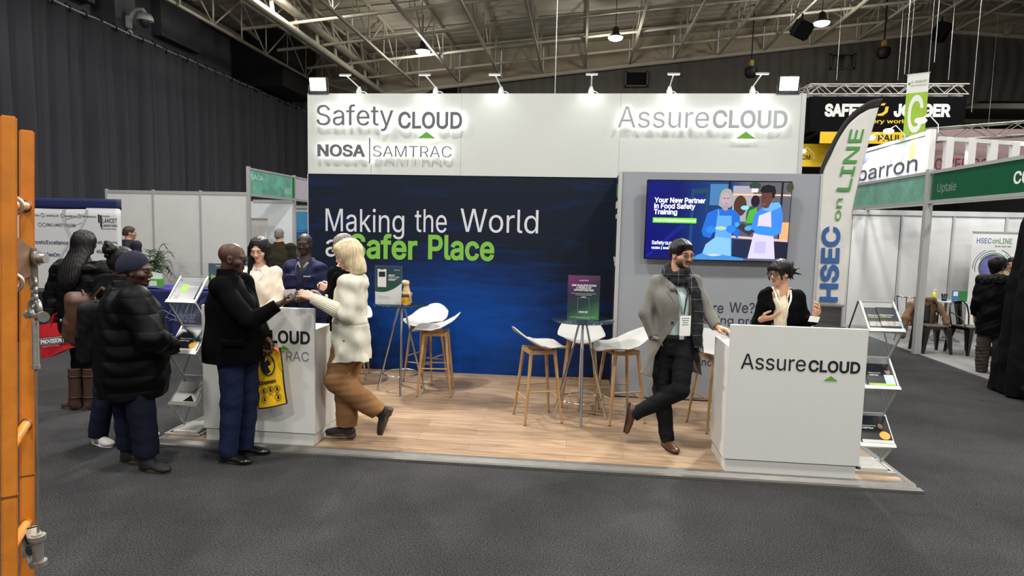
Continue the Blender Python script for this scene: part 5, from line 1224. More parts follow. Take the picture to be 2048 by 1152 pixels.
def shoe(p, an, toe, m, sole, up=(0, 0, 1), L=1.0, boot=.03, kind='shoe', name='shoe', h=.0042, heel=0, trim=None, shaft=.043, kn=None):
    """an: ankle joint, .075 above the sole"""
    M = frame(V(an), toe, up); S = SDF(); S.at(M); z = -.078
    S.ell((0, -.028, z + .036), (.036, .046, .044), 0); S.ell((0, .05, z + .034), (.037 * L, .085, .036), .03); S.ell((0, .125 * L, z + .026), (.043 * L, .062 * L, .028), .03)
    S.cone((0, -.006, z + .04), (0, -.012, boot), shaft - .002, shaft, .02, flat=True)
    S.box((0, .04, z - .1), (.2, .4, .11), .001, op='s')
    if kn is not None:
        d = (V(kn) - V(an)).normalized(); S.at(None); S.cone(V(an) - d * .01, V(an) + d * (.075 + max(0, boot)), shaft - .002, shaft - .004, .02, flat=True); S.at(M)
    S.prim(lambda x, y, zz: zz - (z + .026), *S._ab((-.06, -.09, z), (.06, .21, z + .03)), m=1, op='p') if kind == 'sneaker' else None
    S.at(M)
    def so(x, y, zz):
        q = np.sqrt((x / (.04 + .005 * np.clip(y / .12, 0, 1))) ** 2 + ((y - .055) / (.128 * L)) ** 2) - 1
        return np.maximum(q * .04, np.abs(zz - (z + .005)) - .011)
    lo, hi = S._ab((-.06, -.1, z - .01), (.06, .21, z + .02)); S.prim(so, lo, hi, 0, 1)
    if heel: S.box((0, -.035, z + .005 - heel / 2), (.033, .035, heel / 2 + .008), .006, m=1)
    return wear(S, p, name, [m, sole], h)
def tubes(p, name, m, paths, r, n=8, M=None):
    q = MB()
    for a in paths: q.tube(a, r, n)
    if M is not None: q.v = [tuple(M @ V(v)) for v in q.v]
    return q.build(name, m, p)
def glasses(p, M, m, r=.023, sq=.85, th=.0018):
    q = MB()
    for s in (-1, 1):
        q.tube([(s * .033 + (r * 1.05) * np.sign(math.cos(a)) * abs(math.cos(a)) ** sq, .1 - .004 * abs(math.cos(a)), .002 + r * .85 * np.sign(math.sin(a)) * abs(math.sin(a)) ** sq) for a in np.linspace(0, 2 * PI, 25)[:-1]], th, 6, True)
        q.tube([(s * .056, .096, .008), (s * .072, .06, .01), (s * .079, -.0, .008), (s * .076, -.02, -.004)], th, 6)
    q.tube([(-.011, .1, .006), (0, .103, .009), (.011, .1, .006)], th, 6)
    q.v = [tuple(M @ V(v)) for v in q.v]; g = q.build('glasses', m, p)
    q = MB()
    for s in (-1, 1): q.ball((s * .033, .0985, .002), (r, .0008, r * .82), 14)
    q.v = [tuple(M @ V(v)) for v in q.v]; q.build('lens', mat('spectacle_lens', (220, 226, 230), .05, trans=.95, alpha=.35), g)
def lapel(p, A, c, lev, zs, ws, grow, m, name='lapel'):
    S = SDF(); S.at(TM(A, c)); S.loft([(z, x, y, rx + .006, ry + .006) for z, x, y, rx, ry in lev]); S.wedge([zs[0] - .3] + list(zs) + [zs[-1] + .2], [ws[0]] + list(ws) + [ws[-1]], .02)
    S.wedge(zs, [(x, w + g) for (x, w), g in zip(ws, grow)], .02, k=.003, inv=True); return wear(S, p, name, m, .0042)
def hair_cap(S, M, g=.009, low=-.05, face=True, fz=.05):
    """close hair over the skull, open at the face"""
    S.at(M); S.ell((0, -.016, .036), (.074 + g, .094 + g, .084 + g), 0)
    S.cone((0, -.06, -.02), (0, -.055, low + .03), .062, .055, .03)
    if face:
        S.ell((0, .105, fz - .1), (.08, .085, .1), .012, op='s')
        for s in (-1, 1): S.ell((s * .088, .012, -.035), (.03, .032, .045), .008, op='s')
    S.box((0, 0, low - .2), (.3, .3, .2), .002, op='s', k=.01)
def puffer(amp, pitch, z0=0.): return lambda x, y, z: -amp * np.abs(np.sin(PI * (z - z0) / pitch)) ** .55 + amp * .6

blk_wool = mat('black_wool', (9, 9, 10), .95, bump=.15, bs=300, spec=.05)
blk_puff = mat('black_nylon', (8, 8, 10), .5, bump=.12, bs=60, spec=.1)
blk_cloth = mat('black_cloth', (11, 11, 12), .95, bump=.15, bs=300, spec=.06)
navy_trs = mat('navy_twill', (26, 34, 62), .8, bump=.25, bs=240, spec=.15)
denim = mat('dark_denim', (18, 22, 38), .85, var=.2, vs=120, bump=.2, bs=240, spec=.15)
skin_d = mat('skin_deep', (72, 46, 35), .5, var=.08, vs=20, spec=.4); lips_d = mat('lips_deep', (82, 46, 40), .45)
skin_dd = mat('skin_dark', (50, 33, 26), .5, spec=.4); lips_dd = mat('lips_dark', (62, 34, 32), .4)
skin_m = mat('skin_tan', (184, 138, 110), .52, var=.06, vs=20); lips_m = mat('lips_tan', (148, 96, 80), .45)
skin_l = mat('skin_fair', (204, 160, 138), .55, var=.05, vs=20); lips_l = mat('lips_fair', (182, 116, 102), .45)
hair_k = mat('hair_black', (15, 13, 13), 0.45, var=0.5, vs=70, stretch=(1, 1, .07), bump=.45, bs=120, spec=.25); hair_b = mat('hair_blonde', (202, 184, 148), 0.5, var=0.35, vs=70, stretch=(1, 1, .07), bump=.45, bs=120, spec=.25); hair_g = mat('hair_grey', (122, 117, 110), 0.55, var=0.4, vs=70, stretch=(1, 1, .07), bump=.45, bs=120, spec=.25)
blk_leather = mat('black_leather', (16, 15, 16), .22, spec=.6); brn_leather = mat('brown_leather', (84, 50, 34), .35, var=.2, vs=30); sole_k = mat('sole_black', (18, 17, 17), .7); sole_b = mat('sole_brown', (70, 52, 40), .7)
gold = mat('zip_gold', (190, 160, 96), .3, metal=.9); silver = mat('buckle_silver', (190, 190, 192), .25, metal=.9)

# ---------------------------------------------------------------- man in black jacket, at the left counter
def suit_man():
    J = pose(1.73, 14, .185, .09, c=(-.03, -.01), hd=(-.02, 0, 1.605), nk=(-.06, 0, 1.465), shR=(-.03, -.165, 1.395), elR=(.235, -.22, 1.145), wrR=(.415, -.13, 1.275),
             shL=(-.02, .15, 1.405), elL=(.06, .16, 1.13), wrL=(.19, .11, .96), hpR=(.0, -.09, .9), hpL=(.03, .08, .9), knR=(.0, -.09, .48), knL=(.04, .09, .48), anR=(-.03, -.1, .078), anL=(.0, .09, .078), toR=(1, -.12, 0), toL=(1, .12, 0))
    p, M = person('bald man in black jacket and navy trousers, passing a card over the left counter', (.8, -.2, .001), J, skin_d, lips_d, 16, 6, full=.006, h=.004, hs=1.04,
                  hands=dict(R=dict(f=(.6, .75, .25), n=(-.35, .0, .9), curl=(.35, .32, .3, .3), thumb=.5), L=dict(f=(.25, .05, -1), n=(0, -1, .0), curl=(.9, .9, .9, .9), thumb=.6)))
    S = SDF(); S.at(TM(14, (-.03, -.01, 0)))
    S.loft([(.80, 0, .0, .212, .225), (.95, 0, .01, .205, .222), (1.1, 0, .015, .198, .208), (1.25, 0, .0, .195, .188), (1.36, 0, -.015, .165, .14), (1.43, 0, -.02, .105, .095), (1.46, 0, -.02, .08, .08)])
    S.loft([(1.42, 0, -.02, .09, .088), (1.53, 0, -.034, .076, .074)], k=.02); S.at(None)
    sleeve(S, J, 'R', (.078, .066, .05), k=.03); sleeve(S, J, 'L', (.078, .066, .05), k=.03)
    S.at(TM(14, (-.03, -.01, 0))); S.wedge([1.1, 1.3, 1.5], [(0, .003), (0, .022), (0, .045)], .03); S.cone((0, 0, .7), (0, .0, .803), .4, .18, .002, op='s') if 0 else None
    S.loft([(.76, 0, 0, .20, .21), (.83, 0, 0, .195, .205)], op='s', k=.004)
    S.box((.22, .06, .98), (.02, .075, .022), .006, k=.004); S.at(None)
    S.wrinkle(.0045, (10, 10, 16), 11); wear(S, p, 'jacket', blk_wool, .0048)
    S = SDF(); S.at(TM(14, (-.03, -.01, 0))); S.loft([(.9, 0, 0.01, .15, .185), (1.25, 0, 0.015, .14, .165), (1.36, 0, -.0, .11, .115), (1.49, 0, -.02, .066, .066)]); S.at(None); wear(S, p, 'shirt', mat('shirt_charcoal', (22, 22, 25), .9, spec=.1), .007)
    trousers(p, J, mat('navy_suit', (24, 32, 58), .8, bump=.12, bs=300, spec=.15), (.102, .08, .07), .56, rx=.172, ry=.178, seed=4, c=(-.01, -.01), hem=.025)
    for s in 'RL':
        o = shoe(p, J['an' + s], J['to' + s], blk_leather, sole_k, L=1.12, boot=.0, name='loafer', heel=0, kn=J['kn' + s])
        tubes(o, 'buckle', silver, [[(-.025, .055, -.012), (-.02, .062, -.004), (0, .064, -.001), (.02, .062, -.004), (.025, .055, -.012)]], .004, 6, frame(J['an' + s], J['to' + s], (0, 0, 1)))
    S = SDF(); S.at(M); S.ell((0, .06, -.094), (.025, .022, .019), 0); S.ell((0, .083, -.049), (.021, .0075, .0038), .004); wear(S, p, 'beard', mat('beard_dark', (26, 19, 17), .8), .0035)
    glasses(p, M, mat('glasses_black', (14, 14, 14), .3))
    return p
suit_man()
# yellow carrier bag held by him
t = thing('carrier_bag', 'yellow carrier bag with black round emblem, hanging before the left counter', 'bag', (1.03, -.085, .84))
u, v = V((.24, .0, .055)), V((.055, 0, -.46)); o0 = V((-.17, 0, -.0))
yb = mat('bag_yellow', (238, 190, 22), .55, bump=.2, bs=14)
def bagfn(sg): return lambda a, b: tuple(o0 + u * a + v * b + V((0, sg * (.018 * math.sin(PI * a) * (.4 + b) + .006 * math.sin(7 * b + 3 * a)), 0)))
m = MB(); m.grid(bagfn(-1), 14, 20); m.grid(bagfn(1), 14, 20); m.build('bag_body', yb, t)
P_ = lambda a, b: o0 + u * a + v * b + V((0, -.024, 0))
m = MB()
for a in (0, 1): m.tube([tuple(bagfn(-1)(a, b)) for b in np.linspace(0, 1, 8)], .006, 6)
m.tube([tuple(bagfn(-1)(a, 1)) for a in np.linspace(0, 1, 8)], .006, 6); m.build('piping', ink_k, t)
un_, vn_ = u.normalized(), (-v).normalized()
m = MB(); c = P_(.56, .26); m.prism([(.062 * math.cos(q), .088 * math.sin(q)) for q in np.linspace(0, 2 * PI, 26)[:-1]], c, un_, vn_, .002); m.build('emblem_disc', ink_k, t)
m = MB(); m.prism([(.052 * math.cos(q), .078 * math.sin(q)) for q in np.linspace(-1.9, 1.7, 20)] + [(-.03, .0), (-.01, -.05)], c + V((0, -.002, 0)), un_, vn_, .0012)
m.build('emblem_field', yb, t)
m = MB(); m.prism([(-.045, -.03), (-.02, .03), (.01, .045), (.03, .0), (.0, -.01), (.02, -.06), (-.02, -.075)], c + V((0, -.0034, 0)), un_, vn_, .001)
for k in range(3): m.tube([tuple(c + un_ * (.0 + (.02 + .014 * k) * math.cos(q)) + vn_ * (.02 + (.02 + .014 * k) * math.sin(q)) + V((0, -.0035, 0))) for q in np.linspace(-.1, 1.7, 10)], .003, 5)
m.build('emblem_figure', ink_k, t)
m = MB(); txt(m, 'Dromex', P_(.18, .585) + V((0, -.002, 0)), .15, .03, u=un_, v=vn_, th=.002, bold=.03); m.build('lettering', ink_k, t)
m = MB()
for r_ in range(2):
    for k in range(3):
        cc = P_(.3 + .24 * k, .70 + .15 * r_); m.tube([tuple(cc + un_ * .024 * math.cos(q) + vn_ * .03 * math.sin(q) + V((0, -.001, 0))) for q in np.linspace(0, 2 * PI, 17)[:-1]], .002, 5, True)
        m.prism([(-.01, -.015), (.012, -.015), (.006, .0), (.008, .016), (-.008, .016), (-.006, 0)], cc, un_, vn_, .0015)
m.build('icons', ink_k, t)
m = MB()
for dy in (-.016, .016): m.tube([tuple(o0 + u * .3 + V((0, dy, 0))), (.0, dy * .5, .1), (.0, dy * .3, .13), (.0, dy * .5, .1), tuple(o0 + u * .8 + V((0, dy, 0)))], .007, 6)
m.build('handle', ink_k, t)
m = MB(); m.tube([(.01, .0, .03), (.03, -.01, .05), (.06, 0, .02), (.03, .01, -.02)], .012, 6); m.build('orange_cord', mat('orange_cord', (230, 110, 50), .6), t)
t = thing('white_card', 'small white printed card held between the man in black jacket and the blonde woman', 'card', (1.225, -.15, 1.345))
m = MB(); m.box((0, 0, 0), (.088, .003, .06), (.15, -.1, .2)); m.build('card', white_m, t)
m = MB(); m.box((.0, -.0022, .012), (.05, .0008, .005), (.15, -.1, .2)); m.box((-.01, -.0022, -.004), (.04, .0008, .004), (.15, -.1, .2)); m.build('print', ink_k, t)

# ---------------------------------------------------------------- blonde woman in cream coat
def blonde():
    J = pose(1.70, 188, .165, .08, c=(.02, -.02), hd=(.005, -.02, 1.60), nk=(.045, -.02, 1.44), shL=(.045, -.155, 1.375), elL=(.06, -.215, 1.13), wrL=(-.215, -.235, 1.255), shR=(.05, .12, 1.375), elR=(.0, .19, 1.12), wrR=(-.24, .02, 1.22),
             hpR=(.0, .07, .9), hpL=(.02, -.08, .9), knR=(-.03, .05, .5), anR=(-.035, .06, .112), knL=(-.065, -.1, .55), anL=(.255, .06, .25), toR=(-1, -.05, 0), toL=(-.25, 0, -.97))
    p, M = person('blonde woman in cream coat and tan trousers, left leg crossed behind, taking the card', (1.56, .22, PF), J, skin_l, lips_l, 196, 14, male=False, h=.004, brow=mat('brow_fair', (120, 96, 70), .6),
                  hands=dict(L=dict(f=(-.86, .12, .35), n=(-.25, .75, -.55), curl=(.3, .34, .4, .45), thumb=.35, sc=.95), R=dict(f=(-.9, -.2, .2), n=(0, -.9, .3), curl=(.4, .4, .4, .4), sc=.92)))
    cream = mat('cream_twill', (200, 197, 180), .8, bump=.12, bs=300, spec=.2); rib = mat('cream_rib', (206, 202, 182), .9, bump=.3, bs=90)
    S = SDF(); S.at(TM(188, (.02, -.02, 0)))
    S.loft([(.73, 0, -.005, .195, .165), (.9, 0, -.01, .19, .155), (1.03, 0, -.01, .175, .14), (1.12, 0, -.005, .17, .135), (1.26, 0, .0, .168, .135), (1.35, 0, -.01, .135, .108), (1.42, 0, -.02, .09, .08)])
    S.at(None); sleeve(S, J, 'R', (.068, .06, .045)); sleeve(S, J, 'L', (.068, .062, .056), end=.42)
    S.at(TM(188, (.02, -.02, 0))); S.loft([(.70, 0, 0, .18, .15), (.78, 0, 0, .175, .145)], op='s', k=.004); S.wedge([.7, 1.0, 1.1, 1.3, 1.5], [(0, .02), (0, .01), (0, .03), (0, .06), (0, .075)], .04)
    S.cone((0, -.1, 1.36), (.0, -.06, 1.43), .05, .035, .05); S.cone((-.08, -.08, 1.40), (.08, -.08, 1.40), .045, .045, .04); S.at(None)
    S.wrinkle(.008, (17, 17, 26), 5)
    S.band(lambda x, y, z: .004 * np.exp(-((z - 1.035) / .008) ** 2)); wear(S, p, 'coat', cream, .0045)
    S = SDF(); e = J['elL'] + (J['wrL'] - J['elL']) * .3; w = J['wrL'] - (J['wrL'] - J['elL']).normalized() * .005; S.cone(e, w, .062, .043, 0, flat=True); ax = (J['wrL'] - J['elL']).normalized(); xx = ax.orthogonal().normalized(); yy = ax.cross(xx)
    e0 = np.array(e); S.band(lambda x, y, z: .0028 * np.cos(24 * np.arctan2((x - e0[0]) * yy[0] + (y - e0[1]) * yy[1] + (z - e0[2]) * yy[2], (x - e0[0]) * xx[0] + (y - e0[1]) * xx[1] + (z - e0[2]) * xx[2])))
    wear(S, p, 'knitted_cuff', rib, .0035)
    S = SDF(); S.at(TM(188, (.02, -.02, 0))); S.loft([(.8, 0, .0, .12, .10), (1.1, 0, .0, .13, .105), (1.28, 0, .005, .125, .112), (1.42, 0, -.005, .08, .08), (1.47, 0, -.005, .068, .068)]); S.at(None); S.wrinkle(.004, (20, 20, 20), 2); wear(S, p, 'scarf_and_top', blk_cloth, .005)
    S = SDF(); S.chain([(-.06, -.1, 1.42), (-.1, -.08, 1.3), (-.115, -.07, 1.15), (-.11, -.06, .98)], [.045, .04, .04, .03], .02); S.wrinkle(.006, (30, 30, 20), 9); wear(S, p, 'scarf', blk_cloth, .005)
    tubes(p, 'coat_pocket_trim', rib, [[(.02, -.192, 1.0), (.0, -.198, .93), (-.045, -.192, .87)], [(-.02, -.19, 1.02), (.04, -.19, .9)]], .004)
    tan = mat('tan_cargo', (134, 98, 64), .85, bump=.12, bs=300, spec=.15)
    o = trousers(p, J, tan, (.112, .1, .088), .54, seed=8, rx=.165, ry=.14, hem=-.015, wr=.007, c=(.02, -.0))
    m = MB(); m.box((.04, -.205, .70), (.1, .012, .10), (0, 0, .1), bev=.004); m.box((.04, -.21, .745), (.11, .012, .03), (0, 0, .1), bev=.004); m.build('cargo_pocket', tan, o) if 0 else None
    shoe(p, J['anR'], J['toR'], mat('boot_suede', (28, 28, 30), .7), sole_b, L=1.05, boot=.03, name='ankle_boot', heel=.02, kn=J['knR'])
    shoe(p, J['anL'], (-.3, 0, -.95), MATS['boot_suede'], sole_b, up=(-.95, 0, .3), L=1.05, boot=.03, name='ankle_boot', heel=.02, kn=J['knL'])
    S = SDF(); S.at(M); S.ell((0, -.018, .04), (.092, .11, .1), 0); S.loft([(-.17, 0, -.05, .085, .062), (-.12, 0, -.045, .103, .078), (-.03, 0, -.03, .1, .09), (.04, 0, -.02, .092, .095), (.1, 0, -.018, .05, .06)], k=.04)
    S.ell((0, .125, -.075), (.072, .12, .115), .02, op='s'); S.ell((-.0, .055, .075), (.07, .05, .035), .03); S.ell((0, .13, -.05), (.055, .05, .07), .01, op='s'); S.at(None)
    S.band(strands(.0035, 150)); wear(S, p, 'hair', hair_b, .004)
blonde()

# ---------------------------------------------------------------- woman in cream jacket behind the left counter
def lanyard(p, a, c, top, z0, z1, m, w=.011, fw=.13, sp=.075, badge=None):
    q = MB(); T_ = TM(a, c)
    for s in (-1, 1):
        P = [(s * sp, -.02, top + .02), (s * (sp - .01), .06, top - .02), (s * sp * .75, fw * .8, top - .08), (s * sp * .4, fw, (top + z0) / 2), (s * .008, fw + .008, z0)]
        P = [T_ @ V(x) for x in catmull(P, 16)]
        for i in range(15): q.bar(P[i], P[i + 1], w, .002, tuple(rgt(a)) if 0 else (0, 0, 1))
    o = q.build('lanyard', m, p)
    if badge:
        q = MB(); q.box((0, fw + .012, (z0 + z1) / 2), (badge, .004, z0 - z1), bev=.001); q.v = [tuple(T_ @ V(x)) for x in q.v]; b = q.build('badge', white_m, o)
        q = MB()
        for k in range(4): q.box((0, fw + .015, z0 - .025 - .02 * k), (badge * (.6 - .1 * (k % 2)), .001, .006))
        q.v = [tuple(T_ @ V(x)) for x in q.v]; q.build('badge_print', ink_g, b)
    return o
def cream_woman():
    J = pose(1.68, -88, .15, .08, hd=(0, -.03, 1.59), nk=(0, .01, 1.43), shR=(-.145, 0, 1.355), shL=(.145, 0, 1.36), elR=(-.2, -.05, 1.08), elL=(.2, -.05, 1.08), wrR=(-.12, -.24, 1.03), wrL=(.12, -.24, 1.03))
    p, M = person('woman with long black hair in cream jacket, looking down behind the left counter', (.37, 1.02, PF), J, skin_l, lips_l, -84, 16, male=False, h=.0045)
    cj = mat('cream_jacket', (222, 206, 188), .85, bump=.15, bs=260, spec=.2)
    S = SDF(); S.at(TM(-88)); S.loft([(.8, 0, 0, .18, .135), (1.05, 0, 0, .165, .125), (1.25, 0, .01, .168, .13), (1.34, 0, -.005, .125, .10), (1.41, 0, -.01, .085, .075)]); S.at(None)
    sleeve(S, J, 'R', (.064, .056, .045)); sleeve(S, J, 'L', (.064, .056, .045)); S.at(TM(-88)); S.cone((-.06, .02, 1.42), (-.035, .12, 1.28), .028, .022, .02); S.cone((.06, .02, 1.42), (.035, .12, 1.28), .028, .022, .02); S.wedge([1.2, 1.3, 1.5], [(0, .005), (0, .03), (0, .06)], .06); S.at(None); S.wrinkle(.008, (18, 18, 24), 7); wear(S, p, 'jacket', cj, .005)
    S = SDF(); S.at(TM(-88)); S.loft([(.85, 0, 0, .15, .11), (1.25, 0, .0, .15, .115), (1.42, 0, -.01, .065, .06)]); S.at(None); wear(S, p, 'top', mat('top_ivory', (222, 210, 196), .8), .007)
    trousers(p, J, blk_cloth, (.1, .075, .06), .56, rx=.16, ry=.12, h=.008)
    for s in 'RL': shoe(p, J['an' + s], J['to' + s], blk_leather, sole_k, h=.006, kn=J['kn' + s])
    lanyard(p, -88, (0, 0, 0), 1.42, 1.12, 1.02, white_m, fw=.135)
    S = SDF(); S.at(M); S.ell((0, -.018, .038), (.088, .106, .096), 0); S.loft([(-.3, .05, -.03, .05, .04), (-.18, .02, -.04, .088, .05), (-.04, 0, -.04, .094, .07), (.03, 0, -.025, .088, .088), (.09, 0, -.02, .05, .06)], k=.04)
    S.chain([(.07, .02, .02), (.085, .04, -.08), (.08, .07, -.2), (.07, .08, -.33), (.06, .09, -.4)], [.03, .027, .027, .02, .006], .02); S.chain([(-.07, .0, .02), (-.088, .02, -.08), (-.09, .03, -.2), (-.085, .03, -.28)], [.03, .027, .022, .008], .02)
    S.ell((0, .118, -.03), (.056, .085, .113), .01, op='s'); S.cone((0, .13, .06), (0, .09, .115), .008, .004, .01, op='s'); S.at(None); S.band(strands(.0025, 190)); wear(S, p, 'hair', hair_k, .004)
cream_woman()
def navy_man():
    J = pose(1.74, -88, .2, .09, hd=(0, -.02, 1.625), nk=(0, .01, 1.46), shR=(-.17, 0, 1.36), shL=(.17, 0, 1.36), elR=(-.235, -.05, 1.1), elL=(.235, -.05, 1.1), wrR=(-.14, -.25, 1.06), wrL=(.14, -.25, 1.06))
    p, M = person('man in navy work jacket with dotted lanyard, behind the left counter', (.41, 1.95, PF), J, skin_dd, lips_dd, -86, 4, h=.005, full=.004)
    nj = mat('navy_workwear', (24, 28, 58), .8, bump=.1, bs=300, spec=.2)
    S = SDF(); S.at(TM(-88)); S.loft([(.8, 0, 0, .21, .16), (1.05, 0, 0, .195, .15), (1.25, 0, .01, .19, .15), (1.36, 0, -.005, .15, .115), (1.43, 0, -.01, .1, .085)]); S.loft([(1.41, 0, -.01, .1, .09), (1.47, 0, -.01, .09, .08)], k=.02); S.at(None)
    sleeve(S, J, 'R', (.075, .064, .052)); sleeve(S, J, 'L', (.075, .064, .052)); S.at(TM(-88)); S.wedge([1.3, 1.36, 1.5], [(0, .003), (0, .02), (0, .06)], .03)
    S.box((-.1, .155, 1.22), (.06, .012, .07), .008, k=.008); S.box((.1, .155, 1.22), (.06, .012, .07), .008, k=.008); S.at(None); S.wrinkle(.008, (16, 16, 24), 3); j = wear(S, p, 'jacket', nj, .0055)
    q = MB(); T_ = TM(-88); txt(q, 'safetycloud', T_ @ V((-.05, .184, 1.275)), .08, .014, u=tuple(-rgt(-88)), v=(0, 0, 1)); q.build('chest_print', ink_w, j)
    S = SDF(); S.at(TM(-88)); S.loft([(.9, 0, 0, .15, .13), (1.3, 0, .0, .13, .12), (1.48, 0, -.01, .066, .062)]); S.at(None); wear(S, p, 'shirt', mat('shirt_dark', (34, 32, 34), .8), .008)
    S = SDF(); S.at(TM(-88)); S.cone((-.066, -.03, 1.455), (-.05, .07, 1.415), .014, .014, .01); S.cone((-.05, .07, 1.415), (-.02, .1, 1.375), .014, .008, .01); S.cone((.066, -.03, 1.455), (.05, .07, 1.415), .014, .014, .01); S.cone((.05, .07, 1.415), (.02, .1, 1.375), .014, .008, .01); S.at(None); wear(S, p, 'collar', mat('collar_grey', (140, 138, 140), .8, var=.4, vs=60), .005)
    trousers(p, J, nj, (.11, .08, .065), .56, rx=.19, ry=.14, h=.008)
    for s in 'RL': shoe(p, J['an' + s], J['to' + s], blk_leather, sole_k, h=.006, kn=J['kn' + s])
    lanyard(p, -88, (0, 0, 0), 1.44, 1.12, 1.0, ink_k, fw=.168, badge=.09)
    S = SDF(); hair_cap(S, M, .003, -.02, fz=.085); wear(S, p, 'shaved_hair', mat('hair_stubble', (24, 18, 16), .6), .0045)
navy_man()
def greyhair():
    J = pose(1.72, 200, .16, .08, c=(.04, 0), hd=(.045, 0, 1.635), nk=(.06, 0, 1.46), shR=(.08, .15, 1.37), shL=(.03, -.14, 1.37), elR=(.06, .2, 1.1), elL=(.02, -.2, 1.1), wrR=(-.06, .0, 1.22), wrL=(-.06, -.1, 1.22))
    p, M = person('grey-haired woman with clasped hands, half hidden behind the blonde woman', (1.12, 1.12, PF), J, skin_l, lips_l, 205, 8, male=False, h=.005,
                  hands=dict(R=dict(f=(-.9, -.2, .3), n=(0, -.95, -.1), curl=(.6, .6, .6, .6)), L=dict(f=(-.9, .2, .3), n=(0, .95, -.1), curl=(.7, .7, .7, .7))))
    S = SDF(); S.at(TM(200, (.04, 0, 0))); S.loft([(.8, 0, 0, .18, .14), (1.05, 0, 0, .17, .13), (1.25, 0, .01, .18, .135), (1.37, 0, -.005, .155, .105), (1.43, 0, -.01, .09, .075)]); S.at(None)
    sleeve(S, J, 'R', (.078, .062, .045)); sleeve(S, J, 'L', (.078, .062, .045)); S.at(TM(200, (.04, 0, 0))); S.wedge([.9, 1.2, 1.5], [(0, .03), (0, .05), (0, .07)], .04); S.at(None); S.wrinkle(.004, (16, 16, 20), 17); wear(S, p, 'jacket', blk_cloth, .0055)
    S = SDF(); S.at(TM(200, (.04, 0, 0))); S.loft([(.85, 0, 0, .15, .12), (1.25, 0, .0, .15, .12), (1.46, 0, -.01, .06, .06)]); S.at(None); wear(S, p, 'blouse', mat('blouse_white', (206, 206, 208), .8), .007)
    trousers(p, J, blk_cloth, (.1, .075, .06), .56, rx=.16, ry=.12, h=.008)
    for s in 'RL': shoe(p, J['an' + s], J['to' + s], blk_leather, sole_k, h=.006, kn=J['kn' + s])
    lanyard(p, 200, (.04, 0, 0), 1.43, 1.18, 1.08, white_m, fw=.13)
    S = SDF(); hair_cap(S, M, .016, -.07, fz=.06); S.at(None); S.band(strands(.003, 150)); wear(S, p, 'hair', hair_g, .0045)
    glasses(p, M, MATS['glasses_black'])
greyhair()

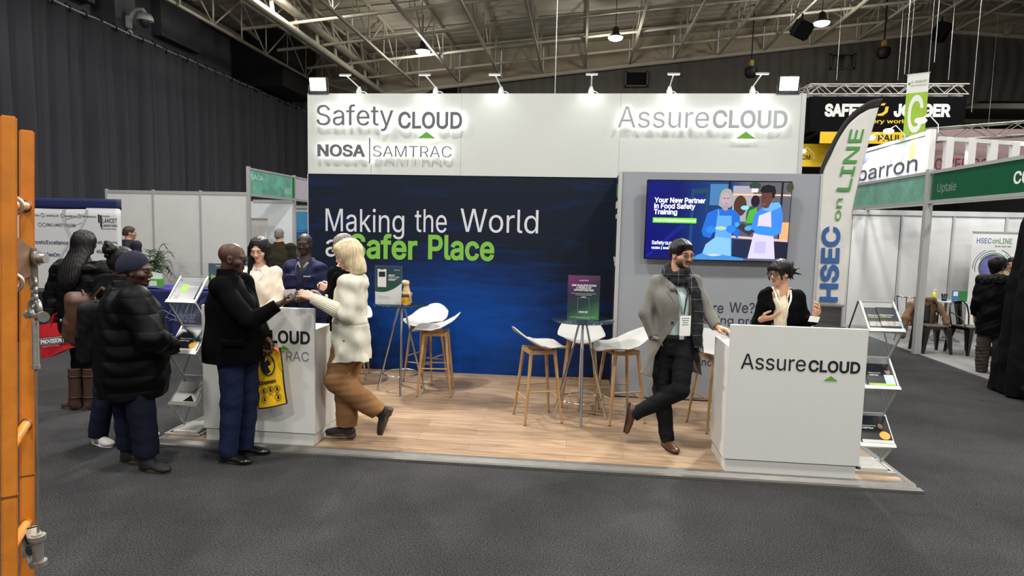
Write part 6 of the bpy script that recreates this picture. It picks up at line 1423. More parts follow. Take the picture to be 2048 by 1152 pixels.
# ---------------------------------------------------------------- man in grey coat
def grey_man():
    J = pose(1.76, -72, .19, .09, hd=(.03, .02, 1.665), nk=(.0, .05, 1.49), shR=(-.15, .07, 1.42), elR=(-.245, .03, 1.15), wrR=(-.17, -.02, .965), shL=(.14, .05, 1.43), elL=(.25, .03, 1.20), wrL=(.335, -.075, 1.072),
             hpR=(-.075, .04, .93), hpL=(.085, .03, .93), pv=(.0, .03, .94), knR=(-.085, .03, .5), anR=(-.025, .0, .078), toR=(.3, -.95, 0), knL=(.055, -.1, .53), anL=(-.29, .03, .275))
    p, M = person('man in grey coat and checked scarf, legs crossed, one hand on the right counter', (4.31, .55, PF), J, skin_m, lips_m, -56, 6, h=.004, brow=hair_k, full=.004, hs=1.03,
                  hands=dict(R=dict(f=(.45, .15, -1), n=(1, 0, .3), curl=(.2, .2, .2, .2)), L=dict(f=(.75, -.62, -.12), n=(-.1, .0, -1), curl=(.42, .4, .4, .45), thumb=.3)))
    coat = mat('grey_wool', (112, 110, 104), .9, var=.12, vs=160, bump=.12, bs=500, spec=.15)
    A = -72; c = (0, .05, 0); GZ = [.5, .8, .98, 1.13, 1.3, 1.4, 1.52]; GW = [(-.0, .25), (-.0, .2), (.012, .115), (-.015, .05), (-.01, .052), (0, .058), (0, .07)]
    GL = [(.98, 0, .0, .188, .145), (1.12, 0, .005, .178, .138), (1.28, 0, .01, .188, .138), (1.39, 0, -.005, .15, .10), (1.455, 0, -.015, .085, .078)]
    S = SDF(); S.at(TM(A, c)); fold = lambda th, z: .012 * np.sin(5 * th + 1) * np.clip((1.0 - z) / .4, 0, 1)
    S.loft([(.63, .0, -.02, .262, .18), (.8, 0, -.01, .228, .165), (.98, 0, .0, .188, .145), (1.12, 0, .005, .178, .138), (1.28, 0, .01, .188, .138), (1.39, 0, -.005, .15, .10), (1.455, 0, -.015, .085, .078)], fold=fold); S.at(None)
    sleeve(S, J, 'R', (.068, .06, .05), k=.03); sleeve(S, J, 'L', (.068, .06, .048), k=.03)
    S.at(TM(A, c)); S.loft([(.55, 0, -.02, .25, .165), (.8, 0, -.01, .212, .15), (.98, 0, .0, .172, .13), (1.12, 0, .0, .158, .12)], op='s', k=.01)
    S.wedge(GZ, GW, .03)
    S.at(TM(A, c))
    for s in (-1, 1): S.cone((s * .07, .0, 1.465), (s * .085, .105, 1.38), .02, .02, .02)
    S.box((.2, .06, .96), (.015, .075, .015), .005, k=.01); S.at(None); S.wrinkle(.007, (13, 13, 20), 21); co = wear(S, p, 'coat', coat, .0045)
    lapel(p, A, c, GL, [1.16, 1.27, 1.36, 1.365, 1.42], [(-.015, .05), (-.011, .052), (-.004, .056), (-.003, .056), (0, .06)], [.0, .045, .075, .05, .055], coat)
    tubes(co, 'button', ink_k, [[tuple(TM(A, c) @ V((x, .128, z))), tuple(TM(A, c) @ V((x, .143, z)))] for x, z in ((.085, 1.1), (.055, 1.2))], .011)
    S = SDF(); S.at(TM(A, c)); S.loft([(.96, 0, .005, .165, .128), (1.1, 0, .008, .155, .128), (1.28, 0, .008, .15, .126), (1.38, 0, -.0, .115, .092), (1.5, 0, -.015, .065, .065)]); S.at(None); S.wrinkle(.004, (22, 22, 20), 4); wear(S, p, 'shirt', mat('shirt_mint', (172, 192, 192), .8), .005)
    S = SDF(); S.at(TM(A, c)); S.loft([(.955, 0, .005, .176, .136), (.995, 0, .005, .174, .134)], k=0); S.at(None); b = wear(S, p, 'belt', blk_leather, .005)
    m = MB(); m.box((.0, .145, .975), (.045, .008, .035), bev=.003); m.v = [tuple(TM(A, c) @ V(v)) for v in m.v]; m.build('buckle', silver, b)
    trousers(p, J, mat('charcoal_trousers', (20, 21, 24), .85, bump=.12, bs=300, spec=.15), (.097, .076, .06), .56, rx=.168, ry=.128, seed=12, wr=.0035, c=(0, .045), hem=.025)
    shoe(p, J['anR'], J['toR'], brn_leather, sole_k, L=1.1, boot=.01, name='brogue', heel=.0, kn=J['knR'])
    shoe(p, J['anL'], (-.12, .05, -.98), brn_leather, sole_k, up=(.98, -.1, -.1), L=1.1, boot=.01, name='brogue', kn=J['knL'])
    plaid = bpy.data.materials.new('plaid_scarf'); plaid.use_nodes = True; nt = plaid.node_tree; L = nt.links.new; bb = nt.nodes['Principled BSDF']; bb.inputs['Roughness'].default_value = .95
    tc = nd(nt, 'ShaderNodeTexCoord'); br = nd(nt, 'ShaderNodeTexBrick'); br.offset = 0; br.inputs['Scale'].default_value = 1; br.inputs['Brick Width'].default_value = .11; br.inputs['Row Height'].default_value = .1; br.inputs['Mortar Size'].default_value = .0013
    br.inputs['Color1'].default_value = lin((15, 15, 20)); br.inputs['Color2'].default_value = lin((20, 20, 25)); br.inputs['Mortar'].default_value = lin((120, 120, 120))
    mp = nd(nt, 'ShaderNodeMapping'); mp.inputs['Rotation'].default_value = (PI / 2, 0, 0); L(tc.outputs['Object'], mp.inputs[0]); L(mp.outputs[0], br.inputs[0]); L(br.outputs[0], bb.inputs['Base Color'])
    S = SDF(); S.at(TM(A, (.005, .04, 0)))
    for z, r in ((1.485, .092), (1.535, .084)):
        n = 14; P = [(r * math.cos(q), r * .92 * math.sin(q), z + .022 * math.cos(2 * q + z * 30) - .03 * max(0, math.sin(q))) for q in np.linspace(0, 2 * PI, n)]; S.chain(P, [.03] * n, .015)
    P = [(-.07, .09, 1.46), (-.105, .135, 1.36), (-.125, .15, 1.2), (-.135, .155, 1.05), (-.14, .16, .90)]
    for dx in (-.028, 0, .028): S.chain([(a + dx, b_, z_) for a, b_, z_ in P], [.022, .02, .018, .018, .016], .012)
    S.at(None); S.wrinkle(.005, (30, 30, 26), 33); sc = wear(S, p, 'scarf', plaid, .0045)
    T_ = TM(A, (.005, .04, 0)); tubes(sc, 'fringe', blk_cloth, [[tuple(T_ @ V((-.14 + dx, .16, .9))), tuple(T_ @ V((-.14 + dx * 1.1, .162, .85)))] for dx in np.linspace(-.045, .045, 11)], .0035, 5)
    lanyard(p, A, (0, .05, 0), 1.45, 1.17, 1.05, ink_k, fw=.145, w=.014)
    m = MB(); m.box((-.02, .158, 1.075), (.1, .004, .17), bev=.001); m.v = [tuple(TM(A, c) @ V(v)) for v in m.v]; bd = m.build('badge', white_m, p)
    m = MB()
    for k, w in enumerate((.07, .06, .05, .055)): m.box((-.02, .161, 1.14 - .018 * k), (w, .001, .006))
    m.v = [tuple(TM(A, c) @ V(v)) for v in m.v]; m.build('badge_print', ink_g, bd)
    S = SDF(); hair_cap(S, M, .012, -.03, fz=.062); S.at(M); S.ell((.02, .06, .085), (.055, .045, .025), .03); S.at(None); S.band(strands(.003, 170)); wear(S, p, 'hair', hair_k, .004)
    S = SDF(); S.at(M); S.ell((0, .024, -.046), (.0605, .068, .068), 0); S.ell((0, .062, -.092), (.028, .026, .022), .02); S.box((0, .0, .05), (.2, .2, .1), .002, op='s', k=.02); S.ell((0, .085, -.06), (.04, .05, .03), .01, op='s')
    S.ell((0, .088, -.0475), (.025, .008, .0045), .004); S.at(None); wear(S, p, 'beard', mat('beard_short', (52, 38, 32), .8, var=.3, vs=200), .0035)
    glasses(p, M, mat('glasses_bronze', (70, 52, 38), .3, metal=.5), sq=.7, th=.0013, r=.0215)
grey_man()

# ---------------------------------------------------------------- woman in glasses behind the right counter
def right_woman():
    J = pose(1.60, -95, .16, .08, c=(.1, .02), hd=(.065, -.01, 1.51), nk=(.1, .02, 1.365), shR=(-.03, .02, 1.295), shL=(.235, .02, 1.30), elR=(-.10, -.03, 1.07), elL=(.31, -.02, 1.08), wrR=(-.13, -.22, 1.115), wrL=(.31, -.22, 1.14), pv=(.1, .02, .85))
    p, M = person('woman in glasses and black blazer with hair bun, gesturing behind the right counter', (5.2, .97, PF), J, skin_m, lips_m, -146, 6, male=False, hs=.97, h=.0042, brow=hair_k,
                  hands=dict(R=dict(f=(.75, -.45, .25), n=(0, .5, .85), curl=(.25, .25, .25, .3)), L=dict(f=(.2, -.5, .7), n=(-.8, .1, .3), curl=(.5, .5, .55, .6))))
    A, c = -95, (.1, .02, 0)
    S = SDF(); S.at(TM(A, c)); S.loft([(.8, 0, 0, .19, .14), (1.0, 0, 0, .168, .125), (1.2, 0, .01, .165, .13), (1.28, 0, -.0, .125, .10), (1.345, 0, -.01, .085, .072)]); S.at(None)
    sleeve(S, J, 'R', (.062, .054, .044), end=.8); sleeve(S, J, 'L', (.062, .054, .044), end=.8); S.at(TM(A, c)); S.wedge([.9, 1.1, 1.25, 1.5], [(.02, .05), (.02, .06), (.02, .065), (.02, .08)], .03); S.cone((-.075, .0, 1.36), (-.055, .13, 1.2), .022, .018, .02); S.cone((.11, .0, 1.36), (.1, .13, 1.2), .022, .018, .02); S.at(None); S.wrinkle(.006, (16, 16, 24), 13); wear(S, p, 'blazer', blk_wool, .005)
    S = SDF(); S.at(TM(A, c)); S.loft([(.85, 0, 0, .145, .115), (1.2, 0, .0, .14, .12), (1.31, 0, -.01, .09, .08), (1.385, 0, -.01, .06, .058)]); S.at(None); S.wrinkle(.005, (24, 24, 24), 6); wear(S, p, 'blouse', mat('blouse_cream', (204, 190, 164), .75, var=.1, vs=20), .0055)
    S = SDF(); S.at(TM(A, c)); S.cone((-.052, -.01, 1.39), (-.045, .07, 1.345), .009, .011, .01); S.cone((-.045, .07, 1.345), (-.03, .1, 1.29), .011, .005, .01); S.cone((.052, -.01, 1.39), (.045, .07, 1.345), .009, .011, .01); S.cone((.045, .07, 1.345), (.03, .1, 1.29), .011, .005, .01); S.at(None); wear(S, p, 'collar', MATS['blouse_cream'], .004)
    trousers(p, J, blk_cloth, (.1, .075, .06), .56, rx=.16, ry=.12, h=.008, c=(.1, .02))
    for s in 'RL': shoe(p, J['an' + s], J['to' + s], blk_leather, sole_k, h=.006, kn=J['kn' + s])
    lapel(p, A, c, [(1.0, 0, 0, .168, .125), (1.2, 0, .01, .165, .13), (1.28, 0, -.0, .125, .10), (1.345, 0, -.01, .085, .072)], [1.04, 1.14, 1.2, 1.205, 1.27], [(.02, .055), (.02, .061), (.02, .063), (.02, .063), (.02, .066)], [.0, .035, .05, .034, .04], blk_wool)
    lanyard(p, A, c, 1.36, 1.06, .95, mat('lanyard_white', (206, 204, 196), .7, var=.35, vs=60), fw=.14, w=.016)
    S = SDF(); hair_cap(S, M, .013, -.05, fz=.055); S.at(M); S.ell((0, .072, .055), (.055, .03, .032), .02); S.chain([(-.055, .075, .05), (-.068, .06, -.0), (-.068, .055, -.05)], [.016, .012, .005], .01); S.chain([(.055, .075, .05), (.068, .06, -.0), (.068, .055, -.06)], [.016, .012, .005], .01)
    S.ell((.01, -.125, .005), (.06, .052, .062), .02)
    for k in range(9): a = k * .7; S.cone((.01, -.135, .0), (.01 + .085 * math.cos(a), -.15 - .03 * (k % 3), .0 + .09 * math.sin(a)), .02, .003, .015)
    S.at(None); S.band(strands(.003, 180)); wear(S, p, 'hair', hair_k, .0035)
    glasses(p, M, MATS['glasses_black'], r=.025, th=.0024)
    m = MB(); q = M @ V((.078, .0, -.04)); m.ball(tuple(q), .007, 10); m.build('earring', silver, p)
right_woman()
m = MB(); m.m = 0; m.box((0, 0, 0), (.085, .002, .055), (.4, .1, .1)); o = m.build('white_card', white_m); o.location = (5.475, .655, 1.185); tag(o, 'white card in the hand of the woman in black blazer', 'card')

# ---------------------------------------------------------------- women on the carpet, left
def beanie_woman():
    J = pose(1.62, 40, .2, .1, c=(-.06, .0), hd=(.01, 0, 1.505), nk=(-.03, .0, 1.355), shL=(-.235, .14, 1.28), shR=(.09, -.15, 1.29), elR=(.255, -.2, 1.03), wrR=(.24, .02, .93), elL=(-.25, .25, 1.03), wrL=(-.05, .3, .95),
             hpR=(.01, -.08, .8), hpL=(-.13, .05, .8), knR=(.08, -.1, .46), knL=(-.14, .04, .46), anR=(.125, -.11, .08), anL=(-.13, .03, .08), toR=(1, -.12, 0), toL=(1, .0, 0))
    p, M = person('woman in navy knitted hat, long black puffer coat and black ankle boots, back turned', (.15, -.45, .001), J, skin_d, lips_d, 8, 2, male=False, h=.0042, full=.007, hs=1.03,
                  hands=dict(R=dict(f=(-.3, .9, -.2), n=(0, 0, -1), curl=(.3, .3, .3, .3))))
    A, c = 40, (-.06, .0, 0)
    S = SDF(); S.at(TM(A, c))
    S.loft([(.56, 0, .0, .245, .235), (.66, 0, .0, .262, .25), (.85, 0, .0, .268, .25), (1.05, 0, .0, .262, .235), (1.2, 0, -.0, .255, .21), (1.3, 0, -.01, .22, .165), (1.37, 0, -.01, .13, .115)])
    S.loft([(1.33, 0, -.01, .115, .11), (1.38, 0, -.01, .108, .105), (1.43, 0, -.01, .098, .1)], k=.02); S.loft([(1.4, 0, -.01, .085, .085), (1.46, 0, -.01, .085, .085)], op='s', k=.01); S.at(None)
    sleeve(S, J, 'R', (.115, .098, .075), end=1.0); sleeve(S, J, 'L', (.115, .098, .075), end=1.0)
    S.band(puffer(.0055, .118, .03)); S.wrinkle(.007, (16, 16, 26), 19); wear(S, p, 'puffer_coat', blk_puff, .0048)
    trousers(p, J, denim, (.112, .098, .086), .46, rx=.175, ry=.15, seed=20, c=(-.05, -.02), hem=-.03)
    for s in 'RL':
        o = shoe(p, J['an' + s], J['to' + s], mat('black_suede', (20, 20, 22), .7), mat('boot_sole', (60, 50, 34), .5), L=1.08, boot=.05, name='ankle_boot', heel=.0, shaft=.054, kn=J['kn' + s])
        tubes(o, 'zip', gold, [[(.038, .02, -.06), (.045, .0, -.03), (.048, -.01, .02)]], .0028, 6, frame(J['an' + s], J['to' + s], (0, 0, 1)))
    S = SDF(); S.at(M); S.ell((0, -.03, .052), (.087, .105, .098), 0); S.ell((0, -.05, .02), (.085, .095, .08), .04); S.prim(lambda x, y, z: z - (.006 + .26 * y), *S._ab((-.15, -.2, -.15), (.15, .15, .06)), op='s', k=.006)
    Mi = np.linalg.inv(np.array(M)); S.at(None); S.band(lambda x, y, z: .0022 * np.cos(46 * np.arctan2(Mi[0, 0] * x + Mi[0, 1] * y + Mi[0, 2] * z + Mi[0, 3], Mi[1, 0] * x + Mi[1, 1] * y + Mi[1, 2] * z + Mi[1, 3] + .026)))
    wear(S, p, 'knitted_hat', mat('hat_navy', (20, 24, 44), .95, bump=.3, bs=200), .0034)
beanie_woman()
def backpack(label, root, yaw, sz, mats, lean=0):
    S = SDF(); w, d, h = sz; S.box((0, 0, h / 2), (w / 2, d / 2, h / 2), min(w, d) * .3); S.box((0, -d * .42, h * .3), (w * .38, d * .2, h * .22), .03, k=.02); S.wrinkle(.006, (18, 18, 18), int(sz[0] * 100))
    o = S.build('backpack', mats[:1], None, .0055); o.location = root; o.rotation_euler = (lean, 0, yaw); tag(o, label, 'backpack')
    m = MB(); m.tube([(-w * .3, -d * .47, h * .5), (-w * .3, -d * .5, h * .56), (w * .3, -d * .5, h * .56), (w * .3, -d * .47, h * .5)], .004, 6); m.tube([(-w * .44, -d * .25, h * .3), (-w * .42, -d * .25, h * .8), (-w * .2, -d * .25, h * .97), (w * .2, -d * .25, h * .97), (w * .42, -d * .25, h * .8), (w * .44, -d * .25, h * .3)], .004, 6); m.build('zip', mats[1], o)
    m = MB(); m.tube([(-.04, d * .2, h), (-.03, d * .2, h + .025), (.03, d * .2, h + .025), (.04, d * .2, h)], .008, 6); m.build('grab_handle', mats[1], o)
    return o
bp = backpack('black backpack hanging on the back of the woman in navy knitted hat', (-.32, -.46, .80), -2.1 - .0, (.3, .17, .48), [mat('pack_black', (14, 15, 17), .75, bump=.12, bs=200, spec=.15), mat('pack_strap', (12, 12, 13), .6)])
bp.location = (-.265, -.42, .78); bp.rotation_euler = (.0, .05, math.radians(-50))
m = MB(); P = catmull([(.14, .07, .42), (.2, .06, .5), (.26, .12, .52), (.28, .16, .36), (.23, .12, .14)], 18)
for i in range(17): m.bar(P[i], P[i + 1], .05, .008, (0, 1, 0))
m.build('shoulder_strap', MATS['pack_strap'], bp)
def braids_woman():
    J = pose(1.64, 62, .17, .09, c=(-.02, .02), hd=(.05, .02, 1.545), nk=(-.0, .02, 1.39), anR=(.05, .12, .08), anL=(-.14, -.10, .08), knR=(.04, .06, .46), knL=(-.11, -.04, .46), hpL=(-.09, .06, .85), hpR=(.06, .0, .85), toL=(.9, -.35, 0), toR=(1, .0, 0))
    p, M = person('woman with a braided bun and white sneakers behind the woman in the knitted hat', (-.38, .02, .001), J, skin_d, lips_d, 48, 0, male=False, h=.005)
    A, c = 62, (-.02, .02, 0)
    S = SDF(); S.at(TM(A, c)); S.loft([(.75, 0, 0, .21, .17), (.95, 0, 0, .205, .17), (1.15, 0, .0, .215, .17), (1.3, 0, -.01, .19, .14), (1.38, 0, -.01, .11, .1), (1.43, 0, 0, .08, .08)]); S.at(None); sleeve(S, J, 'R', (.095, .08, .06)); sleeve(S, J, 'L', (.095, .08, .06)); S.wrinkle(.006, (14, 14, 20), 31); wear(S, p, 'jacket', blk_cloth, .006)
    trousers(p, J, denim, (.105, .085, .075), .54, rx=.18, ry=.14, seed=5, c=c[:2], hem=.025)
    for s in 'RL':
        o = shoe(p, J['an' + s], J['to' + s], mat('sneaker_white', (206, 204, 200), .5), mat('sneaker_sole', (222, 220, 216), .6), L=1.08, boot=.0, name='sneaker', kind='plain', kn=J['kn' + s])
        tubes(o, 'stripe', ink_k, [[(sg * .041, .02 + .022 * k, -.066), (sg * .036, .005 + .022 * k, -.03)] for k in range(3) for sg in (-1, 1)], .005, 6, frame(J['an' + s], J['to' + s], (0, 0, 1)))
    S = SDF(); hair_cap(S, M, .008, -.07, fz=.07); S.at(M); S.ell((0, -.09, .1), (.07, .06, .06), .01)
    for k in range(7): a = k * .9; S.cone((.05 * math.cos(a), -.09, .1 + .05 * math.sin(a)), (.065 * math.cos(a + .8), -.12, .1 + .06 * math.sin(a + .8)), .017, .015, .008)
    Mi = np.linalg.inv(np.array(M)); S.at(None); S.band(lambda x, y, z: .0035 * np.abs(np.sin(130 * (Mi[0, 0] * x + Mi[0, 1] * y + Mi[0, 2] * z + Mi[0, 3]))) - .0015); wear(S, p, 'braided_hair', hair_k, .0038)
braids_woman()
bp = backpack('brown leather backpack worn by the woman with the braided bun', (-.62, -.05, .86), 0, (.29, .17, .42), [mat('pack_brown', (74, 48, 35), .5, var=.2, vs=20, bump=.15, bs=60, spec=.3), mat('pack_brown_dark', (52, 32, 22), .5)])
bp.location = (-.63, -.12, .86); bp.rotation_euler = (0, .1, math.radians(-42))
m = MB(); m.tube([(.1, .08, .38), (.2, .14, .5), (.28, .2, .46)], .016, 6); m.build('shoulder_strap', MATS['pack_brown'], bp)
m = MB(); m.ball((-.02, -.115, .2), (.014, .01, .014), 10); m.build('clasp', silver, bp)
def long_hair_woman():
    J = pose(1.70, 84, .19, .09, c=(.07, 0), hd=(.095, .01, 1.655), nk=(.08, 0, 1.48), shL=(-.14, 0, 1.385), shR=(.28, 0, 1.385), elL=(-.235, -.03, 1.12), wrL=(-.21, -.1, .93), anR=(.12, -.02, .08), anL=(-.02, -.06, .08), knR=(.12, 0, .46), knL=(.0, -.01, .46), hpR=(.14, 0, .86), hpL=(.0, 0, .86), toR=(.15, 1, 0), toL=(-.9, .2, 0))
    p, M = person('woman with long straight black hair, black quilted jacket and brown boots, facing the laboratory banner', (-1.45, .85, .001), J, skin_d, lips_d, 80, 0, male=False, h=.005,
                  hands=dict(L=dict(f=(.0, -.1, -1), n=(.9, 0, 0), curl=(.9, .9, .9, .9), thumb=.6)))
    A, c = 84, (.07, 0, 0)
    S = SDF(); S.at(TM(A, c)); S.loft([(.78, 0, 0, .24, .19), (.95, 0, 0, .245, .195), (1.15, 0, .0, .245, .19), (1.3, 0, -.0, .235, .17), (1.4, 0, -.01, .16, .13), (1.46, 0, -.01, .1, .1)]); S.ell((0, -.1, 1.4), (.19, .09, .07), .04); S.at(None)
    sleeve(S, J, 'R', (.105, .092, .07)); sleeve(S, J, 'L', (.105, .092, .07)); S.band(puffer(.0055, .085)); S.wrinkle(.006, (16, 16, 20), 41); wear(S, p, 'quilted_jacket', blk_puff, .0055)
    S = SDF(); S.at(TM(A, c)); S.ell((-.15, -.1, 1.44), (.085, .06, .04), .0); S.ell((.15, -.08, 1.42), (.085, .06, .04), .0); S.at(None); S.wrinkle(.010, (70, 70, 70), 8); wear(S, p, 'fur_trim', mat('black_fur', (14, 14, 15), .95, bump=.6, bs=150), .006)
    trousers(p, J, blk_cloth, (.1, .075, .055), .54, rx=.17, ry=.14, c=c[:2])
    for s in 'RL':
        o = shoe(p, J['an' + s], J['to' + s], mat('boot_brown', (62, 42, 33), .45, var=.3, vs=14, stretch=(1, 1, .2)), sole_b, boot=.34, name='tall_boot', shaft=.062, heel=.0, kn=J['kn' + s])
        tubes(o, 'boot_strap', mat('strap_dark', (40, 26, 20), .5), [[(.066 * math.cos(q), -.012 + .066 * math.sin(q), z) for q in np.linspace(0, 2 * PI, 15)] for z in (.05, .26)], .007, 6, frame(J['an' + s], J['to' + s], (0, 0, 1)))
    S = SDF(); S.at(M); S.ell((0, -.018, .036), (.09, .108, .098), 0); S.loft([(-.44, .01, -.20, .05, .03), (-.36, .0, -.20, .115, .045), (-.22, 0, -.15, .135, .06), (-.08, 0, -.06, .112, .078), (.03, 0, -.025, .09, .09), (.09, 0, -.02, .05, .06)], k=.04); S.ell((0, .11, -.04), (.065, .08, .1), .01, op='s'); S.at(None); S.band(strands(.003, 170)); wear(S, p, 'hair', hair_k, .0045)
long_hair_woman()
t = thing('red_bag', 'red carrier bag with black name panel beside the ladder frame', 'bag', (-1.56, .73, .555), .12)
rb = mat('bag_scarlet', (186, 22, 36), .55, bump=.25, bs=12)
m = MB()
for sg in (-1, 1): m.grid(lambda a, b: ((a - .5) * .37, sg * (.01 + .035 * math.sin(PI * a) * (1 - b * .7)), .30 * b - .04 * math.cos(PI * a) * (1 - b) + .05 * a), 14, 14)
m.build('bag_body', rb, t)
m = MB(); m.box((-.03, -.066, .155), (.24, .004, .075), (0, -.14, 0)); m.build('name_panel', ink_k, t)
m = MB(); m.box((-.03, -.0685, .155), (.225, .002, .062), (0, -.14, 0)); m.build('panel_outline', ink_w, t); m = MB(); m.box((-.03, -.0695, .155), (.218, .002, .055), (0, -.14, 0)); m.build('panel_field', ink_k, t)
cs, sn = math.cos(.14), math.sin(.14)
m = MB(); txt(m, 'PROVISION', (-.13, -.071, .122), .2, .035, (cs, 0, sn), (-sn, 0, cs), th=.001, bold=.03); m.build('lettering', ink_w, t)
m = MB(); txt(m, 'PROTECTING', (-.12, -.066, .085), .16, .016, (cs, 0, sn), (-sn, 0, cs), th=.001); m.build('lettering', mat('pale_red_print', (220, 140, 140), .6), t)
m = MB()
for y_ in (-.02, .02): m.tube([(-.07, y_, .29), (-.04, y_ * .6, .4), (.0, y_ * .3, .42), (.03, y_ * .6, .4), (.09, y_, .32)], .008, 6)
m.build('handle', rb, t)

# ---------------------------------------------------------------- people further off
def plain_person(label, root, H, a, yaw, skin, lips, hair, jm, tm, male=True, cap=.012, h=.007, belly=1.0, sw=.2, coat=.78, eyes=False, pitch=0, extra=None, low=-.05):
    J = pose(H, a, sw, .09)
    p, M = person(label, (root[0], root[1], .001), J, skin, lips, yaw, pitch, male=male, h=h, eyes=eyes)
    S = SDF(); S.at(TM(a)); b = belly; S.loft([(coat, 0, 0, .21 * b, .165 * b), (.58 * H, 0, 0, .2 * b, .16 * b), (.7 * H, 0, .0, .195 * b, .155 * b), (.78 * H, 0, -.01, .15 * b, .12), (.835 * H, 0, -.01, .1, .09)]); S.loft([(.82 * H, 0, -.01, .1, .095), (.865 * H, 0, -.01, .085, .085)], k=.02); S.at(None)
    sleeve(S, J, 'R', (.08, .068, .055)); sleeve(S, J, 'L', (.08, .068, .055)); S.wrinkle(.005, (12, 12, 18), int(H * 100)); wear(S, p, 'jacket', jm, h)
    trousers(p, J, tm, (.105, .082, .066), .55, rx=.18, ry=.14, h=h)
    for s in 'RL': shoe(p, J['an' + s], J['to' + s], blk_leather, sole_k, h=.007, kn=J['kn' + s])
    S = SDF(); hair_cap(S, M, cap, low, fz=.06)
    S.at(None); S.band(strands(.002, 150)); wear(S, p, 'hair', hair, .0055)
    return p, M, J
plain_person('man in navy jacket beside the potted palm, seen from behind', (-4.42, 5.5), 1.80, 70, 35, skin_m, lips_m, mat('hair_brown', (52, 42, 36), .6), mat('jacket_navy', (22, 26, 42), .8), blk_cloth, cap=.006, sw=.21, belly=1.08)
plain_person('grey-haired man in olive jacket, seen from behind below the mint fascia', (-1.9, 6.0), 1.82, 92, 92, skin_l, lips_l, hair_g, mat('jacket_olive', (44, 40, 28), .85, bump=.12, bs=300, spec=.15), blk_cloth, cap=.006, sw=.23, belly=1.22)
plain_person('fair man in profile before the landscape print, behind the man in navy work jacket', (-2.15, 8.2), 1.78, 180, 185, skin_l, lips_l, mat('hair_sandy', (150, 116, 88), .6), mat('jacket_grey', (70, 70, 74), .8), blk_cloth, cap=.003, h=.009)
plain_person('dark-haired man just showing above the head of the man in navy work jacket', (-1.72, 7.6), 1.70, -90, -95, skin_m, lips_m, hair_k, mat('jacket_grey', (70, 70, 74), .8), blk_cloth, cap=.014, h=.009)
p, M, J = plain_person('man whose face shows between the fur hood and the black cloth on the right', (10.42, 6.1), 1.61, -110, -130, skin_m, lips_m, hair_k, mat('jacket_beige', (150, 136, 100), .8), blk_cloth, cap=.012, eyes=True, h=.006)
def hood_woman():
    p, M, J = plain_person('woman in black quilted coat with fur hood and brown boots, at the right booth', (9.32, 4.62), 1.64, 65, 15, skin_m, lips_m, hair_k, blk_puff, mat('speckled_leggings', (70, 60, 50), .9, var=.7, vs=60), male=False, cap=.03, h=.006, sw=.165, belly=.98, coat=.56, low=-.1)
    S = SDF(); S.at(TM(65)); S.chain([(-.17, .06, 1.30), (-.15, -.08, 1.34), (0, -.13, 1.36), (.15, -.08, 1.34), (.17, .06, 1.30)], [.05, .055, .06, .055, .05], .03); S.at(None); S.wrinkle(.010, (60, 60, 60), 2); wear(S, p, 'fur_hood', MATS['black_fur'], .0065)
    for s in 'RL':
        S = SDF(); a, k = J['an' + s], J['kn' + s]; S.cone(a - V((0, 0, .04)), a + (k - a) * .8, .075, .092, flat=True); S.wrinkle(.006, (20, 20, 60), 3); wear(S, p, 'boot_shaft', mat('boot_brown_dark', (48, 38, 32), .6), .006)
hood_woman()
# ================================================================ feather flag beside the stand
t = thing('feather_flag', 'tall white feather flag with black sleeve and blue-green vertical lettering, right of the grey cabin', 'flag', (6.36, 3.2, 0))
OUT = [(0, 1.03), (-.015, 1.84), (-.02, 2.33), (-.016, 2.66), (.03, 2.84), (.09, 3.0), (.18, 3.19), (.283, 3.34), (.40, 3.444), (.526, 3.515), (.638, 3.532)]
INN = [(.03, 1.03), (.015, 1.84), (.01, 2.33), (.018, 2.657), (.086, 2.854), (.16, 3.044), (.263, 3.222), (.37, 3.328), (.44, 3.375), (.505, 3.41), (.605, 3.433)]
RGT = [(.375, 1.03), (.385, 1.45), (.39, 1.85), (.388, 2.2), (.422, 2.48), (.452, 2.65), (.479, 2.81), (.512, 2.98), (.546, 3.153), (.575, 3.29), (.605, 3.433)]
oi, ii, ri = (catmull(a, 60) for a in (OUT, INN, RGT))
def fl(A, B):
    def fn(u, v):
        k = v * 59; i = min(58, int(k)); f = k - i; a = A[i] * (1 - f) + A[i + 1] * f; b = B[i] * (1 - f) + B[i + 1] * f
        p = a + (b - a) * u; return (p[0], .007 * math.sin(5 * p[1] + 4 * u) * u + .004 * math.sin(16 * p[0] - 9 * p[1]) * u, p[1])
    return fn
m = MB(); m.grid(fl(ii, ri), 22, 70); o = m.build('flag_cloth', mat('flag_white', (206, 204, 198), .7, var=.05, vs=5), t); solidify(o, .003)
m = MB(); m.grid(lambda u, v: (lambda p: (p[0], p[1] - .002, p[2]))(fl(oi, ii)(u, v)), 6, 70); o = m.build('black_sleeve', black_m, t); solidify(o, .02)
m = MB(); m.cyl((0, .01, 0), (0, .01, 1.05), .014); m.build('pole', dsteel, t)
m = MB(); m.b2((-.3, -.02, 0), (.3, .02, .03)); m.b2((-.02, -.3, 0), (.02, .3, .03)); m.build('cross_foot', dsteel, t)
fz = -.014
def vt(s, x, z, w, c, sh=0., b=0):
    q = MB(); txt(q, s, (x, fz, z), w, c, u=(sh, 0, (1 - sh * sh) ** .5), v=(-1, 0, 0), th=.002, bold=b); return q
vt('HSEC', .275, 1.09, .92, .19, -.03, .03).build('lettering', mat('steel_blue', (50, 92, 150), .5), t)
q = vt('on', .25, 2.08, .27, .085, .05); txt(q, 'LINE', (.335, fz, 2.44), .74, .15, u=(.155, 0, .988), v=(-1, 0, 0), th=.002, bold=.008); q.build('lettering', mat('hs_green', (70, 140, 60), .5), t)

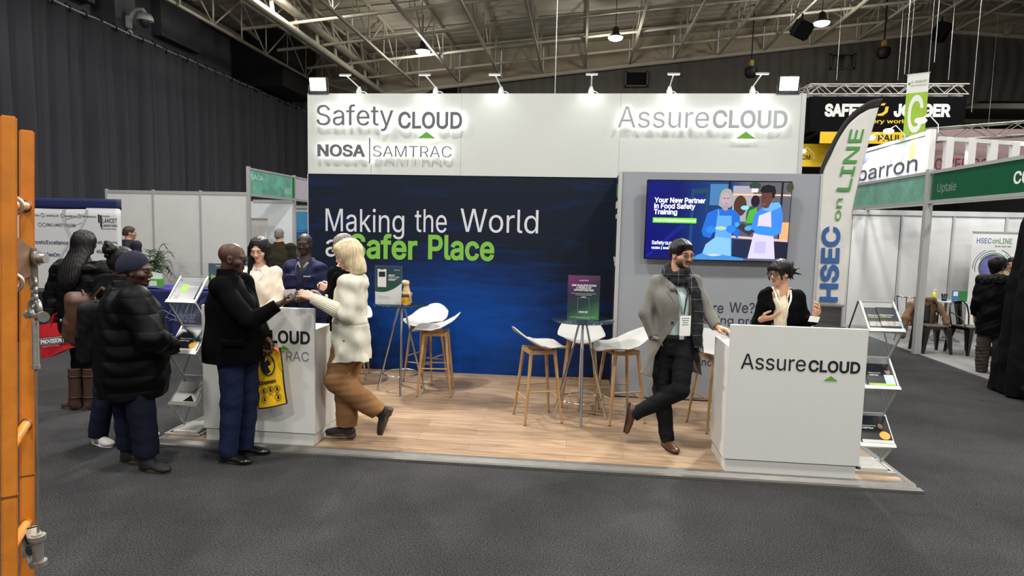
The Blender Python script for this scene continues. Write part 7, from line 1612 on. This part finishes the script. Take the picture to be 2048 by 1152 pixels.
# black cloth at the right edge
S = SDF(); S.at(None)
fd = lambda th, z: .035 * np.sin(9 * th + 2) * np.clip(1.1 - z * .4, .2, 1) + .015 * np.sin(17 * th + 3 * z)
S.loft([(.02, 9.24, 3.34, .56, .5), (.5, 9.24, 3.34, .54, .48), (1.2, 9.24, 3.34, .49, .44), (2.2, 9.24, 3.34, .39, .36), (2.55, 9.24, 3.34, .3, .28)], fold=fd, n=2.1)
S.wrinkle(.012, (7, 7, 9), 77)
o = S.build('draped_cloth', [mat('cloth_black', (9, 9, 12), .85, spec=.12)], None, .014); tag(o, 'black cloth draped over a tall stand at the right edge', 'cloth')
m = MB(); m.tube([(8.70, 3.02, .16), (8.79, 2.93, .09), (8.89, 2.87, .06)], [.045, .05, .045], 12); h_ = m.build('rolled_hem', MATS['cloth_black'], o)
m = MB(); txt(m, 'SH', (8.73, 2.905, .08), .14, .06, u=(.82, -.55, -.15), v=(.1, -.1, 1), th=.003, bold=.03); m.build('lettering', ink_w, h_)

# ================================================================ orange ladder frame, front left
org = mat('orange_paint', (212, 128, 42), .42, var=.14, vs=9, bump=.06, bs=40, spec=.4); orx = mat('rubbed_orange', (120, 66, 24), .6, var=.3, vs=20)
zinc = mat('zinc_steel', (170, 168, 160), .38, metal=.75, var=.15, vs=30)
t = thing('ladder_frame', 'orange painted steel ladder frame with cable and shackle in the left foreground', 'ladder', (1.54, -3.02, 0))
O = V((1.54, -3.02, 0)); A0, A1 = V((1.533, -3.022, 0)), V((1.584, -2.956, 2.22)); B0, B1 = V((1.286, -2.689, 0)), V((1.344, -2.632, 2.222))
dr = (B1 - A1).normalized()
def onA(z): return A0 + (A1 - A0) * (z / 2.22) - O
def onB(z): return B0 + (B1 - B0) * (z / 2.222) - O
for P0, P1, w in ((A0, A1, .046), (B0, B1, .048)):
    m = MB(); a, b = P0 - O, P1 - O; z_ = (b - a).normalized(); x_ = V((.705, .709, 0)); x_ = (x_ - z_ * x_.dot(z_)).normalized(); y_ = z_.cross(x_)
    m.box((a + b) / 2, (w, w * .55, (b - a).length), Matrix((x_, y_, z_)).transposed(), bev=.005); m.build('post', org, t)
for z0, z1 in ((1.926, 1.931), (1.66, 1.675), (1.09, 1.074), (.735, .664), (.3, .3)):
    m = MB(); m.cyl(onA(z0), onB(z1), .017, n=16); r_ = m.build('rung', org, t)
    m = MB(); m.tube([tuple(onB(z1) - dr * .03 + V((.02 * math.cos(q), 0, .02 * math.sin(q)))) for q in np.linspace(0, 2 * PI, 13)[:-1]], .006, 6, True); m.build('weld', orx, r_)
for z in (.93, ):
    m = MB(); p = onA(z); m.box(p, (.049, .03, .006), Matrix((x_, y_, z_)).transposed()); m.build('sleeve_joint', orx, t); m = MB(); p = onB(.86); m.box(p, (.05, .03, .005), Matrix((x_, y_, z_)).transposed()); m.build('sleeve_joint', orx, t)
m = MB(); p0, p1 = onA(1.745), onB(1.72) - dr * .02 + V((.06, -.03, 0))
u_ = (p1 - p0); m.prism([(0, .09), (1, .042), (1, -.042), (0, -.09)], p0, u_, V((0, 0, 1)), .008); m.build('gusset_plate', mat('reflection_tinted_plate', (128, 92, 66), .45, metal=.5, var=.2, vs=20), t)  # brown tone stands for the orange frame's reflection, put into the base colour
q0 = V((1.447, -2.742, 0)) - O; K = lambda z, dx=0., dy=0.: q0 + V((dx, dy, z))
m = MB(); m.box(K(1.70), (.03, .012, .15), (0, 0, .5), bev=.004); m.build('link_plate', zinc, t)
m = MB(); m.cyl(K(1.735, .02, .002), K(1.735, .05, .006), .02, n=6); m.cyl(K(1.735, .012, .0), K(1.735, .022, .002), .028, n=18); m.build('hex_bolt', zinc, t)
m = MB()
for k in range(4): c = K(1.645 - .028 * k, .004, -.004); m.tube([tuple(c + V((.018 * math.cos(q), -.012 * math.cos(q), .016 * math.sin(q)))) for q in np.linspace(0, 2 * PI, 13)[:-1]], .007, 7, True)
m.build('chain', zinc, t)
m = MB(); c = K(1.545, .004, -.004); m.tube([tuple(c + V((.03 * math.cos(q), -.012 * math.cos(q), .035 * math.sin(q)))) for q in np.linspace(-.6, PI + .6, 14)], .01, 8); m.cyl(c + V((-.045, .02, -.025)), c + V((.055, -.025, -.025)), .009, n=10); m.cyl(c + V((.045, -.02, -.025)), c + V((.06, -.028, -.025)), .02, n=14); m.cyl(c + V((-.05, .022, -.025)), c + V((-.035, .015, -.025)), .018, n=6); m.build('shackle', zinc, t)
m = MB(); m.cyl(K(1.5, .008, -.01), K(1.33, .012, -.02), .0115, n=14); m.cyl(K(1.335, .012, -.02), K(1.32, .012, -.02), .014, n=14); m.build('cable_ferrule', zinc, t)
m = MB()
for k in range(5): m.tube([tuple(K(1.33 - .64 * s, .012 + .033 * s + .0026 * math.cos(2 * PI * k / 5 + 90 * s), -.02 - .06 * s + .0026 * math.sin(2 * PI * k / 5 + 90 * s))) for s in np.linspace(0, 1, 220)], .0024, 5)
m.build('wire_cable', mat('cable_steel', (120, 112, 96), .5, metal=.6), t)
c = K(.69, .05, -.09); m = MB(); m.cyl(c + V((0, 0, -.11)), c + V((0, 0, .02)), .018, n=14)
for dz in (0, -.1): m.box(c + V((-.05, .035, dz)), (.12, .045, .01), (0, 0, -.7)); m.cyl(c + V((0, 0, dz - .005)), c + V((0, 0, dz + .014)), .028, n=16)
m.box(c + V((-.09, .06, -.05)), (.012, .05, .11), (0, 0, -.7)); m.build('cable_clamp', zinc, t)
m = MB()
for dz in (-.03, -.075): m.cyl(c + V((-.085, .05, dz)), c + V((-.06, .03, dz)), .013, n=6)
m.build('clamp_bolts', dsteel, t)
for z in (1.926, 1.66):
    c = onA(z) + dr * .06; m = MB(); m.tube([tuple(c + V((.03 * math.cos(q) * .8, .03 * math.cos(q) * .6, .03 * math.sin(q)))) for q in np.linspace(0, 2 * PI, 19)[:-1]], .007, 8, True); m.build('steel_ring', zinc, t)
